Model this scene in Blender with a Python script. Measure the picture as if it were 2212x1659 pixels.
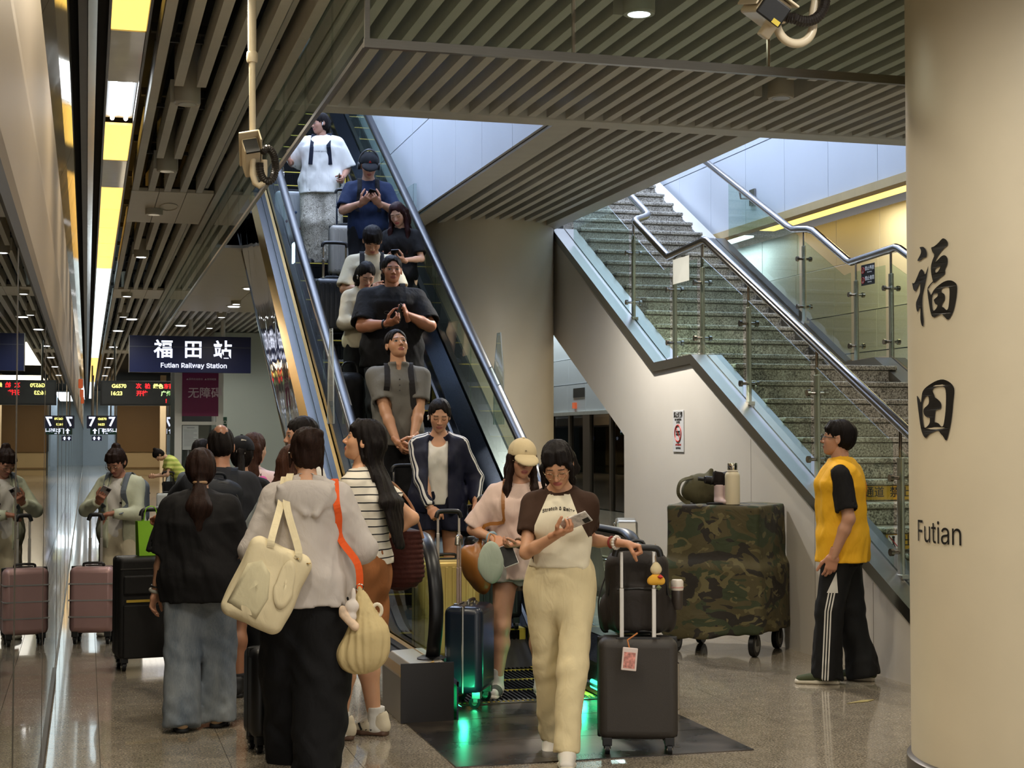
# Station concourse: escalator, stair, columns, slatted ceiling, platform doors and the people in it.
import bpy, bmesh, math, random
import numpy as np
from mathutils import Vector, Matrix

for o in list(bpy.data.objects):
    bpy.data.objects.remove(o)
SC = bpy.context.scene
COL = SC.collection
PI = math.pi
rnd = random.Random(7)

# ------------------------------------------------------------------ camera
cam_d = bpy.data.cameras.new('camera')
cam = bpy.data.objects.new('camera', cam_d)
COL.objects.link(cam)
cam.location = (0, 0, 1.60)
cam.rotation_euler = (math.radians(90 + 2.0566), 0, math.radians(-15.5522))
cam_d.sensor_fit = 'HORIZONTAL'
cam_d.sensor_width = 36.0
cam_d.lens = 3300.0 / 2212 * 36
cam_d.clip_start = 0.05
cam_d.clip_end = 300
SC.camera = cam

# ------------------------------------------------------------------ colour / exposure / world
SC.view_settings.view_transform = 'Standard'
SC.view_settings.look = 'None'
SC.view_settings.gamma = 1.0
SC.view_settings.use_curve_mapping = False
SC.view_settings.exposure = 0.38
SC.cycles.max_bounces = 8
SC.cycles.diffuse_bounces = 3
SC.cycles.glossy_bounces = 4
SC.cycles.transmission_bounces = 6
SC.cycles.transparent_max_bounces = 16
SC.cycles.caustics_reflective = False
SC.cycles.caustics_refractive = False
SC.cycles.sample_clamp_indirect = 4.0
SC.cycles.use_denoising = True
world = bpy.data.worlds.new('world')
SC.world = world
world.use_nodes = True
bg = world.node_tree.nodes['Background']
bg.inputs['Color'].default_value = (1.0, 0.97, 0.93, 1)
bg.inputs['Strength'].default_value = 1.7


def lamp(name, kind, loc, energy, color, size=0.1, rot=(0, 0, 0), spot=None, blend=0.6, size_y=None):
    d = bpy.data.lights.new(name, kind)
    d.energy = energy
    d.color = color
    if kind == 'AREA':
        d.size = size
        if size_y:
            d.shape = 'RECTANGLE'
            d.size_y = size_y
    else:
        d.shadow_soft_size = size
    if kind == 'SPOT':
        d.spot_size = math.radians(spot)
        d.spot_blend = blend
    o = bpy.data.objects.new(name, d)
    o.location = loc
    o.rotation_euler = rot
    COL.objects.link(o)
    return o


WARM = (1.0, 0.89, 0.72)
NEUT = (1.0, 0.95, 0.87)
COOL = (0.62, 0.74, 1.0)
# downlights of the concourse ceiling (the cans themselves are built with the ceiling)
DOWN = [(0.66, 10.9, 1), (0.66, 13.7, 1), (0.66, 16.4, 1), (0.66, 20.3, 1), (0.62, 26.0, 1), (0.66, 30.4, 1),
        (0.66, 8.0, 1), (0.66, 5.0, 1), (0.66, 2.0, 1),
        (2.93, 7.9, 1), (2.93, 4.9, 1), (2.93, 1.6, 1), (4.6, 9.6, 1), (5.1, 6.6, 1), (4.6, 2.8, 1), (6.6, 4.4, 1), (6.6, 7.8, 1),
        (2.5, 27.0, 1), (2.5, 30.0, 1), (2.5, 33.0, 1), (4.3, 13.0, 0), (9.6, 12.0, 0), (9.6, 18.0, 0), (9.6, 25.0, 0)]
for i, (x, y, vis) in enumerate(DOWN):
    lamp('downlight_lamp', 'SPOT', (x, y, 3.86), 420 if (x, y) == (4.3, 13.0) else 100, NEUT if i % 3 else WARM, 0.07, (0, 0, 0), 165, 1.0)  # lamp without a can near the far column, strengthened to brighten it
# long light strip over the platform edge behind and beside the camera, and its twin on the far platform
lamp('strip_lamp', 'AREA', (0.35, 2.0, 3.93), 70, (1.0, 0.86, 0.6), 0.22, (0, 0, 0), size_y=12)
lamp('strip_lamp', 'AREA', (10.75, 15.0, 5.0), 170, (1.0, 0.80, 0.42), 0.3, (0, 0, 0), size_y=10)
lamp('strip_lamp', 'AREA', (10.75, 31.0, 5.0), 200, (0.85, 0.97, 1.0), 0.3, (0, 0, 0), size_y=14)
# cool light of the upper floor falling into the escalator and stair openings
lamp('upper_lamp', 'AREA', (2.4, 15.5, 8.4), 360, COOL, 1.6, (0, 0, 0), size_y=7)
lamp('upper_lamp', 'AREA', (6.2, 16.0, 8.4), 360, COOL, 1.8, (0, 0, 0), size_y=7)


# ------------------------------------------------------------------ helpers
def lin(c):
    r = []
    for v in c[:3]:
        v = v / 255.0
        r.append(v / 12.92 if v <= 0.04045 else ((v + 0.055) / 1.055) ** 2.4)
    return (*r, 1.0)


MATS = {}


class NT:
    def __init__(s, name):
        s.m = bpy.data.materials.new(name)
        s.m.use_nodes = True
        s.t = s.m.node_tree
        s.b = s.t.nodes['Principled BSDF']
        s.out = s.t.nodes['Material Output']

    def n(s, typ, **kw):
        nd = s.t.nodes.new(typ)
        for k, v in kw.items():
            if k in nd.inputs:
                nd.inputs[k].default_value = v
            else:
                setattr(nd, k, v)
        return nd

    def l(s, a, b):
        s.t.links.new(a, b)

    def math(s, op, a, b=None, c=None):
        nd = s.t.nodes.new('ShaderNodeMath')
        nd.operation = op
        for i, v in enumerate((a, b, c)):
            if v is None:
                continue
            if hasattr(v, 'links'):
                s.l(v, nd.inputs[i])
            else:
                nd.inputs[i].default_value = v
        return nd.outputs[0]

    def mix(s, fac, a, b):
        nd = s.t.nodes.new('ShaderNodeMix')
        nd.data_type = 'RGBA'
        for i, v in ((0, fac), (6, a), (7, b)):
            if hasattr(v, 'links'):
                s.l(v, nd.inputs[i])
            else:
                nd.inputs[i].default_value = v
        return nd.outputs[2]

    def ramp(s, fac, stops, interp='LINEAR'):
        nd = s.t.nodes.new('ShaderNodeValToRGB')
        cr = nd.color_ramp
        cr.interpolation = interp
        while len(cr.elements) < len(stops):
            cr.elements.new(0.5)
        for e, (p, c) in zip(cr.elements, stops):
            e.position = p
            e.color = c
        s.l(fac, nd.inputs[0])
        return nd.outputs[0]

    def pos(s, world=True, scale=(1, 1, 1)):
        if world:
            o = s.n('ShaderNodeNewGeometry').outputs['Position']
        else:
            o = s.n('ShaderNodeTexCoord').outputs['Object']
        mp = s.n('ShaderNodeMapping')
        mp.inputs['Scale'].default_value = scale
        s.l(o, mp.inputs[0])
        return mp.outputs[0]

    def noise(s, vec, scale, detail=3, rough=0.55, dist=0.0):
        nd = s.n('ShaderNodeTexNoise')
        nd.inputs['Scale'].default_value = scale
        nd.inputs['Detail'].default_value = detail
        nd.inputs['Roughness'].default_value = rough
        nd.inputs['Distortion'].default_value = dist
        s.l(vec, nd.inputs['Vector'])
        return nd.outputs['Fac']

    def bump(s, h, strength, dist=0.01):
        nd = s.n('ShaderNodeBump')
        nd.inputs['Strength'].default_value = strength
        nd.inputs['Distance'].default_value = dist
        s.l(h, nd.inputs['Height'])
        s.l(nd.outputs[0], s.b.inputs['Normal'])


def M(name, col, rough=0.5, metal=0.0, var=0.06, vs=6.0, bump=0.0, bs=200.0, world=False, scale=(1, 1, 1), spec=0.5, coat=0.0, sheen=0.0):
    """plain procedural surface: a colour with a little uneven tone, and fine relief"""
    if name in MATS:
        return MATS[name]
    t = NT(name)
    c = lin(col)
    v = t.pos(world, scale)
    if var > 0:
        f = t.noise(v, vs, 4)
        a = (c[0] * (1 - var), c[1] * (1 - var), c[2] * (1 - var), 1)
        b = (min(1, c[0] * (1 + var)), min(1, c[1] * (1 + var)), min(1, c[2] * (1 + var)), 1)
        t.l(t.ramp(f, [(0.3, a), (0.7, b)]), t.b.inputs['Base Color'])
    else:
        t.b.inputs['Base Color'].default_value = c
    t.b.inputs['Roughness'].default_value = rough
    t.b.inputs['Metallic'].default_value = metal
    t.b.inputs['Specular IOR Level'].default_value = spec
    if coat:
        t.b.inputs['Coat Weight'].default_value = coat
    if sheen:
        t.b.inputs['Sheen Weight'].default_value = sheen
    if bump > 0:
        t.bump(t.noise(v, bs, 3), bump, 0.004)
    MATS[name] = t.m
    return t.m


def EM(name, col, strength):
    if name in MATS:
        return MATS[name]
    t = NT(name)
    t.b.inputs['Base Color'].default_value = (0.02, 0.02, 0.02, 1)
    t.b.inputs['Emission Color'].default_value = lin(col)
    t.b.inputs['Emission Strength'].default_value = strength
    t.b.inputs['Roughness'].default_value = 0.3
    MATS[name] = t.m
    return t.m


def GLASS(name, tint=(235, 245, 240), ior=1.5, rough=0.0, haze=0.0):
    """thin clear pane: see-through with mirror reflections that grow at a glancing angle"""
    if name in MATS:
        return MATS[name]
    t = NT(name)
    t.t.nodes.remove(t.b)
    tr = t.n('ShaderNodeBsdfTransparent')
    tr.inputs[0].default_value = lin(tint)
    gl = t.n('ShaderNodeBsdfGlossy')
    gl.inputs['Roughness'].default_value = rough
    gl.inputs['Color'].default_value = (0.95, 0.97, 0.96, 1)
    fr = t.n('ShaderNodeFresnel')
    fr.inputs[0].default_value = ior
    mx = t.n('ShaderNodeMixShader')
    bf = t.n('ShaderNodeNewGeometry').outputs['Backfacing']
    t.l(t.math('MULTIPLY', fr.outputs[0], t.math('SUBTRACT', 1.0, bf)), mx.inputs[0])
    t.l(tr.outputs[0], mx.inputs[1])
    t.l(gl.outputs[0], mx.inputs[2])
    last = mx.outputs[0]
    if haze:
        df = t.n('ShaderNodeBsdfDiffuse')
        df.inputs[0].default_value = (0.7, 0.75, 0.72, 1)
        m2 = t.n('ShaderNodeMixShader')
        m2.inputs[0].default_value = haze
        t.l(last, m2.inputs[1])
        t.l(df.outputs[0], m2.inputs[2])
        last = m2.outputs[0]
    t.l(last, t.out.inputs[0])
    MATS[name] = t.m
    return t.m


def GRANITE(name, stops, scale, rough, coat=0.0):
    if name in MATS:
        return MATS[name]
    t = NT(name)
    v = t.pos(True)
    f = t.noise(v, scale, 3, 0.6, 0.3)
    g = t.noise(v, scale * 0.09, 2)
    mixf = t.math('ADD', f, t.math('MULTIPLY', t.math('SUBTRACT', g, 0.5), 0.18))
    t.l(t.ramp(mixf, [(p, lin(c)) for p, c in stops]), t.b.inputs['Base Color'])
    t.l(t.math('ADD', t.math('MULTIPLY', f, 0.12), rough - 0.06), t.b.inputs['Roughness'])
    if coat:
        t.b.inputs['Coat Weight'].default_value = coat
        t.b.inputs['Coat Roughness'].default_value = 0.04
    MATS[name] = t.m
    return t.m


def BRUSHED(name, col, rough=0.3, stretch=(3, 160, 160)):
    if name in MATS:
        return MATS[name]
    t = NT(name)
    v = t.pos(False, stretch)
    f = t.noise(v, 3.0, 3)
    c = lin(col)
    t.l(t.ramp(f, [(0.3, tuple(x * 0.88 for x in c[:3]) + (1,)), (0.7, c)]), t.b.inputs['Base Color'])
    t.b.inputs['Metallic'].default_value = 1.0
    t.l(t.math('ADD', t.math('MULTIPLY', f, 0.14), rough - 0.07), t.b.inputs['Roughness'])
    MATS[name] = t.m
    return t.m


class MB:
    """collects simple shapes and links them as one mesh object"""

    def __init__(s):
        s.v = []
        s.f = []

    def add(s, vs, fs):
        o = len(s.v)
        s.v += [tuple(p) for p in vs]
        s.f += [tuple(i + o for i in f) for f in fs]
        return s

    def box(s, lo, hi, rot=None, about=None):
        x0, y0, z0 = lo
        x1, y1, z1 = hi
        vs = [Vector(p) for p in ((x0, y0, z0), (x1, y0, z0), (x1, y1, z0), (x0, y1, z0), (x0, y0, z1), (x1, y0, z1), (x1, y1, z1), (x0, y1, z1))]
        if rot is not None:
            c = Vector(about) if about is not None else Vector(((x0 + x1) / 2, (y0 + y1) / 2, (z0 + z1) / 2))
            vs = [c + rot @ (p - c) for p in vs]
        return s.add(vs, [(0, 3, 2, 1), (4, 5, 6, 7), (0, 1, 5, 4), (1, 2, 6, 5), (2, 3, 7, 6), (3, 0, 4, 7)])

    def bar(s, a, b, w, h, up=(0, 0, 1)):
        """rectangular bar from a to b, w across, h along 'up'"""
        a, b = Vector(a), Vector(b)
        d = (b - a).normalized()
        sd = d.cross(Vector(up))
        if sd.length < 1e-4:
            sd = d.cross(Vector((1, 0, 0)))
        sd.normalize()
        u = sd.cross(d).normalized()
        vs = []
        for p in (a, b):
            for i, j in ((-1, -1), (1, -1), (1, 1), (-1, 1)):
                vs.append(p + sd * (i * w / 2) + u * (j * h / 2))
        return s.add(vs, [(3, 2, 1, 0), (4, 5, 6, 7), (0, 1, 5, 4), (1, 2, 6, 5), (2, 3, 7, 6), (3, 0, 4, 7)])

    def tube(s, pts, r, n=10, caps=True, closed=False):
        pts = [Vector(p) for p in pts]
        rs = r if isinstance(r, (list, tuple)) else [r] * len(pts)
        m = len(pts)
        ref = None
        rings = []
        for i, p in enumerate(pts):
            if closed:
                d = pts[(i + 1) % m] - pts[i - 1]
            else:
                d = pts[min(i + 1, m - 1)] - pts[max(i - 1, 0)]
            d.normalize()
            if ref is None:
                ref = Vector((0, 0, 1)) if abs(d.z) < 0.9 else Vector((1, 0, 0))
            sd = d.cross(ref)
            if sd.length < 1e-5:
                sd = d.cross(Vector((0, 1, 0)))
            sd.normalize()
            ref = sd.cross(d).normalized()
            rings.append([p + (sd * math.cos(2 * PI * k / n) + ref * math.sin(2 * PI * k / n)) * rs[i] for k in range(n)])
        vs = [q for ring in rings for q in ring]
        fs = []
        for i in range(m if closed else m - 1):
            j = (i + 1) % m
            for k in range(n):
                fs.append((i * n + k, i * n + (k + 1) % n, j * n + (k + 1) % n, j * n + k))
        if caps and not closed:
            fs.append(tuple(range(n - 1, -1, -1)))
            fs.append(tuple((m - 1) * n + k for k in range(n)))
        return s.add(vs, fs)

    def cyl(s, a, b, r, n=16, r2=None):
        return s.tube([a, b], [r, r if r2 is None else r2], n)

    def lathe(s, prof, c=(0, 0, 0), n=24):
        """profile of (radius, z) turned about a vertical axis through c"""
        vs, fs = [], []
        for r, z in prof:
            for k in range(n):
                vs.append((c[0] + r * math.cos(2 * PI * k / n), c[1] + r * math.sin(2 * PI * k / n), c[2] + z))
        for i in range(len(prof) - 1):
            for k in range(n):
                fs.append((i * n + k, i * n + (k + 1) % n, (i + 1) * n + (k + 1) % n, (i + 1) * n + k))
        fs.append(tuple(range(n - 1, -1, -1)))
        fs.append(tuple((len(prof) - 1) * n + k for k in range(n)))
        return s.add(vs, fs)

    def prism(s, poly, axis, a, b):
        """polygon (list of 2D points) drawn in the plane across 'axis', from a to b along it"""
        n = len(poly)
        vs = []
        for t in (a, b):
            for u, v in poly:
                vs.append({'x': (t, u, v), 'y': (u, t, v), 'z': (u, v, t)}[axis])
        fs = [tuple(range(n)), tuple(range(2 * n - 1, n - 1, -1))]
        for i in range(n):
            j = (i + 1) % n
            fs.append((j, i, n + i, n + j))
        return s.add(vs, fs)

    def sweep(s, path, sect, closed_sect=True):
        """cross section (list of (x, up)) swept along a path in a plane x = const: points (x0, y, z); up is the path normal"""
        pts = [Vector(p) for p in path]
        m, n = len(pts), len(sect)
        vs = []
        for i, p in enumerate(pts):
            d = (pts[min(i + 1, m - 1)] - pts[max(i - 1, 0)]).normalized()
            nn = Vector((0, -d.z, d.y))
            k = 1.0
            if 0 < i < m - 1:
                d0 = (pts[i] - pts[i - 1]).normalized()
                k = 1 / max(0.4, d.dot(d0))
            for x, u in sect:
                vs.append(p + Vector((x, 0, 0)) + nn * (u * k))
        fs = []
        for i in range(m - 1):
            for k in range(n if closed_sect else n - 1):
                k2 = (k + 1) % n
                fs.append((i * n + k, i * n + k2, (i + 1) * n + k2, (i + 1) * n + k))
        if closed_sect:
            fs.append(tuple(range(n - 1, -1, -1)))
            fs.append(tuple((m - 1) * n + k for k in range(n)))
        return s.add(vs, fs)

    def mesh(s, name):
        me = bpy.data.meshes.new(name)
        me.from_pydata(s.v, [], s.f)
        bm = bmesh.new()
        bm.from_mesh(me)
        bmesh.ops.recalc_face_normals(bm, faces=bm.faces)
        bm.to_mesh(me)
        bm.free()
        return me


def tag(o, label=None, cat=None, group=None, kind=None):
    if label:
        o['label'] = label
    if cat:
        o['category'] = cat
    if group:
        o['group'] = group
    if kind:
        o['kind'] = kind
    return o


def obj(name, mb, mat, parent=None, smooth=False, bevel=0.0, seg=2, kind=None, loc=None):
    me = mb if isinstance(mb, bpy.types.Mesh) else mb.mesh(name)
    if mat is not None and not len(me.materials):
        me.materials.append(mat)
    o = bpy.data.objects.new(name, me)
    COL.objects.link(o)
    if parent is not None:
        o.parent = parent
    if loc is not None:
        o.location = loc
    if smooth:
        for p in me.polygons:
            p.use_smooth = True
    if bevel:
        b = o.modifiers.new('bevel', 'BEVEL')
        b.width = bevel
        b.segments = seg
        b.limit_method = 'ANGLE'
        b.angle_limit = math.radians(40)
    if smooth == 'auto':
        me.shade_smooth()
        try:
            me.set_sharp_from_angle(angle=math.radians(40))
        except Exception:
            pass
    if kind:
        o['kind'] = kind
    return o


def thing(name, loc=(0, 0, 0), rz=0.0, label=None, cat=None, group=None, kind=None):
    o = bpy.data.objects.new(name, None)
    o.empty_display_size = 0.1
    COL.objects.link(o)
    o.location = loc
    o.rotation_euler = (0, 0, rz)
    return tag(o, label, cat, group, kind)


def dup(src, parent=None, loc=None, rz=None):
    c = src.copy()
    COL.objects.link(c)
    if parent is not None:
        c.parent = parent
    if loc is not None:
        c.location = loc
    if rz is not None:
        c.rotation_euler = (0, 0, rz)
    for ch in list(src.children):
        dup(ch, c)
    return c


try:        # Blender's own bundled sans face
    import os
    SANS = bpy.data.fonts.load(os.path.join(bpy.utils.system_resource('DATAFILES'), 'fonts', 'Inter.woff2'))
except Exception:
    SANS = None


def text_mesh(name, txt, size, weight=0.0, depth=0.001, spacing=1.0, align='CENTER', line=1.0):
    cu = bpy.data.curves.new(name, 'FONT')
    cu.body = txt
    if SANS is not None and all(c.isalpha() or c in ' &' for c in txt) and txt.isascii():
        cu.font = SANS
    cu.size = size
    cu.align_x = align
    cu.align_y = 'CENTER'
    cu.extrude = depth
    cu.offset = weight
    cu.space_character = spacing
    cu.space_line = line
    cu.resolution_u = 3
    tmp = bpy.data.objects.new(name + '_tmp', cu)
    COL.objects.link(tmp)
    dg = bpy.context.evaluated_depsgraph_get()
    me = bpy.data.meshes.new_from_object(tmp.evaluated_get(dg))
    bpy.data.objects.remove(tmp)
    bpy.data.curves.remove(cu)
    me.name = name
    return me


def text(name, txt, size, mat, parent, loc, face='-y', weight=0.0, spacing=1.0, align='CENTER', sx=1.0, sy=1.0, line=1.0, roll=0.0):
    """flat lettering whose front looks along 'face' (-y, -x, +x)"""
    me = text_mesh(name, txt, size, weight, 0.0006, spacing, align, line)
    me.materials.clear()
    me.materials.append(mat)
    R = {'-y': Matrix(((1, 0, 0), (0, 0, -1), (0, 1, 0))), '-x': Matrix(((0, 0, -1), (-1, 0, 0), (0, 1, 0))),
         '+x': Matrix(((0, 0, 1), (1, 0, 0), (0, 1, 0))), '+z': Matrix.Identity(3), '+y': Matrix(((-1, 0, 0), (0, 0, 1), (0, 1, 0)))}[face]
    R = R @ Matrix.Rotation(roll, 3, 'Z') @ Matrix.Diagonal((sx, sy, 1))
    me.transform(R.to_4x4())
    o = bpy.data.objects.new(name, me)
    COL.objects.link(o)
    o.parent = parent
    o.location = loc
    return o


# ------------------------------------------------------------------ common materials
SLAT = M('slat_paint', (212, 211, 205), 0.55, var=0.04, world=True)
WHITE = M('white_wall_panel', (206, 200, 190), 0.5, var=0.03, vs=1.5, world=True, bump=0.05, bs=30)
COOLWHITE = M('cool_white_panel', (214, 218, 222), 0.42, var=0.02, vs=1.2, world=True)
BEIGE = M('beige_header_panel', (150, 134, 112), 0.42, var=0.03, vs=2, world=True)
BLACKVOID = M('black_void_paint', (20, 19, 17), 0.9, var=0.3, vs=3, world=True)
DUCT = M('dark_duct', (44, 42, 38), 0.6, var=0.3, vs=4, world=True)
STEEL = BRUSHED('brushed_steel', (150, 147, 140), 0.32)
DSTEEL = BRUSHED('dark_brushed_steel', (92, 92, 92), 0.34)
CHROME = M('polished_steel', (205, 200, 190), 0.10, 1.0, var=0.03)
GOLD = M('gold_lamp_tint', (196, 160, 96), 0.30, 1.0, var=0.05)  # gold of the eyelets; on the escalator deck it holds yellow lamp reflections
RUBBER = M('black_rubber', (11, 12, 16), 0.36, var=0.1, spec=0.35)
BLACKPL = M('black_plastic', (16, 16, 17), 0.45, var=0.1)
DGREY = M('dark_grey_paint', (52, 50, 46), 0.5, var=0.05)
MULLION = M('door_mullion_metal', (74, 66, 56), 0.35, 0.6, var=0.05, world=True)
GLS = GLASS('clear_glass')
GLS2 = GLASS('smoke_barrier_glass', (236, 243, 239), 1.5, haze=0.015)
DOORGLASS = GLASS('platform_door_glass', (150, 158, 152), 1.62)
GRAN = GRANITE('floor_granite', [(0.30, (66, 61, 53)), (0.44, (130, 120, 104)), (0.56, (162, 151, 133)), (0.72, (200, 189, 169))], 95, 0.14, 0.45)
SGRAN = GRANITE('stair_granite', [(0.33, (58, 54, 48)), (0.44, (128, 120, 106)), (0.55, (172, 164, 148)), (0.72, (214, 206, 190))], 75, 0.40)


# ------------------------------------------------------------------ floor: granite tiles on a grout bed
CZ = 4.02
T = 0.617
floor = obj('floor', MB().box((-1.4, -8, -0.30), (12.5, 100, -0.006)), M('grout', (70, 64, 56), 0.8, world=True), kind='structure')
tile_me = MB().box((0.0015, 0.0015, -0.02), (T - 0.0015, T - 0.0015, 0.0)).mesh('floor_tile')
tile_me.materials.append(GRAN)
x0 = 0.08 - T
cells = []
far = MB()
for iy in range(-22, 150):
    for ix in range(-1, 21):
        x, y = x0 + ix * T, 7.075 + iy * T
        if x > 11.2:
            continue
        inview = 6.3 < y < 24 and -0.85 < x < 5.2 and x < 0.4 + (y - 5.0) * 0.75
        if 1.90 < x + T / 2 < 3.2 and 8.9 < y + T / 2 < 10.2:
            continue
        if inview:
            cells.append((y, x))
        else:
            far.box((x + 0.0015, y + 0.0015, -0.02), (x + T - 0.0015, y + T - 0.0015, 0.0))
cells.sort()
for k, (y, x) in enumerate(cells):
    if k < 290:
        obj('floor_tile', tile_me, None, floor, loc=(x, y, 0))
    else:
        far.box((x + 0.0015, y + 0.0015, -0.02), (x + T - 0.0015, y + T - 0.0015, 0.0))
obj('distant_tiles', far, GRAN, floor, kind='stuff')
# ground under the plate cut-out
obj('pit_cover', MB().box((1.9, 8.9, -0.30), (3.2, 10.3, -0.28)), DGREY, floor)

# ------------------------------------------------------------------ slatted ceiling
ceil_mb = MB()
for lo, hi in (((-1.4, -8), (1.5, 100)), ((1.5, -8), (7.35, 11.05)), ((3.42, 11.05), (5.15, 22)), ((7.42, -8), (12.5, 11.0)), ((1.5, 20.6), (3.42, 100)), ((3.42, 22), (7.35, 100))):
    ceil_mb.box((lo[0], lo[1], 4.52), (hi[0], hi[1], 4.6))
ceiling = obj('ceiling', ceil_mb, BLACKVOID, kind='structure')
duct = MB()
for y in range(-6, 44, 2):
    duct.box((0.4, y, 4.16), (1.26, y + 0.03, 4.19))
    duct.box((0.4, y + 0.6, 4.38), (1.26, y + 0.66, 4.44))
for x in (0.52, 0.95):
    duct.cyl((x, -6, 4.40), (x, 43, 4.40), 0.05, 10)
obj('ceiling_pipework', duct, DUCT, ceiling)
SLM = {}


def slat(x, y0, y1):
    L = round(y1 - y0, 2)
    if L < 0.2:
        return
    if L not in SLM:
        SLM[L] = MB().box((-0.031, 0, CZ), (0.031, L, CZ + 0.165)).mesh('slat')
        SLM[L].materials.append(SLAT)
    obj('slat', SLM[L], None, ceiling, loc=(x, y0, 0))


def slat_run(x, spans, cans):
    for a, b in spans:
        cuts = sorted(cy for cx, cy in cans if abs(cx - x) < 0.12 and a < cy < b)
        p = a
        for c in cuts:
            slat(x, p, c - 0.26)
            p = c + 0.26
        slat(x, p, b)


CANS = [(x, y) for x, y, v in DOWN if v]
for i in range(5):
    slat_run(0.435 + i * 0.152, [(-5, 15.25), (17.45, 25.4), (27.0, 43), (44.6, 70)], CANS)
for i in range(64):
    x = 1.40 + i * 0.15
    if x < 1.5:
        sp = [(-5, 19.5), (29.4, 48)]
    elif x < 3.40:
        sp = [(-5, 11.0), (29.4, 48)]
    elif x < 3.6:
        sp = [(-5, 11.0), (29.4, 48)]
    elif x < 5.0:
        sp = [(-5, 19.5), (29.4, 48)]
    elif x < 7.35:
        sp = [(-5, 11.0)]
    else:
        sp = [(-2, 11.0)] if x < 10.3 else []
    slat_run(x, sp, CANS)
# boxed edges round the two openings, and the flat panels of the ceiling
def beam(lo, hi, name='ceiling_beam'):
    return obj(name, MB().box(lo, hi), SLAT, ceiling, bevel=0.004)


beam((1.30, 10.95, CZ - 0.012), (10.4, 11.17, CZ + 0.30))
beam((3.432, 11.17, CZ - 0.012), (3.62, 20.6, CZ + 0.30))
beam((4.98, 11.17, CZ - 0.012), (5.17, 22.0, CZ + 0.30))
beam((1.46, 11.17, CZ - 0.012), (1.54, 20.6, CZ + 0.30))
beam((1.20, -5, CZ - 0.02), (1.265, 44, CZ + 0.20))
beam((1.10, -5, CZ + 0.05), (1.135, 44, CZ + 0.20))
PANEL = M('ceiling_panel_paint', (196, 188, 168), 0.45, var=0.02, world=True)
for a, b, x in ((15.25, 17.45, 0.40), (25.4, 27.0, 0.40), (43.0, 44.6, 0.40)):
    for k in range(3):
        xa, xb = x + k * 0.265, x + (k + 1) * 0.265 - 0.006
        obj('ceiling_panel', MB().box((xa, a, CZ - 0.005), (xb, b, CZ + 0.03)), PANEL, ceiling)
obj('access_hatch', MB().tube([(0.80 + 0.09 * math.cos(t * PI / 12), 16.2 + 0.5 * math.sin(t * PI / 12) * 0.5, CZ - 0.008) for t in range(24)], 0.006, 6, closed=True), PANEL, ceiling)
for a, b in ((19.5, 22.9), (22.91, 26.2), (26.21, 29.4)):
    for k in range(3):
        obj('ceiling_panel', MB().box((1.30 + k * 1.27, a, CZ - 0.005), (1.30 + (k + 1) * 1.27 - 0.008, b, CZ + 0.03)), PANEL, ceiling)

# luminous panels over the platform edge
LY = M('lamp_off_panel', (214, 206, 178), 0.35, var=0.05, world=True, coat=0.5)
edges = [(-5.0, -3.6, 'y'), (-3.6, -2.2, 'w'), (-2.2, -0.8, 'y'), (-0.8, 0.6, 'y'), (0.6, 2.0, 'w'), (2.0, 3.4, 'o'), (3.4, 4.8, 'y'), (4.8, 6.2, 'y'), (6.2, 7.9, 'w'), (7.9, 9.24, 'y'), (9.24, 10.6, 'o'), (10.6, 12.05, 't'), (12.05, 13.6, 'y'), (13.6, 15.1, 'o')]
y = 15.1
while y < 21.2:
    edges.append((y, y + 1.45, 'a'))
    y += 1.45
while y < 46:
    edges.append((y, y + 1.45, 'w'))
    y += 1.45
while y < 66:
    edges.append((y, y + 1.45, 'a'))
    y += 1.45
while y < 94:
    edges.append((y, y + 1.45, 'w'))
    y += 1.45
LMAT = {'y': EM('lamp_yellow', (255, 206, 96), 1.5), 'a': EM('lamp_amber', (255, 196, 92), 1.35), 'w': EM('lamp_white', (226, 246, 252), 1.7), 'o': LY, 't': M('lamp_tray', (190, 190, 190), 0.4, var=0.04)}
light_strip = thing('light_strip', (0, 0, 0), 0, 'long strip of yellow and white luminous ceiling panels above the platform doors', 'ceiling light')
for a, b, c in edges:
    if c == 't':
        obj('lamp_tray', MB().box((0.115, a, CZ + 0.05), (0.315, b, CZ + 0.06)), LMAT['t'], light_strip)
        for xx in (0.165, 0.265):
            obj('fluorescent_tube', MB().cyl((xx, a + 0.06, CZ + 0.03), (xx, b - 0.06, CZ + 0.03), 0.016, 10), EM('tube_light', (240, 248, 255), 9), light_strip)
    else:
        obj('light_panel', MB().box((0.115, a, CZ - 0.01), (0.315, b - 0.03, CZ + 0.01)), LMAT[c], light_strip)
rails = MB()
rails.box((0.098, -5, CZ - 0.03), (0.113, 94, CZ + 0.02)).box((0.317, -5, CZ - 0.03), (0.332, 94, CZ + 0.02))
obj('strip_frame', rails, M('lamp_frame', (60, 54, 44), 0.4, 0.5), light_strip)
obj('dark_channel', MB().box((-0.12, -5, CZ + 0.02), (0.098, 94, CZ + 0.05)).box((-0.135, -5, 3.61), (-0.115, 94, CZ + 0.05)), BLACKVOID, light_strip)
obj('grey_track', MB().box((-0.068, -5, CZ - 0.02), (-0.018, 94, CZ + 0.02)), M('grey_track', (110, 104, 96), 0.45, 0.6, world=True), light_strip)
obj('mirror_strip', MB().box((-0.014, -5, CZ - 0.05), (0.036, 94, CZ - 0.03)), CHROME, light_strip)

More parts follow.
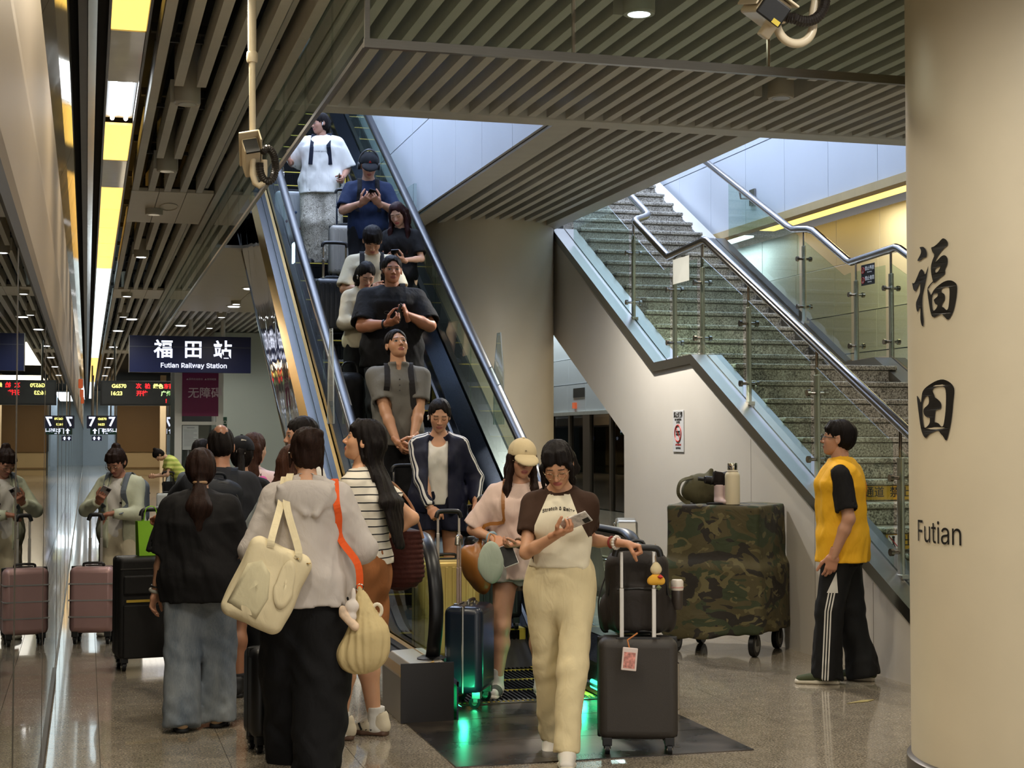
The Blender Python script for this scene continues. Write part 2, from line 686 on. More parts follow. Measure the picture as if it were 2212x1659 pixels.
# ------------------------------------------------------------------ platform screen doors, near side
wall_left = obj('wall_left', MB().box((-1.3, -8, -0.3), (-1.2, 100, 4.5)), M('tunnel_concrete', (34, 32, 30), 0.9, world=True), kind='structure')
PX = -0.195
obj('tunnel_light_block', MB().box((-1.3, -8, 2.4), (-0.55, 100, 2.5)).box((-1.3, -8, 2.5), (-0.5, 100, 4.5)), M('tunnel_concrete', (34, 32, 30), 0.9, world=True), wall_left)  # unseen boxes added to keep background glow out behind the doors
hd = MB().prism([(PX, 2.22), (PX + 0.012, 2.26), (PX + 0.018, 2.60), (PX + 0.006, 2.66), (PX, 2.74), (PX, 3.36), (PX - 0.32, 3.37), (PX - 0.32, 2.22)], 'y', -6, 96)
obj('header_panel', hd, BEIGE, wall_left)
obj('header_seam', MB().box((PX - 0.3, -6, 2.15), (PX + 0.004, 96, 2.225)), M('header_gasket', (34, 27, 20), 0.5), wall_left)
MIR = NT('mirror_fascia')
v = MIR.pos(True)
MIR.b.inputs['Base Color'].default_value = lin((205, 190, 160))
MIR.b.inputs['Metallic'].default_value = 1.0
MIR.b.inputs['Roughness'].default_value = 0.13
MIR.bump(MIR.noise(v, 3.0, 2), 0.05, 0.05)
for k in range(24):
    a = -6 + k * 4.2
    obj('fascia_panel', MB().prism([(-0.215, 3.365), (-0.20, 3.36), (-0.150, 3.47), (-0.107, 3.61), (-0.12, 3.62), (-0.165, 3.48)], 'y', a, a + 4.19), MIR.m, wall_left)
for k in range(60):
    yy = 4.6 + 1.5 * k
    if yy < 40:
        obj('indicator_lamp', MB().lathe([(0.018, 0), (0.018, 0.008), (0.008, 0.014)], (0, 0, 0), 10), DGREY, wall_left, loc=(PX - 0.02, yy, 2.86))
MUL = [(-1.2, .12), (1.8, .12), (4.62, .06), (7.7, .05), (11.35, .14), (13.1, .05), (15.6, .12), (18.4, .12)] + [(18.4 + 2.9 * k, .12) for k in range(1, 26)]
for yy, w in MUL:
    obj('door_mullion', MB().box((PX - 0.09, yy - w / 2, 0.0), (PX + 0.001, yy + w / 2, 2.2)), MULLION, wall_left)
for (ya, wa), (yb, wb) in zip(MUL[:-1], MUL[1:]):
    obj('door_pane', MB().box((PX - 0.012, ya + wa / 2, 0.05), (PX - 0.0, yb - wb / 2, 2.18)), DOORGLASS, wall_left)
obj('door_sill', MB().box((PX - 0.1, -6, 0), (PX + 0.012, 10.85, 0.055)), M('sill_dark', (40, 36, 32), 0.35, 0.5), wall_left)
obj('door_sill', MB().box((PX - 0.1, 10.85, 0), (PX + 0.006, 96, 0.03)), STEEL, wall_left)
for yy in (37, 45, 53):
    g = obj('signal_lamp', MB().box((PX + 0.0, yy, 2.78), (PX + 0.10, yy + 0.16, 3.0)), EM('orange_lamp', (190, 84, 40), 0.6), None, bevel=0.02)
    tag(g, 'orange signal lamp box on the door header, %s' % {37: 'nearest of three', 45: 'middle of three', 53: 'last before the far end'}[yy], 'signal lamp', 'orange signal lamps')

# ------------------------------------------------------------------ far platform (right side), seen under the stair and through the rails
wall_right = obj('wall_right', MB().box((12.4, -8, -0.3), (12.5, 100, 4.5)), M('tunnel_concrete', (34, 32, 30), 0.9, world=True), kind='structure')
RX = 11.2
for k in range(34):
    a = 8 + 1.36 * k
    for (z0, z1, dx) in ((2.24, 2.89, 0.0), (2.91, 3.51, 0.02), (3.53, 4.29, 0.05), (4.31, 5.02, 0.08)):
        obj('header_panel', MB().box((RX + dx, a, z0), (RX + dx + 0.05, a + 1.345, z1)), COOLWHITE, wall_right)
obj('header_soffit', MB().box((RX - 0.06, 8, 2.16), (RX + 0.9, 54, 2.24)), M('soffit_white', (190, 188, 180), 0.4), wall_right)
obj('vent_grille', MB().box((RX - 0.012, 33.9, 2.58), (RX + 0.01, 34.75, 2.80)), DGREY, wall_right)
obj('orange_beacon', MB().box((RX - 0.06, 34.5, 2.32), (RX + 0.01, 34.68, 2.46)), EM('orange_lamp', (190, 84, 40), 0.6), wall_right)
for k in range(18):
    a = 26 + 1.5 * k
    obj('door_mullion', MB().box((RX - 0.02, a, 0), (RX + 0.12, a + (0.5 if k % 3 == 2 else 0.12), 2.2)), MULLION, wall_right)
    obj('door_pane', MB().box((RX + 0.03, a + 0.1, 0.02), (RX + 0.045, a + 1.5, 2.18)), DOORGLASS, wall_right)
obj('train_side', MB().box((11.75, 20, -0.2), (11.8, 60, 3.0)), M('train_grey', (96, 104, 112), 0.4, var=0.3, vs=0.8, world=True), wall_right)
obj('train_band', MB().box((11.73, 20, 0.75), (11.75, 60, 0.95)), M('train_band_white', (190, 200, 205), 0.4, world=True), wall_right)
far_strip = thing('far_light_strip', (0, 0, 0), 0, 'light strip over the far platform, yellow at one end and white at the other', 'ceiling light')
obj('light_panel', MB().box((10.62, 9, 5.05), (10.98, 23.2, 5.08)), EM('far_yellow', (255, 205, 96), 2.0), far_strip)
obj('light_panel', MB().box((10.62, 24.0, 5.05), (10.98, 60.0, 5.08)), EM('far_white', (220, 244, 250), 2.2), far_strip)
for xx in (8.2, 9.1, 10.0):
    obj('ceiling_beam', MB().box((xx, 11.2, 5.12), (xx + 0.3, 60, 5.3)), M('far_ceiling_paint', (120, 108, 84), 0.6, world=True), ceiling)
obj('ceiling_slab', MB().box((7.42, 11.0, 5.32), (12.5, 100, 5.4)).box((7.42, 22, 4.1), (7.5, 100, 5.4)), M('far_ceiling_dark', (60, 54, 44), 0.7, world=True), ceiling)

# ------------------------------------------------------------------ round columns
COLM = M('column_paint', (214, 202, 176), 0.42, var=0.05, vs=1.6, world=True, bump=0.04, bs=14)
for nm, cx, cy in (('column', 4.45, 16.95), ('column', 4.5, 6.3)):
    c = obj(nm, MB().lathe([(0.735, 0), (0.735, 4.3)], (cx, cy, 0), 96), COLM, smooth='auto', kind='structure')
    obj('base_ring', MB().lathe([(0.737, 0), (0.757, 0), (0.757, 0.085), (0.737, 0.097)], (cx, cy, 0), 96), M('base_ring_metal', (110, 104, 96), 0.35, 0.8), c, smooth='auto')
near_col = c
INK = M('black_vinyl', (18, 16, 14), 0.45, var=0.1)
CALLI = {"a":[[[-3104,2487],[-3074,2487],[-3030,2500],[-3000,2514],[-2982,2519],[-2955,2510],[-2937,2492],[-2945,2480],[-2972,2474],[-3013,2453],[-3050,2431],[-3070,2411],[-3032,2424],[-3002,2437],[-2973,2441],[-2949,2431],[-2941,2411],[-2949,2392],[-2969,2376],[-2964,2355],[-2992,2346],[-3034,2333],[-3078,2316],[-3091,2332],[-3107,2367],[-3110,2396],[-3096,2420],[-3066,2449],[-3088,2462],[-3101,2478]],[[-3064,2386],[-3026,2391],[-3007,2394],[-3015,2383],[-3033,2370],[-3052,2364],[-3063,2369]]],"l":[[[-3081,2331],[-3075,2326],[-3112,2313],[3139,2295],[3130,2300],[-3126,2314]]],"b":[[[3139,2297],[-3113,2266],[-3106,2267],[-3079,2288],[-3041,2302],[-2993,2316],[-2953,2322],[-2921,2321],[-2891,2313],[-2868,2299],[-2866,2274],[-2877,2225],[-2898,2179],[-2925,2152],[-2949,2140],[-2979,2159],[-3007,2175],[-3056,2163],[-3085,2160],[-3109,2170],[-3125,2203],[-3139,2241],[3133,2279],[3130,2296]],[[-3100,2261],[-3073,2271],[-3041,2271],[-3037,2258],[-3054,2250],[-3080,2243],[-3080,2237],[-3064,2220],[-3042,2216],[-3046,2207],[-3065,2195],[-3084,2190],[-3094,2201],[-3100,2230]],[[-3005,2286],[-2971,2294],[-2932,2292],[-2930,2264],[-2934,2228],[-2942,2195],[-2956,2186],[-2967,2191],[-2984,2201],[-3002,2204],[-2998,2218],[-2977,2231],[-2969,2244],[-2974,2261],[-2994,2268],[-3002,2272]]],"d":[[[3029,2501],[3061,2500],[3090,2497],[3117,2483],[3132,2462],[3124,2446],[3080,2448],[3050,2439],[3003,2437],[2994,2442],[3033,2459],[3053,2472],[3052,2486]]],"m":[[[2889,2345],[2922,2338],[2946,2340],[2991,2364],[3031,2390],[3058,2396],[3083,2386],[3106,2362],[3130,2388],[-3134,2406],[3141,2387],[3121,2354],[3101,2321],[3076,2288],[3065,2266],[3061,2226],[3069,2188],[3080,2153],[3076,2130],[3067,2124],[3046,2137],[3033,2164],[3036,2190],[3035,2223],[3011,2209],[2990,2196],[2970,2214],[2963,2241],[2987,2257],[3022,2278],[3035,2291],[3038,2336],[3009,2322],[2973,2301],[2947,2298],[2915,2311],[2902,2330]]],"t":[[[2965,1807],[2998,1793],[3031,1765],[3041,1796],[3053,1820],[3090,1837],[-3129,1853],[-3066,1867],[-3005,1873],[-2957,1865],[-2920,1850],[-2901,1833],[-2897,1813],[-2908,1771],[-2917,1717],[-2932,1663],[-2954,1616],[-2967,1594],[-2980,1593],[-3001,1612],[-3028,1625],[-3042,1638],[-3071,1637],[-3113,1629],[3132,1621],[3102,1606],[3086,1604],[3058,1616],[3031,1641],[3010,1681],[2985,1744],[2970,1784]],[[3059,1778],[3088,1795],[3119,1802],[3136,1792],[3138,1766],[3118,1755],[3074,1743],[3064,1729],[3073,1714],[3098,1702],[-3138,1699],[-3136,1680],[3133,1665],[3091,1651],[3072,1652],[3056,1681],[3049,1721],[3051,1752]],[[-3113,1828],[-3077,1838],[-3019,1842],[-2988,1838],[-2975,1828],[-2970,1800],[-2974,1739],[-2984,1696],[-2996,1662],[-3009,1655],[-3023,1658],[-3041,1671],[-3070,1676],[-3086,1676],[-3080,1708],[-3075,1730],[-3054,1735],[-3026,1736],[-3014,1746],[-3016,1762],[-3034,1775],[-3063,1787],[-3078,1789],[-3088,1806]]]}


def on_column(polys, name, mat, off=0.0045):
    cu = bpy.data.curves.new(name, 'CURVE')
    cu.dimensions = '2D'
    cu.fill_mode = 'BOTH'
    for p in polys:
        p = [((a if a > 0 else a + 6283) / 1000.0, z / 1000.0) for a, z in p]
        sp = cu.splines.new('POLY')
        q = []
        n = len(p)
        for i in range(n):      # two rounds of corner cutting give brush-like outlines
            a, b = Vector(p[i]), Vector(p[(i + 1) % n])
            q += [a.lerp(b, 0.25), a.lerp(b, 0.75)]
        sp.points.add(len(q) - 1)
        for pt, w in zip(sp.points, q):
            pt.co = (w[0], w[1], 0, 1)
        sp.use_cyclic_u = True
    tmp = bpy.data.objects.new(name, cu)
    COL.objects.link(tmp)
    me = bpy.data.meshes.new_from_object(tmp.evaluated_get(bpy.context.evaluated_depsgraph_get()))
    bpy.data.objects.remove(tmp)
    for vt in me.vertices:
        a, z = vt.co.x, vt.co.y
        vt.co = (4.5 + (0.735 + off) * math.cos(a), 6.3 + (0.735 + off) * math.sin(a), z)
    me.materials.clear()
    me.materials.append(mat)
    return obj(name, me, mat, near_col)


for key in ('a', 'l', 'b', 'd', 'm'):
    on_column(CALLI[key], 'brush_stroke', INK)
on_column(CALLI['t'], 'brush_character', INK)
tm = text_mesh('station_lettering', 'Futian', 0.128, 0.0, 0.0)
xs_ = [vt.co.x for vt in tm.vertices]
ys_ = [vt.co.y for vt in tm.vertices]
for vt in tm.vertices:
    u = (vt.co.x - min(xs_)) / (max(xs_) - min(xs_))
    w = (vt.co.y - min(ys_)) / (max(ys_) - min(ys_))
    a = 2.962 + u * (3.427 - 2.962)
    vt.co = (4.5 + 0.7395 * math.cos(a), 6.3 + 0.7395 * math.sin(a), 1.119 + w * 0.104)
tm.materials.clear()
tm.materials.append(INK)
obj('station_lettering', tm, INK, near_col)

# ------------------------------------------------------------------ walls of the two openings, up to the floor above
def panel_wall(name, x, y0, y1, zs_, pitch, thick, side):
    w = obj(name, MB().box((x + thick if side > 0 else x - thick - 0.05, y0, zs_[0]), (x + thick + 0.05 if side > 0 else x - thick, y1, zs_[-1])), DGREY, kind='structure')
    y = y0
    while y < y1 - 0.05:
        for a, b in zip(zs_[:-1], zs_[1:]):
            obj('wall_panel', MB().box((min(x, x + thick * side), y + 0.004, a + 0.006), (max(x, x + thick * side), min(y + pitch, y1) - 0.004, b - 0.006)), COOLWHITE, w)
        y += pitch
    return w


panel_wall('wall_escalator_right', 3.398, 11.18, 24.0, [4.03, 4.93, 6.4, 8.6], 1.02, 0.03, 1)
panel_wall('wall_escalator_left', 1.50, 11.12, 24.0, [4.3, 5.4, 8.6], 1.02, 0.03, -1)
panel_wall('wall_stair_right', 7.32, 11.12, 26.0, [4.08, 4.95, 6.6, 8.6], 1.02, 0.03, 1)
panel_wall('wall_stair_left', 5.15, 11.12, 26.0, [4.3, 4.95, 8.6], 1.02, 0.03, -1)
obj('wall_edge', MB().box((7.29, 10.95, 3.99), (7.42, 26, 4.075)), M('edge_strip', (206, 180, 128), 0.4), kind='structure')
ub = MB()
ub.box((1.4, 11.0, 8.6), (7.6, 26, 8.7)).box((1.4, 24.0, 4.1), (3.5, 24.1, 8.7)).box((5.1, 26.0, 4.6), (7.4, 26.1, 8.7))
ub.box((1.4, 10.95, 4.5), (3.5, 11.1, 8.7)).box((5.1, 10.95, 4.5), (7.4, 11.1, 8.7))
obj('wall_upper_floor', ub, COOLWHITE, kind='structure')
obj('floor_upper', MB().box((5.17, 19.4, 5.15), (7.3, 26, 5.30)), SGRAN, kind='structure')

# ------------------------------------------------------------------ granite stair
RI, TR1, TR2 = 0.1614, 0.3225, 0.3075
stair = obj('stair', MB().prism([(8.15, 0.0), (12.66, 2.09), (13.6, 2.09), (19.6, 5.15), (19.6, 4.75), (14.45, 1.85), (12.3, 1.7), (9.0, 0.0)], 'x', 5.26, 7.06), WHITE, kind='structure')
st1 = MB().box((5.46, 0.02, 0), (7.04, TR1 + 0.06, RI - 0.045)).box((5.46, 0.0, RI - 0.042), (7.04, TR1 + 0.06, RI)).mesh('step')
st1.materials.append(SGRAN)
st2 = MB().box((5.46, 0.02, 0), (6.98, TR2 + 0.06, RI - 0.045)).box((5.46, 0.0, RI - 0.042), (6.98, TR2 + 0.06, RI)).mesh('step')
st2.materials.append(SGRAN)
for i in range(14):
    obj('step', st1, None, stair, bevel=0.012, loc=(0, 8.13 + TR1 * i, RI * i))
obj('landing', MB().box((5.46, 12.66, 2.10), (7.06, 13.65, 2.26)), SGRAN, stair)
for i in range(18):
    obj('step', st2, None, stair, bevel=0.012, loc=(0, 13.6 + TR2 * i, 2.26 + RI * i))
ws = obj('wall_stair', MB().prism([(8.1, 0), (8.1, 0.03), (12.64, 2.28), (13.56, 2.24), (16.85, 3.97), (16.85, 2.81), (14.43, 1.637), (14.43, 0)], 'x', 5.18, 5.27), WHITE, kind='structure')
for yy, zz in ((10.28, 1.05), (9.42, 0.62), (11.4, 1.6)):
    obj('wall_seam', MB().box((5.1795, yy, 0.02), (5.181, yy + 0.006, zz)), M('seam_grey', (120, 112, 100), 0.7), ws)
wr = obj('wall_stair_outer', MB().prism([(8.1, 0), (8.1, 0.03), (12.64, 2.28), (13.56, 2.24), (19.6, 5.4), (19.6, 4.75), (14.43, 1.637), (14.43, 0)], 'x', 7.06, 7.26), WHITE, kind='structure')
path_low = [(0, 8.1, 0.0), (0, 12.64, 2.27), (0, 13.56, 2.235), (0, 16.85, 3.955)]
path_r = [(0, 8.1, 0.0), (0, 12.64, 2.27), (0, 13.56, 2.235), (0, 16.75, 3.90)]
cop = thing('trim_1', kind='structure')
obj('cap', MB().sweep(path_low, [(5.155, 0.0), (5.45, 0.0), (5.45, 0.085), (5.315, 0.085), (5.315, 0.07), (5.30, 0.07), (5.30, 0.085), (5.155, 0.085)]), STEEL, cop)
cop2 = thing('trim_2', kind='structure')
obj('cap', MB().sweep(path_r, [(6.96, 0.0), (7.28, 0.0), (7.28, 0.085), (7.15, 0.085), (7.15, 0.07), (7.135, 0.07), (7.135, 0.085), (6.96, 0.085)]), STEEL, cop2)

RAILM = M('handrail_steel', (150, 144, 138), 0.16, 1.0, var=0.04)
POST = BRUSHED('post_steel', (176, 168, 152), 0.34, (160, 160, 3))


def zcop(y):
    if y < 12.64:
        return 2.27 + (y - 12.64) * 0.5 + 0.09
    if y < 13.56:
        return 2.34
    return 2.235 + (y - 13.56) * 0.5228 + 0.09


def railing(x, side, label, path, ys, lean=0):
    r = thing('stair_railing', (0, 0, 0), 0, label, 'railing')
    obj('handrail', MB().tube(path, 0.037, 14), RAILM, r, smooth='auto')
    for yy in ys:
        zb = zcop(yy)
        zt = zb + 0.80
        p = obj('post', MB().box((x - 0.012, yy - 0.034, zb - 0.02), (x + 0.012, yy + 0.034, zt)).box((x - 0.03, yy - 0.06, zb - 0.02), (x + 0.03, yy + 0.06, zb + 0.012)), POST, r, bevel=0.006)
        obj('pin', MB().cyl((x, yy, zt - 0.02), (x, yy, zb + 1.0), 0.012, 10), RAILM, p)
        for zz in (zb + 0.16, zb + 0.66):
            obj('glass_clamp', MB().cyl((x - 0.075, yy + 0.0, zz), (x + 0.075, yy, zz), 0.013, 10).cyl((x - 0.085, yy, zz), (x - 0.062, yy, zz), 0.026, 12).cyl((x + 0.062, yy, zz), (x + 0.085, yy, zz), 0.026, 12), RAILM, p)
    ed = [8.55] + list(ys) + [16.4]
    for a, b in zip(ed[:-1], ed[1:]):
        aa, bb = a + 0.05, b - 0.05
        mid = []
        for k in (12.64, 13.56):
            if aa < k < bb:
                mid.append(k)
        ysx = [aa] + mid + [bb]
        poly = [(q, zcop(q) + 0.03) for q in ysx] + [(q, zcop(q) + 0.88) for q in reversed(ysx)]
        obj('glass_panel', MB().prism(poly, 'x', x + 0.028 * side, x + 0.038 * side), GLS, r)
    return r


YS = [9.27, 10.49, 11.72, 12.71, 13.38, 14.5]
lr = railing(5.31, -1, 'glass railing with steel handrail on the stair side facing the escalator', [(5.31, 8.0, 1.06), (5.31, 12.60, 3.36), (5.31, 12.66, 3.375), (5.31, 13.52, 3.325), (5.31, 13.57, 3.34), (5.31, 14.40, 3.765), (5.315, 14.47, 3.80), (5.34, 14.50, 3.82), (5.48, 14.62, 3.87), (5.52, 14.66, 3.90), (5.525, 14.75, 3.95), (5.525, 17.2, 5.23)], YS)
rr = railing(7.2, -1, 'glass railing with steel handrail on the far side of the stair', [(7.2, 8.0, 1.06), (7.2, 12.55, 3.35), (7.2, 12.62, 3.372), (7.2, 13.48, 3.33), (7.2, 13.56, 3.36), (7.2, 14.28, 3.745), (7.19, 14.38, 3.775), (7.15, 14.50, 3.79), (7.14, 14.62, 3.80), (7.14, 14.75, 3.85), (7.14, 17.5, 5.19)], YS)
obj('wall_bracket', MB().tube([(7.14, 16.0, 4.45), (7.16, 16.0, 4.34), (7.3, 16.0, 4.34)], 0.012, 8).box((7.295, 15.93, 4.27), (7.315, 16.07, 4.45)), RAILM, rr)
BLKSIGN = M('black_sticker', (14, 14, 15), 0.4, var=0.05)
WINK = M('white_ink', (226, 226, 222), 0.5, var=0.02)
RINK = M('red_ink', (170, 40, 34), 0.5, var=0.05)
s = thing('safety_sticker', (7.155, 13.06, 3.165), 0, 'black no-climbing sticker on the glass of the far stair railing', 'sticker')
obj('plate', MB().box((-0.004, -0.13, -0.10), (0.0, 0.13, 0.10)), BLKSIGN, s, bevel=0.003)
for zz, tx, t2 in ((0.045, '禁止攀爬', 'No climbing'), (-0.05, '禁止倚靠', 'No leaning')):
    text('lettering', tx, 0.045, WINK, s, (-0.0045, -0.035, zz + 0.012), '-x', 0.0004)
    text('lettering', t2, 0.022, WINK, s, (-0.0045, -0.035, zz - 0.022), '-x')
    ring = MB().tube([(-0.006, 0.09 + 0.028 * math.cos(t * PI / 10), zz + 0.028 * math.sin(t * PI / 10)) for t in range(20)], 0.004, 6, closed=True)
    obj('pictogram', ring.bar((-0.006, 0.075, zz + 0.02), (-0.006, 0.105, zz - 0.02), 0.004, 0.005), RINK, s)
    obj('pictogram', MB().box((-0.006, 0.086, zz - 0.02), (-0.0045, 0.096, zz + 0.012)), WINK, s)
s = thing('safety_sticker', (5.265, 13.1, 3.155), 0, 'grey back of a square sticker on the near stair railing glass', 'sticker')
obj('plate', MB().box((-0.003, -0.2, -0.115), (0.0, 0.2, 0.115)), M('sticker_grey', (118, 118, 112), 0.6), s)
# yellow tape printed in black on two risers
TAPE = M('yellow_tape', (196, 150, 34), 0.5, var=0.08, vs=20, world=True)
for i, tx, cx in ((7, '非出站通道   禁止通行', 5.66), (5, '非出站通道', 5.60)):
    yy, zt = 8.13 + TR1 * i + 0.018, RI * i
    tp = thing('stair_tape', (5.47, yy, zt), 0, 'yellow tape lettered in black on a stair riser, %s' % ('upper of the two' if i == 7 else 'lower one, beside a no-walking pictogram'), 'tape', 'yellow tapes on the stair risers')
    obj('strip', MB().box((0, -0.002, 0.01), (1.55, 0.0, 0.115)), TAPE, tp)
    if i == 7:
        text('lettering', '非出站通道  禁止通行', 0.085, INK, tp, (0.33, -0.003, 0.063), '-y', 0.001)
        text('lettering', '非出站通道  禁止通行', 0.085, INK, tp, (1.16, -0.003, 0.063), '-y', 0.001)
    else:
        text('lettering', '非出站通道', 0.085, INK, tp, (0.26, -0.003, 0.063), '-y', 0.001)
        text('lettering', '禁止通行', 0.085, INK, tp, (0.9, -0.003, 0.063), '-y', 0.001)
        obj('pictogram_card', MB().box((0.015, -0.004, 0.015), (0.10, -0.002, 0.11)), WINK, tp)
        obj('walking_figure', MB().lathe([(0.009, -0.009), (0.011, 0), (0.009, 0.009)], (0.057, -0.004, 0.095), 8).bar((0.057, -0.005, 0.085), (0.057, -0.005, 0.055), 0.003, 0.016, (1, 0, 0)).bar((0.057, -0.005, 0.055), (0.043, -0.005, 0.022), 0.003, 0.007, (1, 0, 0)).bar((0.057, -0.005, 0.055), (0.071, -0.005, 0.022), 0.003, 0.007, (1, 0, 0)), INK, tp)
        obj('red_slash', MB().bar((0.02, -0.006, 0.105), (0.096, -0.006, 0.02), 0.002, 0.006, (1, 0, 0)), RINK, tp)

# no-smoking notice on the stair wall
s = thing('no_smoking_sign', (5.178, 12.96, 1.67), 0, 'narrow white no smoking notice on the white stair wall', 'sign')
obj('plate', MB().box((-0.006, -0.13, -0.19), (0, 0.13, 0.19)), M('notice_white', (206, 206, 206), 0.3, var=0.02), s, bevel=0.003)
text('lettering', '禁止吸烟', 0.055, INK, s, (-0.007, 0, 0.145), '-x', 0.002, sx=0.95)
text('lettering', 'NO SMOKING', 0.034, INK, s, (-0.007, 0, 0.105), '-x', 0.001)
text('lettering', '违者罚款', 0.022, INK, s, (-0.007, 0, 0.078), '-x')
text('lettering', '深圳市控制吸烟', 0.02, RINK, s, (-0.007, 0, -0.125), '-x')
text('lettering', '投诉举报电话', 0.02, INK, s, (-0.007, 0, -0.155), '-x')
obj('red_ring', MB().tube([(-0.008, 0.075 * math.cos(t * PI / 16), -0.02 + 0.075 * math.sin(t * PI / 16)) for t in range(32)], 0.006, 6, closed=True).bar((-0.008, 0.05, 0.035), (-0.008, -0.05, -0.075), 0.004, 0.008), RINK, s)
obj('cigarette', MB().box((-0.009, -0.045, -0.012), (-0.007, 0.045, 0.003)).box((-0.009, -0.045, -0.036), (-0.007, 0.045, -0.021)), INK, s)

# ------------------------------------------------------------------ hanging smoke barrier of glass
sb = thing('smoke_barrier', (0, 0, 0), 0, 'glass smoke barrier hanging from the ceiling with a thin steel bottom rail', 'smoke barrier')
BX, BY, BZ = 1.28, 7.2, 3.5
for k in range(10):
    a = BX + 0.012 + (1.04 + 1.06 * (k - 1) if k else 0)
    b = BX + 1.04 + 1.06 * k
    obj('glass_pane', MB().box((a + 0.003, BY - 0.006, BZ + 0.01), (b - 0.003, BY + 0.006, CZ + 0.1)), GLS2, sb)
for k in range(20):
    a = BY + 0.012 + 1.07 * k
    obj('glass_pane', MB().box((BX - 0.006, a + 0.003, BZ + 0.01), (BX + 0.006, a + 1.064, CZ + 0.1)), GLS2, sb)
for k in range(1, 10):
    obj('joint', MB().box((BX + 1.04 + 1.06 * (k - 1) - 0.006, BY - 0.009, BZ + 0.01), (BX + 1.04 + 1.06 * (k - 1) + 0.006, BY + 0.009, CZ)), CHROME, sb)
obj('corner_post', MB().box((BX - 0.012, BY - 0.012, BZ), (BX + 0.012, BY + 0.012, CZ)), STEEL, sb)
obj('bottom_rail', MB().box((BX - 0.015, BY - 0.016, BZ - 0.022), (11.0, BY + 0.016, BZ + 0.022)), STEEL, sb)
obj('bottom_rail', MB().box((BX - 0.013, BY + 0.016, BZ - 0.012), (BX + 0.013, 28.62, BZ + 0.012)), STEEL, sb)


# ------------------------------------------------------------------ escalator
SL = math.tan(math.radians(30))
EC = 2.555                                   # centre line of the escalator


def zs(y):
    """nosing line: flat at the bottom, an easing curve, then 30 degrees"""
    if y < 9.8:
        return 0.0
    if y < 10.6:
        return SL * (y - 9.8) ** 2 / 1.6
    return SL * (y - 10.2)


esc = thing('escalator', (0, 0, 0), 0, 'escalator coming down to the concourse with black handrails and glass sides', 'escalator')
ESTEP = M('escalator_step_metal', (7, 7, 8), 0.7, 0.0, var=0.15, vs=30, spec=0.12)
YEL = M('step_edge_yellow', (214, 190, 70), 0.5, var=0.08)
SKIRT = BRUSHED('skirt_steel', (70, 78, 92), 0.28)
DECK = BRUSHED('deck_steel', (58, 58, 60), 0.36)
ys_path = [8.5, 9.0, 9.4, 9.8] + [9.8 + 0.1 * k for k in range(1, 9)] + [11.5, 12.5, 14, 16, 18, 20, 21.6]
BASEP = [(0, y, zs(y)) for y in ys_path]
# steps, each its own object
smb = MB().box((-0.49, 0.0, -0.03), (0.49, 0.405, 0.0)).box((-0.49, 0.005, -0.25), (0.49, 0.03, -0.03))
for k in range(32):
    gx = -0.48 + k * 0.0305
    smb.box((gx, 0.004, 0.0), (gx + 0.012, 0.40, 0.009))
    smb.box((gx, -0.002, -0.23), (gx + 0.012, 0.006, -0.03))
step_me = smb.mesh('step')
step_me.materials.append(ESTEP)
ymb = MB().box((-0.495, 0.0, 0.0), (-0.45, 0.40, 0.0105)).box((0.45, 0.0, 0.0), (0.495, 0.40, 0.0105)).box((-0.495, -0.004, -0.15), (-0.45, 0.0, 0)).box((0.45, -0.004, -0.15), (0.495, 0.0, 0)).box((-0.45, 0.0, 0.0), (0.45, 0.007, 0.0105))
yel_me = ymb.mesh('yellow_border')
yel_me.materials.append(YEL)
for k in range(-3, 28):
    o = obj('step', step_me, None, esc, loc=(EC, 10.2 + 0.4 * k, max(0.0, 0.231 * k)))
    obj('yellow_border', yel_me, None, o)
# comb and floor plates
PLATE = NT('grooved_plate')
v = PLATE.pos(True)
sx = PLATE.n('ShaderNodeSeparateXYZ')
PLATE.l(v, sx.inputs[0])
wv = PLATE.math('SINE', PLATE.math('MULTIPLY', sx.outputs[0], 2 * PI / 0.022))
nz = PLATE.noise(v, 2.4, 4)
worn = PLATE.ramp(nz, [(0.45, (0, 0, 0, 1)), (0.62, (1, 1, 1, 1))])
PLATE.l(PLATE.mix(worn, lin((52, 47, 42)), lin((96, 86, 76))), PLATE.b.inputs['Base Color'])
PLATE.b.inputs['Metallic'].default_value = 0.55
PLATE.l(PLATE.math('ADD', PLATE.math('MULTIPLY', nz, 0.25), 0.16), PLATE.b.inputs['Roughness'])
PLATE.bump(PLATE.math('GREATER_THAN', wv, 0.55), 0.8, 0.002)
obj('floor_plate', MB().box((1.746, 7.29, 0.0), (3.319, 7.86, 0.006)), PLATE.m, esc)
obj('floor_plate', MB().box((1.746, 7.866, 0.0), (3.319, 8.50, 0.006)), PLATE.m, esc)
obj('floor_plate', MB().box((2.05, 8.50, 0.0), (3.06, 8.93, 0.007)), PLATE.m, esc)
cmb = MB().box((2.05, 8.93, 0.0), (3.06, 8.97, 0.012))
for k in range(33):
    cmb.box((2.062 + k * 0.0305, 8.97, 0.009), (2.074 + k * 0.0305, 9.05, 0.013))
obj('comb', cmb, M('comb_metal', (70, 64, 50), 0.4, 0.6), esc)
MIRP = NT('polished_cladding')
v = MIRP.pos(True, (1, 0.55, 0.55))
MIRP.b.inputs['Base Color'].default_value = lin((232, 226, 212))
MIRP.b.inputs['Metallic'].default_value = 1.0
MIRP.b.inputs['Roughness'].default_value = 0.055
MIRP.bump(MIRP.noise(v, 1.7, 2, 0.4, 0.8), 0.34, 0.06)
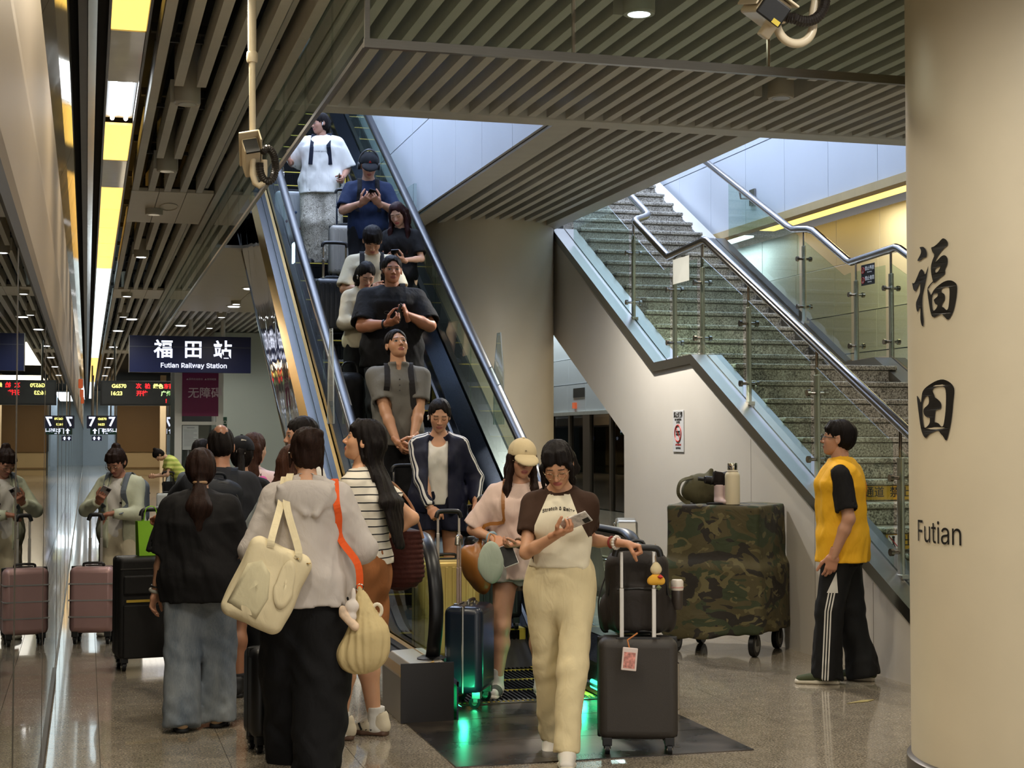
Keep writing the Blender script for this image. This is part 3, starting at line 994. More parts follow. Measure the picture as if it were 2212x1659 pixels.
for side in (-1, 1):
    def X(a):
        return EC + side * a            # a: distance from the centre line
    # outer cladding panels (bright, slightly buckled sheets)
    yc = [9.0, 10.6, 12.3, 14.0, 15.7, 17.4, 19.1, 20.6]
    for a, b in zip(yc[:-1], yc[1:]):
        q = [a + (b - a) * t / 5 for t in range(6)]
        low = lambda y: max(0.0, 1.926 + 0.528 * (y - 15.85))
        vs, fs = [], []
        for y in q:      # each sheet leans in towards its lower edge
            hi_ = zs(y) + 0.285
            f_ = min(1.0, (hi_ - low(y)) / 1.5)
            vs += [(X(0.835), y, hi_), (X(0.835 - 0.18 * f_), y, low(y)), (X(0.80 - 0.18 * f_), y, low(y)), (X(0.80), y, hi_)]
        for t in range(5):
            for e in range(4):
                fs.append((t * 4 + e, t * 4 + (e + 1) % 4, t * 4 + 4 + (e + 1) % 4, t * 4 + 4 + e))
        fs += [(3, 2, 1, 0), (20, 21, 22, 23)]
        obj('cladding_panel', MB().add(vs, fs), MIRP.m, esc)
    und = [(9.2, 0.0), (10.93, 0.0), (14.352, 1.894), (19.4, 4.69), (19.4, 5.0), (14.352, 2.2), (10.5, 0.15)]
    obj('lower_edge', MB().sweep([(0, 12.25, 0.03), (0, 15.85, 1.926), (0, 20.6, 4.434)], [(X(0.665), -0.012), (X(0.60), -0.012), (X(0.60), 0.01), (X(0.665), 0.01)]), CHROME, esc)
    # deck on the outer side: a chamfer, two strips and a black groove between them
    def strip(name, sect, mat, par=esc):
        return obj(name, MB().sweep(BASEP, [(X(a), u) for a, u in sect]), mat, par)
    if side < 0:
        strip('deck_trim', [(0.84, 0.255), (0.845, 0.27), (0.79, 0.325), (0.78, 0.30)], GOLD)  # reflection of the yellow lamps put into the strip's colour
        strip('deck_strip', [(0.79, 0.300), (0.79, 0.326), (0.735, 0.330), (0.735, 0.300)], DECK)
        strip('deck_groove', [(0.735, 0.295), (0.735, 0.318), (0.716, 0.318), (0.716, 0.295)], RUBBER)
        strip('deck_strip', [(0.716, 0.300), (0.716, 0.331), (0.672, 0.335), (0.672, 0.300)], DECK)
        strip('deck_trim', [(0.672, 0.30), (0.672, 0.336), (0.648, 0.345), (0.645, 0.30)], GOLD)  # inner strip, lamp reflection coloured in the same way
    else:
        strip('deck_strip', [(0.84, 0.27), (0.79, 0.325), (0.648, 0.335), (0.648, 0.28)], DECK)
    strip('deck_inner', [(0.62, 0.34), (0.62, 0.28), (0.505, 0.19), (0.500, 0.215)], SKIRT)
    strip('skirt', [(0.505, 0.22), (0.515, 0.22), (0.515, -0.35), (0.505, -0.35)], SKIRT)
    strip('skirt_brush', [(0.505, 0.085), (0.505, 0.06), (0.485, 0.064), (0.485, 0.078)], BLACKPL)
    # glass sheets, the newel sheet with its round end
    def zt(y):
        return zs(y) + 0.955
    arc = [(8.90 + 0.325 * math.cos(t), 0.63 + 0.325 * math.sin(t)) for t in [PI / 2 + PI * k / 12 for k in range(0, 10)]]
    poly = arc + [(8.62, 0.33), (10.0, zs(10.0) + 0.33), (10.0, zt(10.0)), (9.6, zt(9.6))]
    obj('glass_sheet', MB().prism(poly, 'x', X(0.641), X(0.629)), GLS, esc)
    yg = [10.01, 11.4, 12.8, 14.2, 15.6, 17.0, 18.4, 19.8, 21.2]
    for a, b in zip(yg[:-1], yg[1:]):
        q = [a + (b - 0.012 - a) * t / 4 for t in range(5)]
        obj('glass_sheet', MB().prism([(y, zs(y) + 0.33) for y in q] + [(y, zt(y)) for y in reversed(q)], 'x', X(0.641), X(0.629)), GLS, esc)
    # handrail and the polished track under it
    hp = [(0, 8.72, 0.30), (0, 8.60, 0.37)] + [(0, 8.90 + 0.385 * math.cos(t), 0.63 + 0.385 * math.sin(t)) for t in [PI + 0.55 - (PI / 2 + 0.55) * k / 11 for k in range(12)]] + [(0, y, zs(y) + 1.015) for y in ys_path[2:]]
    sect = [(math.cos(t) * 0.042, 0.016 + math.sin(t) * 0.020) for t in [2 * PI * k / 12 for k in range(12)]]
    obj('handrail', MB().sweep(hp, [(X(0.635) + a, u) for a, u in sect]), RUBBER, esc, smooth='auto')
    obj('handrail_track', MB().sweep(hp[1:], [(X(0.635) + a, u) for a, u in ((-0.026, -0.005), (0.026, -0.005), (0.030, -0.028), (0.018, -0.058), (-0.018, -0.058), (-0.030, -0.028))]), CHROME if side < 0 else STEEL, esc, smooth='auto')
    # newel block at the foot
    nb = MB().prism([(EC + side * 0.84, 0.0), (EC + side * 0.84, 0.27), (EC + side * 0.785, 0.335), (EC + side * 0.60, 0.345), (EC + side * 0.545, 0.30), (EC + side * 0.545, 0.0)], 'y', 8.5, 9.05)
    obj('newel_base', nb, BRUSHED('newel_steel', (196, 188, 174), 0.45), esc, bevel=0.006)
    obj('newel_cap', MB().box((EC + side * 0.70, 8.486, 0.004), (EC + side * 0.50, 8.50, 0.34)) if side > 0 else MB().box((EC - 0.84, 8.486, 0.004), (EC - 0.535, 8.50, 0.335)), M('newel_black', (30, 26, 23), 0.4, 0.4), esc)
    obj('handrail_inlet', MB().lathe([(0.085, -0.02), (0.085, 0.0), (0.06, 0.012)], (0, 0, 0), 16), BLACKPL, esc, loc=(X(0.635), 8.62, 0.345))
    gl = obj('entry_light', MB().box((X(0.505) - 0.012, 8.98 if side > 0 else 8.60, 0.045), (X(0.505) + 0.012, 9.14 if side > 0 else 8.72, 0.17 if side < 0 else 0.10)), EM('green_light', (40, 255, 150), 4.5), esc, bevel=0.01)
lamp('green_spill', 'POINT', (EC + 0.42, 9.06, 0.09), 1.3, (0.05, 1.0, 0.45), 0.03)
lamp('green_spill', 'POINT', (EC - 0.44, 8.66, 0.10), 1.1, (0.05, 1.0, 0.45), 0.03)
obj('comb_light', MB().box((1.96, 15.12, zs(15.1) + 0.52), (1.975, 15.26, zs(15.1) + 0.72)), EM('cool_lamp', (205, 225, 255), 4.0), esc)
# belly of the truss between the cladding sides
obj('truss_belly', MB().prism([(10.3, 0.0), (19.4, 5.0), (20.6, 5.0), (20.6, 4.44), (15.85, 1.93), (12.25, 0.02)], 'x', EC - 0.62, EC + 0.62), DGREY, esc)
RVINYL = M('red_vinyl', (150, 36, 34), 0.5)
text('lettering', '禁\n止\n攀\n爬', 0.085, RVINYL, esc, (EC - 0.632, 10.3, zs(10.3) + 0.60), '+x', 0.001)
text('lettering', '禁\n止\n攀\n爬', 0.085, RVINYL, esc, (EC - 0.648, 10.05, 0.72), '-x', 0.001)
text('lettering', '禁止攀爬', 0.085, RVINYL, esc, (EC + 0.626, 10.35, zs(10.35) + 0.58), '-x', 0.001, roll=math.radians(0))
text('lettering', 'NO CLIMBING', 0.06, RVINYL, esc, (EC + 0.626, 11.3, zs(11.3) + 0.60), '-x', 0.001, roll=math.radians(-60))
ACRYL = GLASS('acrylic', (232, 240, 240), 1.6, haze=0.10)
for nm, x, y, z, h, w, lab in (('guard_board', EC - 0.70, 12.0, 2.05, 0.55, 0.28, 'clear acrylic guard board hanging beside the left handrail'),
                           ('guard_board', EC + 0.70, 12.1, 2.05, 0.55, 0.30, 'clear acrylic guard board beside the right handrail near its foot'),
                           ('guard_board', EC + 0.77, 15.95, 4.03, 0.75, 0.42, 'clear triangular acrylic guard hanging at the ceiling opening edge')):
    g = thing('guard_board', (x, y, z), 0, lab, 'guard board')
    if h > 0.7:
        poly = [(-w, 0.18), (0.0, 0.45), (0.0, -0.62), (-0.02, -0.62)]
        obj('board', MB().prism([(-0.36, 0.05), (0.02, 0.30), (0.02, -0.60), (-0.04, -0.60)], 'y', -0.006, 0.006), ACRYL, g)
        obj('edge_strip', MB().box((0.02, -0.02, -0.62), (0.05, 0.02, 0.30)), ACRYL, g)
        obj('red_mark', MB().prism([(-0.14, 0.0), (-0.05, 0.05), (-0.05, -0.15)], 'y', -0.008, -0.006), RVINYL, g)
    else:
        poly = [(-0.5 * w, -h * 0.6), (0.5 * w, -h * 0.6), (0.5 * w, 0.1), (0.1 * w, 0.42), (-0.15 * w, 0.42), (-0.5 * w, 0.1)]
        obj('board', MB().prism([(a, b) for a, b in poly], 'x', -0.006, 0.006), ACRYL, g)
        obj('cord', MB().cyl((0, 0, 0.40), (0.0, 0, 0.41), 0.006, 6).tube([(-0.004 if k % 2 else 0.004, a, b) for k, (a, b) in enumerate(poly)], 0.0045, 6, closed=True), M('acrylic_edge', (200, 206, 206), 0.2, var=0.02), g)

# ------------------------------------------------------------------ hanging signs
NAVY = M('sign_navy', (14, 28, 74), 0.35, var=0.03)
SIGNW = EM('sign_white', (226, 232, 255), 1.15)
sg = thing('station_sign', (2.02, 31.6, 3.31), 0, 'long dark blue station name sign hung from two posts', 'sign')
obj('board', MB().box((-1.16, -0.06, -0.355), (1.16, 0.06, 0.355)), NAVY, sg, bevel=0.006)
obj('end_cap', MB().box((-1.175, -0.065, -0.36), (-1.16, 0.065, 0.36)), STEEL, sg)
for k, chx in enumerate('福田站'):
    text('lettering', chx, 0.37, SIGNW, sg, (-0.52 + k * 0.565, -0.0615, 0.075), '-y', 0.008)
text('lettering', 'Futian Railway Station', 0.172, SIGNW, sg, (0.06, -0.0615, -0.215), '-y', 0.003, spacing=1.02)
for x in (-0.0, 0.62):
    obj('hanger', MB().cyl((x, 0, 0.35), (x, 0, 0.80), 0.045, 14), M('hanger_white', (196, 194, 186), 0.4), sg)
obj('reflected_line', MB().box((-1.16, -0.063, 0.135), (1.16, -0.061, 0.15)), M('sign_reflection', (70, 76, 96), 0.4), sg)  # reflection of the glass rail drawn as a grey line across the board

sg.scale = (1.04, 1.0, 1.04)
led = thing('departure_board', (1.30, 38, 2.70), 0, 'grey LED departure board showing train G6570 at 16:23', 'departure board')
obj('housing', MB().box((-0.99, -0.09, -0.30), (1.30, 0.09, 0.295)), M('board_grey', (96, 98, 98), 0.35, var=0.03), led, bevel=0.01)
obj('screen', MB().box((-0.95, -0.093, -0.26), (1.26, -0.09, 0.26)), M('screen_grey', (120, 122, 120), 0.25, var=0.05), led)
LEDY = EM('led_yellow', (255, 244, 130), 1.6)
LEDR = EM('led_red', (255, 40, 44), 1.6)
LEDG = EM('led_green', (190, 255, 150), 1.6)
for tx, sz, x, z, m in (('G6570', 0.125, -0.56, 0.165, LEDY), ('次', 0.135, -0.10, 0.165, LEDR), ('检', 0.135, 0.11, 0.165, LEDR), ('绿色', 0.12, 0.36, 0.165, LEDY), ('东西检票口', 0.125, 0.80, 0.165, LEDR), ('16:23', 0.13, -0.62, -0.01, LEDY), ('开往', 0.135, -0.02, -0.01, LEDR), ('广州东', 0.13, 0.62, -0.01, LEDG), ('!', 0.13, 0.55, -0.185, LEDR), ('16:14:37', 0.085, 0.84, -0.175, LEDG)):
    text('lettering', tx, sz, m, led, (x, -0.0945, z), '-y', 0.004)
for x in (-0.66, 0.9):
    obj('hanger', MB().cyl((x, 0, 0.29), (x, 0, 1.32), 0.03, 10), STEEL, led)

p7 = thing('platform_sign', (0.46, 52, 2.15), 0, 'small dark blue platform 7 sign hung over the far doors', 'sign')
obj('board', MB().box((-0.42, -0.05, -0.21), (0.42, 0.05, 0.21)), M('board_dark', (48, 50, 50), 0.4), p7, bevel=0.006)
for x in (-0.30, 0.33):
    obj('number_tile', MB().box((x - 0.16, -0.055, -0.21), (x + 0.16, -0.05, 0.21)), NAVY, p7)
    text('lettering', '7', 0.42, SIGNW, p7, (x, -0.057, 0), '-y', 0.012)
text('lettering', 'G6570', 0.10, LEDY, p7, (0.03, -0.053, 0.10), '-y', 0.003)
text('lettering', '16:23', 0.10, LEDY, p7, (0.0, -0.053, -0.08), '-y', 0.003)
obj('hanger', MB().cyl((-0.3, 0, 0.2), (-0.3, 0, 1.87), 0.025, 8).cyl((0.3, 0, 0.2), (0.3, 0, 1.87), 0.025, 8), STEEL, p7)
ex = thing('exit_sign', (0.63, 60, 1.90), 0, 'green exit sign with white arrow under the platform 7 sign', 'sign')
obj('board', MB().box((-0.5, -0.05, -0.14), (0.46, 0.05, 0.14)), M('exit_green', (16, 62, 60), 0.4), ex, bevel=0.006)
text('lettering', '出站口', 0.19, SIGNW, ex, (0.2, -0.052, 0.03), '-y', 0.004)
text('lettering', 'Exit', 0.07, SIGNW, ex, (0.1, -0.052, -0.095), '-y', 0.002)
obj('arrow', MB().prism([(-0.36, -0.11), (-0.36, 0.0), (-0.42, 0.0), (-0.33, 0.10), (-0.24, 0.0), (-0.30, 0.0), (-0.30, -0.11)], 'y', -0.053, -0.05), SIGNW, ex)
obj('pictogram', MB().prism([(-0.2, -0.11), (-0.2, 0.11), (0.0, 0.11), (0.0, -0.11), (-0.03, -0.11), (-0.03, 0.08), (-0.17, 0.08), (-0.17, -0.11)], 'y', -0.053, -0.05), SIGNW, ex)
obj('hanger', MB().cyl((-0.4, 0, 0.1), (-0.4, 0, 2.12), 0.025, 8).cyl((0.4, 0, 0.1), (0.4, 0, 2.12), 0.025, 8), STEEL, ex)
ex2 = thing('exit_sign', (0.66, 66, 1.62), 0, 'lower dark blue direction sign with two white arrows, under the green exit sign', 'sign')
obj('board', MB().box((-0.45, -0.05, -0.1), (-0.05, 0.05, 0.1)), NAVY, ex2)
obj('arrow', MB().prism([(-0.38, -0.07), (-0.38, 0.0), (-0.42, 0.0), (-0.35, 0.08), (-0.28, 0.0), (-0.32, 0.0), (-0.32, -0.07)], 'y', -0.053, -0.05), SIGNW, ex2)
obj('arrow', MB().prism([(-0.2, -0.07), (-0.2, 0.0), (-0.24, 0.0), (-0.17, 0.08), (-0.10, 0.0), (-0.14, 0.0), (-0.14, -0.07)], 'y', -0.053, -0.05), SIGNW, ex2)
obj('hanger', MB().cyl((-0.25, 0, 0.1), (-0.25, 0, 2.4), 0.025, 8), STEEL, ex2)

# lift enclosure with the magenta board
ELW = M('lift_white', (206, 208, 204), 0.4, var=0.02)
el = thing('lift_enclosure', (0, 0, 0), 0, 'white framed glass lift enclosure with a magenta accessible lift board', 'lift')
for x, y in ((1.86, 33.0), (2.72, 33.0), (1.86, 34.6), (2.72, 34.6)):
    obj('frame_post', MB().box((x - 0.075, y - 0.06, 0), (x + 0.075, y + 0.06, 3.5)), ELW, el)
for z in (0.1, 1.93, 3.42):
    obj('frame_rail', MB().box((1.93, 32.95, z - 0.035), (2.65, 33.05, z + 0.035)), ELW, el)
obj('magenta_board', MB().box((1.935, 32.93, 2.08), (2.69, 32.95, 3.10)), M('magenta', (112, 22, 76), 0.4, var=0.04, vs=1), el)
text('lettering', '无障碍', 0.24, M('pale_ink', (206, 190, 200), 0.5), el, (2.41, 32.928, 2.56), '-y', 0.002)
text('lettering', '▲深圳北站综合  ▲深圳地铁', 0.05, M('pale_ink', (206, 190, 200), 0.5), el, (2.33, 32.928, 2.86), '-y')
obj('glass_side', MB().box((1.70, 33.05, 0.05), (1.715, 34.5, 2.6)), GLS2, el)
obj('glass_front', MB().box((1.94, 32.98, 0.14), (2.64, 32.99, 1.89)), GLS2, el)
obj('dark_car', MB().box((2.0, 33.6, 0.05), (2.6, 34.4, 3.3)), M('lift_car', (60, 62, 62), 0.4), el)
obj('notice', MB().box((1.95, 32.945, 1.37), (2.28, 32.95, 1.88)), M('notice_paper', (176, 184, 186), 0.5), el)
nl = MB()
for k in range(12):
    nl.box((1.98, 32.943, 1.45 + k * 0.03), (2.25 if k % 3 else 2.18, 32.945, 1.458 + k * 0.03))
nl.box((2.04, 32.943, 1.825), (2.2, 32.945, 1.842))
obj('notice_lines', nl, M('notice_ink', (120, 126, 130), 0.6), el)
gs = thing('green_sign', (2.80, 33.4, 1.85), 0, 'narrow green wall sign beside the lift enclosure', 'sign')
obj('board', MB().box((-0.05, -0.03, -0.28), (0.11, 0.03, 0.22)), M('sign_green', (36, 74, 58), 0.5), gs)
text('lettering', '出口', 0.08, WINK, gs, (0.03, -0.032, 0.10), '-y')
obj('wall_lobby', MB().box((2.75, 34.9, 0), (6.0, 35.2, 4.0)).box((2.75, 35.2, 0), (3.0, 44, 4.0)), M('lobby_wall', (188, 196, 186), 0.5, var=0.03, vs=0.7, world=True), kind='structure')

# far stair block down the platform, walls and the lit far end
fb = obj('wall_stair_block', MB().box((1.32, 70, 0), (3.6, 74, 1.02)), M('block_beige', (206, 184, 142), 0.5, var=0.05, vs=0.4, world=True), kind='structure')
obj('upper_shade', MB().box((1.30, 69.9, 1.02), (3.6, 74, 3.4)), M('block_brown', (128, 98, 56), 0.5, var=0.08, vs=0.4, world=True), fb)  # brown stands for the shade under the stair
obj('joint', MB().box((1.31, 69.88, 0.30), (3.6, 69.92, 0.34)), M('block_brown', (128, 98, 56), 0.5), fb)
obj('column', MB().box((3.62, 66, 0), (5.1, 67.5, 4.2)), M('pillar_white', (214, 200, 176), 0.5, var=0.04, vs=0.5, world=True), kind='structure')
obj('column', MB().box((2.9, 64, 0), (3.12, 64.5, 4.2)), M('pillar_white', (214, 200, 176), 0.5, world=True), kind='structure')
obj('wall_back', MB().box((-1.2, 96, 0), (12, 96.4, 4.6)), M('end_wall', (196, 208, 214), 0.5, var=0.05, vs=0.5, world=True), kind='structure')
obj('column', MB().box((1.05, 80, 0), (1.35, 80.5, 4.0)), M('pillar_pale', (186, 198, 210), 0.5, world=True), kind='structure')
lamp('far_lamp', 'AREA', (0.6, 84, 3.8), 260, (0.82, 0.93, 1.0), 1.0, (0, 0, 0), size_y=18)
lamp('far_lamp', 'AREA', (2.2, 62, 3.9), 260, (1.0, 0.84, 0.6), 2.0, (0, 0, 0), size_y=8)
lamp('far_lamp', 'AREA', (2.0, 44, 3.9), 160, (1.0, 0.93, 0.82), 2.0, (0, 0, 0), size_y=12)

# ------------------------------------------------------------------ downlight cans
CAN = M('can_paint', (182, 176, 160), 0.45, var=0.03)
LIT = EM('lit_lens', (245, 248, 255), 5.0)
DIM = M('dim_lens', (200, 204, 206), 0.15, var=0.05)
ORD = ['nearest', 'second', 'third', 'fourth', 'fifth', 'sixth', 'seventh', 'eighth', 'ninth', 'tenth', 'eleventh', 'twelfth']


def rank(x, y, pts):
    return ORD[sorted(q[1] for q in pts if abs(q[0] - x) < 0.2).index(y)]


for i, (x, y, vis) in enumerate(DOWN):
    if not vis:
        continue
    lit = y > 18 or (x > 2 and 7 < y < 9)
    where = 'over the left platform edge' if x < 1 else ('in front of the smoke barrier' if y < 9 else ('over the escalator head' if y < 20 else 'in the far flat ceiling'))
    d = thing('downlight', (x, y, 0), 0, 'round can downlight %s, %s in its row%s' % (where, rank(x, y, CANS), '' if x < 2 else (' over the cases' if x < 3.5 else ' by the column' if x < 5 else ' past the column' if x > 6 else ' near the column')), 'downlight', 'can downlights')
    obj('can', MB().lathe([(0.085, CZ - 0.06), (0.09, CZ - 0.055), (0.09, CZ + 0.49), (0.085, CZ + 0.50)], (0, 0, 0), 28), CAN, d, smooth='auto')
    obj('ring', MB().lathe([(0.062, CZ - 0.0605), (0.064, CZ - 0.068), (0.086, CZ - 0.068), (0.09, CZ - 0.055)], (0, 0, 0), 28), CAN, d, smooth='auto')
    obj('lens', MB().lathe([(0.0605, CZ - 0.0612), (0.0605, CZ - 0.0695)], (0, 0, 0), 24), LIT if lit else DIM, d)
FLUSH = ((2.45, 21.5), (2.5, 24.6), (2.55, 28.0), (1.9, 33.0), (0.85, 31.5), (2.5, 37.0), (0.65, 35.0), (0.65, 41.2), (0.65, 47), (0.65, 53), (0.65, 60))
for x, y in FLUSH:
    d = thing('downlight', (x, y, 0), 0, 'lit flush downlight %s, %s in its line' % ('over the left platform edge' if x < 1 else 'in the flat ceiling right of the station sign' if x > 2 else 'above the station sign', rank(x, y, FLUSH)), 'downlight', 'flush downlights')
    obj('ring', MB().lathe([(0.10, CZ - 0.008), (0.13, CZ - 0.022), (0.14, CZ - 0.006)], (0, 0, 0), 24), CAN, d)
    obj('lens', MB().lathe([(0.10, CZ - 0.03), (0.10, CZ - 0.012)], (0, 0, 0), 20), LIT, d)

# ------------------------------------------------------------------ security cameras
CREAM = M('camera_cream', (214, 200, 172), 0.38, var=0.03, coat=0.2)
HOSE = NT('corrugated_hose')
v = HOSE.pos(False)
HOSE.b.inputs['Base Color'].default_value = lin((34, 29, 26))
HOSE.b.inputs['Roughness'].default_value = 0.42


def hose(pts, r, n=10):
    """corrugated flexible conduit"""
    path = []
    for a, b in zip(pts[:-1], pts[1:]):
        a, b = Vector(a), Vector(b)
        k = max(1, int((b - a).length / 0.0045))
        path += [a.lerp(b, t / k) for t in range(k)]
    path.append(Vector(pts[-1]))
    return MB().tube(path, [r * (1.0 if i % 2 else 0.86) for i in range(len(path))], n)


def arc_pts(c, r, a0, a1, n, u=(1, 0, 0), w=(0, 0, 1)):
    c, u, w = Vector(c), Vector(u), Vector(w)
    return [c + u * (r * math.cos(a0 + (a1 - a0) * k / n)) + w * (r * math.sin(a0 + (a1 - a0) * k / n)) for k in range(n + 1)]


cc = thing('security_camera', (0.83, 7.85, 2.93), 0, 'cream security camera on a long hanging pole with a looped black hose', 'camera')
obj('pole', MB().tube([(-0.035, 0, 1.2), (-0.03, 0, 0.62)], 0.022, 14).tube([(-0.03, 0, 0.64), (-0.022, 0, 0.02), (-0.01, 0, -0.02), (0.01, 0, -0.035), (0.03, 0, -0.02), (0.036, 0, 0.03), (0.034, 0, 0.10)], 0.017, 12).lathe([(0.026, 0.60), (0.029, 0.61), (0.029, 0.645), (0.026, 0.655)], (-0.03, 0, 0), 16), CREAM, cc, smooth='auto')
rot = Matrix.Rotation(math.radians(-12), 3, 'Y') @ Matrix.Rotation(math.radians(-30), 3, 'X')
obj('body', MB().box((-0.075, -0.05, 0.10), (0.005, 0.16, 0.19), rot, (-0.03, 0, 0.15)), CREAM, cc, bevel=0.008)
obj('sunshield', MB().box((-0.085, -0.09, 0.19), (0.02, 0.17, 0.202), rot, (-0.03, 0, 0.15)).box((0.014, -0.09, 0.13), (0.022, 0.17, 0.20), rot, (-0.03, 0, 0.15)), CREAM, cc, bevel=0.004)
obj('lens_front', MB().box((-0.07, -0.062, 0.085), (0.0, -0.05, 0.17), rot, (-0.03, 0, 0.15)), BLACKPL, cc)
obj('cable_hose', hose(arc_pts((0.052, 0.0, 0.075), 0.085, PI * 0.75, -PI * 1.02, 26, (0.5, 0.2, 0), (0, 0, 1)), 0.021), HOSE.m, cc)

cc = thing('security_camera', (2.76, 5.9, 3.42), 0, 'white security camera with a curved bracket and black hose over the barrier', 'camera')
rot = Matrix.Rotation(math.radians(32), 3, 'Y') @ Matrix.Rotation(math.radians(18), 3, 'X')
obj('body', MB().box((-0.065, -0.14, -0.05), (0.06, 0.14, 0.055), rot, (0, 0, 0)), CREAM, cc, bevel=0.012)
obj('sunshield', MB().box((-0.08, -0.17, 0.058), (0.075, 0.15, 0.068), rot, (0, 0, 0)).box((-0.088, -0.17, -0.03), (-0.08, 0.15, 0.068), rot, (0, 0, 0)), CREAM, cc, bevel=0.004)
obj('lens_front', MB().box((-0.062, -0.155, -0.052), (0.058, -0.135, 0.04), rot, (0, 0, 0)), BLACKPL, cc, bevel=0.006)
obj('yellow_label', MB().box((0.015, -0.157, -0.05), (0.05, -0.154, -0.03), rot, (0, 0, 0)), YEL, cc)
obj('swivel', MB().box((0.03, -0.05, -0.10), (0.075, 0.02, 0.02), rot, (0, 0, 0)).cyl((0.08, -0.02, -0.03), (0.02, -0.02, -0.03), 0.03, 16), CREAM, cc, bevel=0.006)
obj('bracket', MB().tube([Vector((0.055, 0, -0.055))] + arc_pts((0.135, 0, -0.05), 0.085, PI * 1.0, PI * 2.1, 18) + [Vector((0.232, 0, 0.05)), Vector((0.236, 0, 0.7))], 0.019, 14), CREAM, cc, smooth='auto')
obj('cable_hose', hose([Vector((0.06, -0.03, -0.03)), Vector((0.10, -0.04, -0.04))] + arc_pts((0.155, -0.045, 0.05), 0.10, PI * 1.35, PI * 2.35, 18) + [Vector((0.17, -0.04, 0.22)), Vector((0.10, -0.02, 0.27))], 0.024), HOSE.m, cc)


# ------------------------------------------------------------------ figures: smooth solid fields turned into one continuous surface
F32 = np.float32


def nrm(v):
    v = np.asarray(v, float)
    return v / (np.linalg.norm(v) + 1e-9)


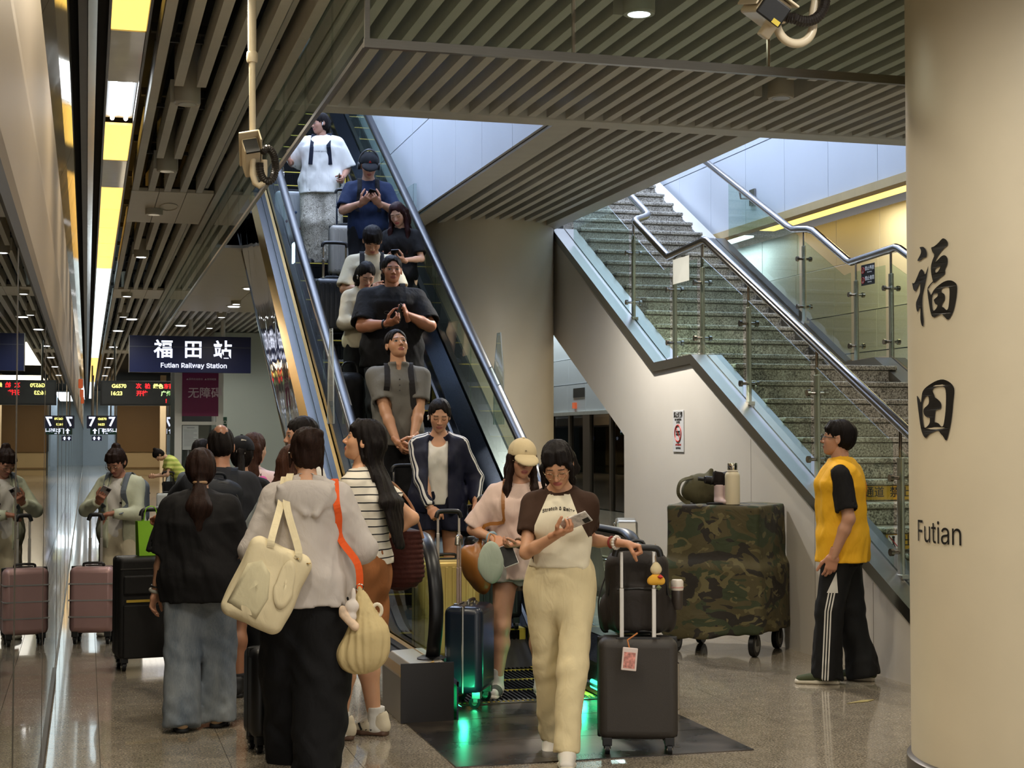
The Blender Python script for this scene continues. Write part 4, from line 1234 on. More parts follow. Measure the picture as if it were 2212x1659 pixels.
class Field:
    """signed distance grid; shapes are blended into it and the zero surface is meshed"""

    def __init__(s, lo, hi, h):
        s.lo = np.asarray(lo, float)
        s.h = h
        n = np.maximum(4, np.ceil((np.asarray(hi, float) - s.lo) / h).astype(int) + 1)
        s.n = n
        s.ax = [(s.lo[i] + h * np.arange(n[i])).astype(F32) for i in range(3)]
        s.D = np.full(tuple(n), 1.0, F32)

    def grids(s, sl=None):
        if sl is None:
            sl = (slice(None),) * 3
        return s.ax[0][sl[0]][:, None, None], s.ax[1][sl[1]][None, :, None], s.ax[2][sl[2]][None, None, :]

    def box(s, lo, hi):
        r = []
        for i in range(3):
            a = int(np.floor((lo[i] - s.lo[i]) / s.h))
            b = int(np.ceil((hi[i] - s.lo[i]) / s.h)) + 1
            a, b = max(a, 0), min(b, int(s.n[i]))
            if b <= a:
                return None
            r.append(slice(a, b))
        return tuple(r)

    def put(s, fn, lo, hi, k=0.0, op='u'):
        m = k + 2.5 * s.h
        sl = s.box(np.asarray(lo) - m, np.asarray(hi) + m)
        if sl is None:
            return s
        d = fn(*s.grids(sl))
        D = s.D[sl]
        if op == 'u':
            if k > 0:
                t = np.clip(0.5 + 0.5 * (D - d) / k, 0, 1)
                s.D[sl] = D * (1 - t) + d * t - k * t * (1 - t)
            else:
                s.D[sl] = np.minimum(D, d)
        else:
            d = -d
            if k > 0:
                t = np.clip(0.5 - 0.5 * (D - d) / k, 0, 1)
                s.D[sl] = D * (1 - t) + d * t + k * t * (1 - t)
            else:
                s.D[sl] = np.maximum(D, d)
        return s

    def cone(s, a, b, ra, rb, k=0.02, op='u', cut=False, cut0=False):
        a, b = np.asarray(a, float), np.asarray(b, float)
        ab = b - a
        L = np.linalg.norm(ab) + 1e-9
        dr = ab / L
        r = max(ra, rb)

        def fn(X, Y, Z):
            x, y, z = X - F32(a[0]), Y - F32(a[1]), Z - F32(a[2])
            al = x * F32(dr[0]) + y * F32(dr[1]) + z * F32(dr[2])
            t = np.clip(al, 0, F32(L))
            d = np.sqrt((x - t * F32(dr[0])) ** 2 + (y - t * F32(dr[1])) ** 2 + (z - t * F32(dr[2])) ** 2) - (F32(ra) + F32((rb - ra) / L) * t)
            if cut:
                d = np.maximum(d, al - F32(L))
            if cut0:
                d = np.maximum(d, -al)
            return d
        return s.put(fn, np.minimum(a, b) - r, np.maximum(a, b) + r, k, op)

    def econe(s, a, b, wa, da, wb, db, side, k=0.03, op='u'):
        """tapered limb of oval section: half width w along 'side', half depth d across it"""
        a, b = np.asarray(a, float), np.asarray(b, float)
        ab = b - a
        L = np.linalg.norm(ab) + 1e-9
        dr = ab / L
        sd = nrm(np.asarray(side, float) - dr * np.dot(side, dr))
        fr = np.cross(sd, dr)
        r = max(wa, da, wb, db)

        def fn(X, Y, Z):
            x, y, z = X - F32(a[0]), Y - F32(a[1]), Z - F32(a[2])
            al = x * F32(dr[0]) + y * F32(dr[1]) + z * F32(dr[2])
            t = np.clip(al, 0, F32(L))
            e = al - t
            u = x * F32(sd[0]) + y * F32(sd[1]) + z * F32(sd[2])
            v = x * F32(fr[0]) + y * F32(fr[1]) + z * F32(fr[2])
            w = F32(wa) + F32((wb - wa) / L) * t
            q = F32(da) + F32((db - da) / L) * t
            mn = np.minimum(w, q)
            return (np.sqrt((u / w) ** 2 + (v / q) ** 2 + (e / mn) ** 2) - 1) * mn
        return s.put(fn, np.minimum(a, b) - r, np.maximum(a, b) + r, k, op)

    def ell(s, c, r, R=None, k=0.02, op='u'):
        c, r = np.asarray(c, float), np.asarray(r, float)
        R = np.eye(3) if R is None else np.asarray(R)
        m = r.max()

        def fn(X, Y, Z):
            x, y, z = X - F32(c[0]), Y - F32(c[1]), Z - F32(c[2])
            q = [(x * F32(R[0, i]) + y * F32(R[1, i]) + z * F32(R[2, i])) for i in range(3)]
            k0 = np.sqrt((q[0] / F32(r[0])) ** 2 + (q[1] / F32(r[1])) ** 2 + (q[2] / F32(r[2])) ** 2)
            k1 = np.sqrt((q[0] / F32(r[0] ** 2)) ** 2 + (q[1] / F32(r[1] ** 2)) ** 2 + (q[2] / F32(r[2] ** 2)) ** 2)
            return k0 * (k0 - 1) / (k1 + F32(1e-6))
        return s.put(fn, c - m, c + m, k, op)

    def rbox(s, c, hf, R=None, r=0.02, k=0.0, op='u'):
        c, hf = np.asarray(c, float), np.asarray(hf, float)
        R = np.eye(3) if R is None else np.asarray(R)
        m = np.linalg.norm(hf)

        def fn(X, Y, Z):
            x, y, z = X - F32(c[0]), Y - F32(c[1]), Z - F32(c[2])
            q = [np.abs(x * F32(R[0, i]) + y * F32(R[1, i]) + z * F32(R[2, i])) - F32(hf[i] - r) for i in range(3)]
            o = np.sqrt(np.maximum(q[0], 0) ** 2 + np.maximum(q[1], 0) ** 2 + np.maximum(q[2], 0) ** 2)
            return o + np.minimum(np.maximum(np.maximum(q[0], q[1]), q[2]), 0) - F32(r)
        return s.put(fn, c - m, c + m, k, op)

    def half(s, p, n):
        """keeps what lies on the side the normal n points away from"""
        n = nrm(n)
        X, Y, Z = s.grids()
        d = (X - F32(p[0])) * F32(n[0]) + (Y - F32(p[1])) * F32(n[1]) + (Z - F32(p[2])) * F32(n[2])
        s.D = np.maximum(s.D, d)
        return s

    def rough(s, amp, freq, seed, st=(1, 1, 0.45), deep=None):
        """soft folds"""
        r = random.Random(seed)
        X, Y, Z = s.grids()
        tot = 0
        for f, a in ((freq, 1.0), (freq * 1.9, 0.55), (freq * 3.3, 0.3)):
            v = [r.uniform(-1, 1) * f * st[i] for i in range(3)]
            w = [r.uniform(-1, 1) * f * 0.6 * st[i] for i in range(3)]
            q = X * F32(w[0]) + Y * F32(w[1]) + Z * F32(w[2])
            tot = tot + F32(a) * np.sin(X * F32(v[0]) + Y * F32(v[1]) + Z * F32(v[2]) + F32(r.uniform(0, 6)) + F32(1.6) * np.sin(q))
        s.D = s.D + F32(amp) * tot
        return s

    def mesh(s):
        D = s.D
        S = D < 0
        n = D.shape
        c = S[:-1, :-1, :-1].astype(np.int8)
        offs = [(i, j, k) for i in (0, 1) for j in (0, 1) for k in (0, 1)]
        cnt = np.zeros((n[0] - 1, n[1] - 1, n[2] - 1), np.int8)
        for i, j, k in offs:
            cnt += S[i:n[0] - 1 + i, j:n[1] - 1 + j, k:n[2] - 1 + k]
        act = np.nonzero((cnt > 0) & (cnt < 8))
        m = len(act[0])
        idx = np.full(cnt.shape, -1, np.int32)
        idx[act] = np.arange(m)
        val = np.stack([D[act[0] + i, act[1] + j, act[2] + k] for i, j, k in offs], 1)
        P = np.zeros((m, 3))
        W = np.zeros(m)
        for a in range(8):
            for b in range(a + 1, 8):
                da = [offs[b][q] - offs[a][q] for q in range(3)]
                if sum(abs(x) for x in da) != 1:
                    continue
                va, vb = val[:, a], val[:, b]
                cr = (va < 0) != (vb < 0)
                t = np.where(cr, va / np.where(cr, va - vb, 1), 0)
                for q in range(3):
                    P[:, q] += np.where(cr, offs[a][q] + da[q] * t, 0)
                W += cr
        P /= W[:, None]
        V = s.lo + (np.stack(act, 1) + P) * s.h
        fs = []
        for axis in range(3):
            u, w = [(1, 2), (2, 0), (0, 1)][axis]
            A = [slice(None)] * 3
            B = [slice(None)] * 3
            A[axis] = slice(0, n[axis] - 1)
            B[axis] = slice(1, n[axis])
            for q in (u, w):
                A[q] = slice(1, n[q] - 1)
                B[q] = slice(1, n[q] - 1)
            sa, sb = S[tuple(A)], S[tuple(B)]
            for flip, msk in ((0, sa & ~sb), (1, ~sa & sb)):
                e = np.nonzero(msk)
                if not len(e[0]):
                    continue
                base = [e[0].copy(), e[1].copy(), e[2].copy()]
                base[u] = base[u] + 1
                base[w] = base[w] + 1
                q = []
                for du, dw in ((-1, -1), (0, -1), (0, 0), (-1, 0)):
                    cc_ = [base[0].copy(), base[1].copy(), base[2].copy()]
                    cc_[u] += du
                    cc_[w] += dw
                    q.append(idx[cc_[0], cc_[1], cc_[2]])
                if flip:
                    q = q[::-1]
                fs.append(np.stack(q, 1))
        Fc = np.concatenate(fs) if fs else np.zeros((0, 4), int)
        Fc = Fc[(Fc >= 0).all(1)]
        return V, Fc


def np_mesh(name, parts, cols=None, attrs=None):
    """one mesh from several (verts, quads) shells; optional point colours and float attributes"""
    vs, fs, o = [], [], 0
    for v, f in parts:
        vs.append(v)
        fs.append(f + o)
        o += len(v)
    v = np.concatenate(vs).astype(np.float32)
    f = np.concatenate(fs).astype(np.int32)
    me = bpy.data.meshes.new(name)
    me.vertices.add(len(v))
    me.vertices.foreach_set('co', v.ravel())
    me.loops.add(len(f) * 4)
    me.loops.foreach_set('vertex_index', f.ravel())
    me.polygons.add(len(f))
    me.polygons.foreach_set('loop_start', np.arange(0, len(f) * 4, 4, dtype=np.int32))
    me.polygons.foreach_set('use_smooth', np.ones(len(f), bool))
    me.update(calc_edges=True)
    if cols is not None:
        a = me.attributes.new('col', 'FLOAT_COLOR', 'POINT')
        c = np.ones((len(v), 4), np.float32)
        c[:, :3] = cols
        a.data.foreach_set('color', c.ravel())
    for k, arr in (attrs or {}).items():
        a = me.attributes.new(k, 'FLOAT', 'POINT')
        a.data.foreach_set('value', np.asarray(arr, np.float32))
    return me


def rotm(yaw=0, pitch=0, roll=0):
    """turn left by yaw, look down by pitch, tip to the right by roll (degrees)"""
    return np.array(Matrix.Rotation(math.radians(yaw), 3, 'Z') @ Matrix.Rotation(math.radians(-pitch), 3, 'X') @ Matrix.Rotation(math.radians(roll), 3, 'Y'))


def ik(a, b, l1, l2, pole):
    a, b = np.asarray(a, float), np.asarray(b, float)
    d = b - a
    L = np.linalg.norm(d)
    mx = (l1 + l2) * 0.999
    if L > mx:
        s_ = L / mx
        l1, l2 = l1 * s_, l2 * s_
    u = d / L
    x = (l1 * l1 - l2 * l2 + L * L) / (2 * L)
    hgt = math.sqrt(max(0.0, l1 * l1 - x * x))
    p = np.asarray(pole, float)
    p = nrm(p - u * np.dot(p, u))
    return a + u * x + p * hgt


SKINM = NT('skin')
_at = SKINM.n('ShaderNodeAttribute')
_at.attribute_name = 'col'
_v = SKINM.pos(False)
_f = SKINM.noise(_v, 30, 3)
_h = SKINM.n('ShaderNodeHueSaturation')
SKINM.l(_at.outputs['Color'], _h.inputs['Color'])
SKINM.l(SKINM.math('ADD', SKINM.math('MULTIPLY', _f, 0.12), 0.94), _h.inputs['Value'])
SKINM.l(_h.outputs[0], SKINM.b.inputs['Base Color'])
SKINM.b.inputs['Roughness'].default_value = 0.48
SKINM.b.inputs['Subsurface Weight'].default_value = 0.06
SKINM.b.inputs['Subsurface Radius'].default_value = (0.01, 0.004, 0.002)
SKINM.bump(SKINM.noise(_v, 260, 2), 0.06, 0.002)


def HAIRM(name, col, gloss=0.55):
    if name in MATS:
        return MATS[name]
    t = NT(name)
    v = t.pos(False, (1, 1, 0.10))
    f = t.noise(v, 190, 3, 0.6, 0.6)
    g = t.noise(t.pos(False, (1, 1, 0.2)), 40, 2)
    c = lin(col)
    t.l(t.ramp(t.math('ADD', t.math('MULTIPLY', f, 0.7), t.math('MULTIPLY', g, 0.3)), [(0.35, tuple(x * 0.45 for x in c[:3]) + (1,)), (0.68, tuple(x * 1.5 for x in c[:3]) + (1,))]), t.b.inputs['Base Color'])
    t.b.inputs['Roughness'].default_value = gloss
    t.b.inputs['Specular IOR Level'].default_value = 0.12
    t.bump(f, 0.7, 0.004)
    MATS[name] = t.m
    return t.m


HBLACK = HAIRM('hair_black', (24, 19, 18))
HDARK = HAIRM('hair_dark_brown', (40, 26, 21))
HBROWN = HAIRM('hair_brown', (62, 38, 28))
HWINE = HAIRM('hair_wine', (44, 20, 20))


def CLOTH(name, col, rough=0.85, var=0.06, vs=7, bump=0.35, bs=420, sheen=0.0, folds=0.35):
    if name in MATS:
        return MATS[name]
    t = NT(name)
    v = t.pos(False)
    c = lin(col)
    f = t.noise(v, vs, 4)
    t.l(t.ramp(f, [(0.3, tuple(x * (1 - var) for x in c[:3]) + (1,)), (0.7, tuple(min(1, x * (1 + var)) for x in c[:3]) + (1,))]), t.b.inputs['Base Color'])
    t.b.inputs['Roughness'].default_value = rough
    t.b.inputs['Specular IOR Level'].default_value = 0.25
    h = t.math('ADD', t.math('MULTIPLY', t.noise(v, bs * 2, 2), 0.02), t.math('MULTIPLY', t.noise(t.pos(False, (1, 1, 0.5)), 13, 3, 0.45, 1.8), folds))
    t.bump(h, bump, 0.03)
    MATS[name] = t.m
    return t.m


def cloth_pattern(name, fn, rough=0.85, bump=0.3, folds=0.3):
    if name in MATS:
        return MATS[name]
    t = NT(name)
    col = fn(t)
    t.l(col, t.b.inputs['Base Color'])
    t.b.inputs['Roughness'].default_value = rough
    t.b.inputs['Specular IOR Level'].default_value = 0.25
    v = t.pos(False)
    h = t.math('ADD', t.math('MULTIPLY', t.noise(v, 840, 2), 0.02), t.math('MULTIPLY', t.noise(t.pos(False, (1, 1, 0.5)), 13, 3, 0.45, 1.8), folds))
    t.bump(h, bump, 0.03)
    MATS[name] = t.m
    return t.m


def attr(t, name):
    a = t.n('ShaderNodeAttribute')
    a.attribute_name = name
    return a.outputs['Fac']


class Person:
    def __init__(p, label, loc, rz, S, male=False, bulk=1.0, lean=0, side=0, twist=0, px=0, py=0, dz=0, head=(0, 0, 0), neckf=0.18,
                 rh=None, lh=None, rf=(0.09, 0.0, 0, -8), lf=(-0.09, 0.0, 0, 8), res=0.012, skin=(206, 160, 128), group=None, rpole=None, lpole=None, cat='person'):
        p.root = thing('person', loc, rz, label, cat, group)
        p.S, p.male, p.b, p.res = S, male, bulk, res
        p.m = S / 1.65
        p.hs = 0.97 * p.m ** 0.5 * (1.03 if male else 1.0)
        p.skin = np.array(lin(skin)[:3])
        p.mat = np.array(Matrix.Rotation(rz, 3, 'Z'))
        p.loc = np.array(loc, float)
        le, si = math.radians(lean), math.radians(side)
        p.P = np.array((px, py, 0.53 * S + dz))
        p.u = nrm((math.tan(si), math.tan(le), 1.0))
        tw = math.radians(twist)
        p.R = nrm(np.array((math.cos(tw), math.sin(tw), 0)) - p.u * np.dot((math.cos(tw), math.sin(tw), 0), p.u))
        p.F = np.cross(p.u, p.R)
        p.tl = 0.285 * S
        p.SC = p.P + p.u * p.tl
        sw = (0.102 if male else 0.089) * S * (0.55 + 0.45 * bulk)
        p.RS = p.SC + p.R * sw - p.u * 0.022 * S
        p.LS = p.SC - p.R * sw - p.u * 0.022 * S
        p.NB = p.SC + p.u * 0.022 * S
        yaw, pit, rol = head
        bR = np.stack([p.R, p.F, p.u], 1)
        p.HR = bR @ rotm(yaw, pit, rol)
        nd = nrm(p.u + p.F * (neckf + 0.25 * math.sin(math.radians(pit))) + p.R * 0.0)
        p.HC = p.NB + nd * (0.058 * p.m + 0.012) + p.HR @ (np.array((0, 0.012, 0.086)) * p.hs)
        l1, l2 = 0.170 * S, 0.150 * S
        p.arm = {}
        for sd, J, tgt, pole in ((1, p.RS, rh, rpole), (-1, p.LS, lh, lpole)):
            if tgt is None:
                tgt = (J + p.R * (0.075 * sd) + p.F * 0.03 - np.array((0, 0, 0.306 * S)),)
            if not isinstance(tgt, (tuple, list)) or not hasattr(tgt[0], '__len__'):
                tgt = (tgt,)
            W = np.asarray(tgt[0], float)
            pole = pole if pole is not None else p.R * (0.45 * sd) - p.F * 1.0 - np.array((0, 0, 0.5))
            E = ik(J, W, l1, l2, pole)
            d0 = nrm(W - E)
            hd = nrm(tgt[1]) if len(tgt) > 1 and tgt[1] is not None else d0
            pn = np.asarray(tgt[2], float) if len(tgt) > 2 and tgt[2] is not None else -p.R * sd
            grip = tgt[3] if len(tgt) > 3 else 'relaxed'
            p.arm[sd] = (J, E, W, hd, pn, grip)
        p.leg = {}
        for sd, ft in ((1, rf), (-1, lf)):
            HJ = p.P + p.R * (0.054 * S * sd) - np.array((0, 0, 0.018 * S))
            fx, fy, fz, fyaw = ft[:4]
            tip = ft[4] if len(ft) > 4 else 0.0
            a = math.radians(fyaw)
            fd = np.array((-math.sin(a), math.cos(a), 0))
            up = np.array((0, 0, 1.0))
            if tip:
                t_ = math.radians(tip)
                up = np.array((0, 0, math.cos(t_))) + fd * math.sin(t_)
                fd = fd * math.cos(t_) - np.array((0, 0, math.sin(t_)))
            A = np.array((fx, fy, fz)) + up * 0.045 * S
            K = ik(HJ, A, 0.238 * S, 0.234 * S, np.array((-math.sin(a) * 0.6, math.cos(a), 0)))
            p.leg[sd] = (HJ, K, A, fd, up, np.array((fx, fy, fz)))
        p.n = 0

    # ---- places on the figure
    def tp(p, t, x=0, y=0):
        return p.P + p.u * (t * p.tl) + p.R * x + p.F * y

    def hp(p, x, y, z):
        return p.HC + p.HR @ (np.array((x, y, z)) * p.hs)

    def local(p, w):
        return p.mat.T @ (np.asarray(w, float) - p.loc)

    def world(p, l):
        return p.mat @ np.asarray(l, float) + p.loc

    def hand_at(p, sd, fwd=0.075, palm=0.03, th=0.0):
        J, E, W, hd, pn, g = p.arm[sd]
        pn = nrm(pn - hd * np.dot(pn, hd))
        t = np.cross(hd, pn) * sd
        return p.world(W + hd * fwd + pn * palm + t * th)

    def bounds(p, pts, m):
        a = np.asarray(pts)
        return a.min(0) - m, a.max(0) + m

    def add(p, name, parts, mat, parent=None, attrs=None, label=None, cols=None):
        me = np_mesh(name, parts, cols, attrs)
        me.materials.append(mat)
        o = bpy.data.objects.new(name, me)
        COL.objects.link(o)
        o.parent = parent if parent is not None else p.root
        if label:
            o['label'] = label
        return o

    def mb(p, name, mb, mat, parent=None, smooth='auto', bevel=0):
        return obj(name, mb, mat, parent if parent is not None else p.root, smooth, bevel)

    # ---- the body
    def torso(p, F, secs, k=0.05):
        for (t0, w0, d0, y0), (t1, w1, d1, y1) in zip(secs[:-1], secs[1:]):
            F.econe(p.tp(t0, 0, y0), p.tp(t1, 0, y1), w0, d0, w1, d1, p.R, k)

    def hand(p, sd):
        J, E, W, hd, pn, grip = p.arm[sd]
        Z = nrm(pn - hd * np.dot(pn, hd))
        T = np.cross(hd, Z) * sd
        sc = (1.06 if p.male else 0.97) * p.m
        B = np.stack([T, hd, Z], 1)

        def q(x, y, z):
            return np.array((x, y, z)) * sc
        H = Field(q(-0.075, -0.05, -0.05), q(0.095, 0.215, 0.115), 0.0045 if p.res < 0.0125 else 0.0055)
        H.econe(q(0, -0.04, 0), q(0, 0.02, 0), 0.027 * sc, 0.020 * sc, 0.031 * sc, 0.017 * sc, (1, 0, 0), 0.01)
        H.econe(q(0, 0.02, 0), q(0.0, 0.078, 0), 0.034 * sc, 0.015 * sc, 0.037 * sc, 0.012 * sc, (1, 0, 0), 0.015)
        H.ell(q(0.024, 0.03, 0.008), q(0.017, 0.028, 0.014), None, 0.012)
        cur = {'relaxed': (18, 26, 16, 8), 'grip': (62, 78, 45, 0), 'phone': (34, 48, 34, 4), 'flat': (6, 8, 5, 3), 'pinch': (40, 35, 20, 5), 'fist': (78, 92, 60, 0)}[grip]
        for i, (x, L, r) in enumerate(((0.028, 0.070, 0.0088), (0.0095, 0.078, 0.0090), (-0.009, 0.072, 0.0086), (-0.0265, 0.057, 0.0076))):
            base = np.array((x, 0.080 - 0.006 * abs(i - 1), 0.0))
            ang = 0
            spread = (x * 1.6) * (0.3 if grip in ('grip', 'fist') else 1)
            pt = base
            rr = r
            for j, fr in enumerate((0.44, 0.31, 0.25)):
                ang += math.radians(cur[j] + cur[3] * i * 0.5)
                nx = pt + L * fr * np.array((spread * 0.6, math.cos(ang), math.sin(ang)))
                H.cone(q(*pt), q(*nx), rr * sc, rr * 0.9 * sc, 0.0035)
                pt, rr = nx, rr * 0.9
        th = {'relaxed': ((0.55, 0.75, 0.35), (0.25, 0.93, 0.30)), 'grip': ((0.50, 0.55, 0.70), (-0.45, 0.55, 0.70)), 'phone': ((0.55, 0.62, 0.55), (0.0, 0.75, 0.65)), 'flat': ((0.75, 0.65, 0.1), (0.55, 0.83, 0.05)), 'pinch': ((0.4, 0.75, 0.55), (0.0, 0.85, 0.5)), 'fist': ((0.35, 0.6, 0.75), (-0.75, 0.4, 0.5))}[grip]
        pt = np.array((0.027, 0.022, 0.006))
        for (dv, L, ra, rb) in ((th[0], 0.046, 0.0125, 0.0105), (th[1], 0.032, 0.0105, 0.0095), (th[1], 0.024, 0.0095, 0.008)):
            nx = pt + nrm(dv) * L
            H.cone(q(*pt), q(*nx), ra * sc, rb * sc, 0.005)
            pt = nx
        v, f = H.mesh()
        if sd < 0:      # T, hd, Z form a mirrored frame for the left hand
            f = f[:, ::-1]
        return W + v @ B.T, f

    def head(p, brow=HBLACK, gaze='down', mouth=0.0, lips=(168, 96, 86)):
        hs = p.hs
        h = 0.0042 if p.res < 0.0125 else 0.0052
        H = Field((-0.105, -0.125, -0.20), (0.105, 0.14, 0.135), h / hs)
        wide = 1.05 if p.male else 1.0
        H.ell((0, -0.012, 0.036), (0.074 * wide, 0.092, 0.078), None, 0.01)
        H.ell((0, 0.022, -0.024), (0.060 * wide, 0.064, 0.084), None, 0.03)
        H.ell((0, 0.030, -0.062), (0.046 * wide, 0.048, 0.040), None, 0.02)
        H.ell((0, 0.060, -0.088), (0.022, 0.020, 0.018), None, 0.02)
        for x in (-1, 1):
            H.ell((x * 0.036, 0.050, -0.022), (0.025, 0.025, 0.028), None, 0.02)
            H.ell((x * 0.031, 0.096, 0.005), (0.017, 0.016, 0.010), None, 0.012, 's')
            H.ell((x * 0.031, 0.0735, 0.004), (0.0135, 0.0125, 0.0105), None, 0.004)
            a = math.radians(12) * x
            R = np.array(((math.cos(a), -math.sin(a), 0), (math.sin(a), math.cos(a), 0), (0, 0, 1)))
            H.ell((x * 0.076 * wide, -0.008, -0.004), (0.008, 0.018, 0.029), R, 0.008)
            H.ell((x * 0.082 * wide, -0.004, 0.0), (0.005, 0.010, 0.016), R, 0.004, 's')
        H.cone((-0.036, 0.074, 0.024), (0.036, 0.074, 0.024), 0.009, 0.009, 0.02)
        H.cone((0, 0.082, 0.010), (0, 0.102, -0.026), 0.0065, 0.0105, 0.012)
        for x in (-1, 1):
            H.ell((x * 0.011, 0.092, -0.030), (0.0085, 0.010, 0.0075), None, 0.006)
        H.ell((0, 0.0815, -0.0555), (0.021, 0.009, 0.0056), None, 0.007)
        H.ell((0, 0.0805, -0.0655), (0.018, 0.009, 0.0066), None, 0.007)
        H.cone((-0.018, 0.0925, -0.0605), (0.018, 0.0925, -0.0605), 0.0022, 0.0022, 0.003, 's')
        v, f = H.mesh()
        c = np.repeat(p.skin[None], len(v), 0)
        x, y, z = np.abs(v[:, 0]), v[:, 1], v[:, 2]

        def blend(m, col):
            m = np.clip(m, 0, 1)[:, None]
            return c * (1 - m) + np.array(col)[None] * m
        fr = y > 0.045
        c = blend(0.35 * np.exp(-(((x - 0.04) / 0.02) ** 2 + ((z + 0.022) / 0.02) ** 2)) * fr, p.skin * np.array((1.0, 0.72, 0.68)))
        c = blend(0.3 * np.exp(-((x / 0.012) ** 2 + ((z + 0.026) / 0.012) ** 2)) * fr, p.skin * np.array((1.0, 0.74, 0.70)))
        lip = 1.35 - ((x / 0.0235) ** 2 + ((z + 0.0608) / 0.0125) ** 2)
        c = blend(lip * 2.2 * (y > 0.066), lin(lips)[:3])
        c = blend((1 - np.abs(z + 0.0605) / 0.0022) * (x < 0.02) * (y > 0.07), np.array(lin(lips)[:3]) * 0.35)
        zb = 0.027 - 0.10 * np.clip(x - 0.034, 0, 1)
        c = blend((1.25 - np.abs(z - zb) / 0.0042) * np.clip((x - 0.011) / 0.004, 0, 1) * np.clip((0.049 - x) / 0.004, 0, 1) * fr * 1.2, (0.012, 0.009, 0.008))
        ex, ez = (x - 0.031), z - 0.004
        if gaze == 'down':
            c = blend((1.2 - np.abs(ez + 0.003 - 0.0025 * (1 - (ex / 0.0145) ** 2) * -1) / 0.0026) * (np.abs(ex) < 0.0150) * fr * 1.3, (0.012, 0.008, 0.008))
        else:
            rz = 0.0062 * np.sqrt(np.clip(1 - (ex / 0.0155) ** 2, 0, 1))
            ins = (np.abs(ez) < rz) & fr
            c = blend(ins * 1.0, (0.36, 0.33, 0.31))
            c = blend((1.25 - ((ex / 0.0070) ** 2 + ((ez - 0.0008) / 0.0070) ** 2)) * 3 * ins, (0.010, 0.007, 0.006))
            c = blend((1.3 - np.abs(ez - rz - 0.0006) / 0.0020) * (np.abs(ex) < 0.0155) * fr, (0.010, 0.008, 0.008))
        for g in (-1, 1):
            c = blend(1.3 * np.exp(-(((v[:, 0] - g * 0.007) / 0.0035) ** 2 + ((z + 0.0365) / 0.003) ** 2)) * (y > 0.08), p.skin * 0.25)
        V = p.HC + (v * hs) @ p.HR.T
        return (V, f), c

    def body(p, legs=True, gaze='down', lips=(168, 96, 86), hands=True):
        S, m, b = p.S, p.m, p.b
        pts = [p.P, p.SC, p.HC] + [q for a in p.arm.values() for q in a[:3]] + [q for l in p.leg.values() for q in l[:3]] + [l[5] for l in p.leg.values()]
        lo, hi = p.bounds(pts, 0.17 * m)
        lo[2] = min(l[5][2] for l in p.leg.values()) - 0.01
        hi[2] = p.NB[2] + 0.14
        F = Field(lo, hi, p.res)
        ml = p.male
        p.torso(F, [(-0.10, 0.135 * m * b, 0.100 * m * b, -0.006), (0.10, 0.150 * m * b, 0.105 * m * b, -0.008), (0.42, (0.130 if ml else 0.112) * m * b, 0.088 * m * b, 0.0), (0.80, (0.155 if ml else 0.132) * m * b, 0.098 * m * b, 0.0), (0.95, (0.112 if ml else 0.092) * m, 0.062 * m, -0.01)], 0.05)
        for sd in (1, -1):
            J, E, W, hd, pn, g = p.arm[sd]
            F.cone(p.NB - p.u * 0.014, J, 0.038 * m, 0.038 * m, 0.05)
            F.cone(J, E, (0.047 if ml else 0.040) * m * b, (0.038 if ml else 0.032) * m * b, 0.03)
            mid = E + (W - E) * 0.3
            F.cone(E, mid, (0.038 if ml else 0.032) * m * b, (0.038 if ml else 0.031) * m * b, 0.02)
            F.cone(mid, W + hd * 0.012, (0.038 if ml else 0.031) * m * b, (0.025 if ml else 0.021) * m, 0.02)
            HJ, K, A, fd, up, gnd = p.leg[sd]
            F.cone(HJ, K, 0.080 * m * b, 0.052 * m * b, 0.04)
            bk = nrm(np.cross(np.cross(A - K, fd), A - K))
            cm = K + (A - K) * 0.32 - bk * 0.014 * m
            F.cone(K, cm, 0.050 * m * b, 0.053 * m * b, 0.03)
            F.cone(cm, A, 0.053 * m * b, 0.032 * m, 0.03)
            F.cone(A - up * 0.03 * m - fd * 0.02, A - up * 0.045 * m + fd * 0.13 * m, 0.030 * m, 0.022 * m, 0.03)
        top = p.hp(0, -0.014, -0.055)
        F.cone(p.NB - p.u * 0.03, top, (0.060 if ml else 0.050) * m, (0.054 if ml else 0.045) * m, 0.03)
        parts = [F.mesh()]
        cols = [np.repeat(p.skin[None], len(parts[0][0]), 0)]
        hd_, hc_ = p.head(gaze=gaze, lips=lips)
        parts.append(hd_)
        cols.append(hc_)
        if hands:
            for sd in (1, -1):
                v, f = p.hand(sd)
                parts.append((v, f))
                cols.append(np.repeat((p.skin * np.array((1.02, 0.93, 0.9)))[None], len(v), 0))
        o = p.add('body', parts, SKINM.m, cols=np.concatenate(cols))
        return o

    # ---- clothing
    def top(p, mat, name='shirt', hem=-0.25, fit=0.022, flare=0.0, sleeve=0.62, sr=(0.068, 0.074), neck=0.062, scoop=0.0, bust=0.0, fold=0.006, ff=22, seed=1, collar=None, long=False, cuff=0.92, lsr=None, hood=None, attrs=None, label=None, vneck=0.0, sl_only=None, armhole=False, open_front=0.0, res=None, back=0.0):
        S, m, b = p.S, p.m, p.b
        pts = [p.tp(hem), p.SC, p.NB, p.RS, p.LS]
        for sd in (1, -1):
            J, E, W = p.arm[sd][:3]
            pts += [E] + ([W] if long else [])
        lo, hi = p.bounds(pts, 0.16 * m + fit)
        F = Field(lo, hi, res or p.res)
        ml = p.male
        e = fit
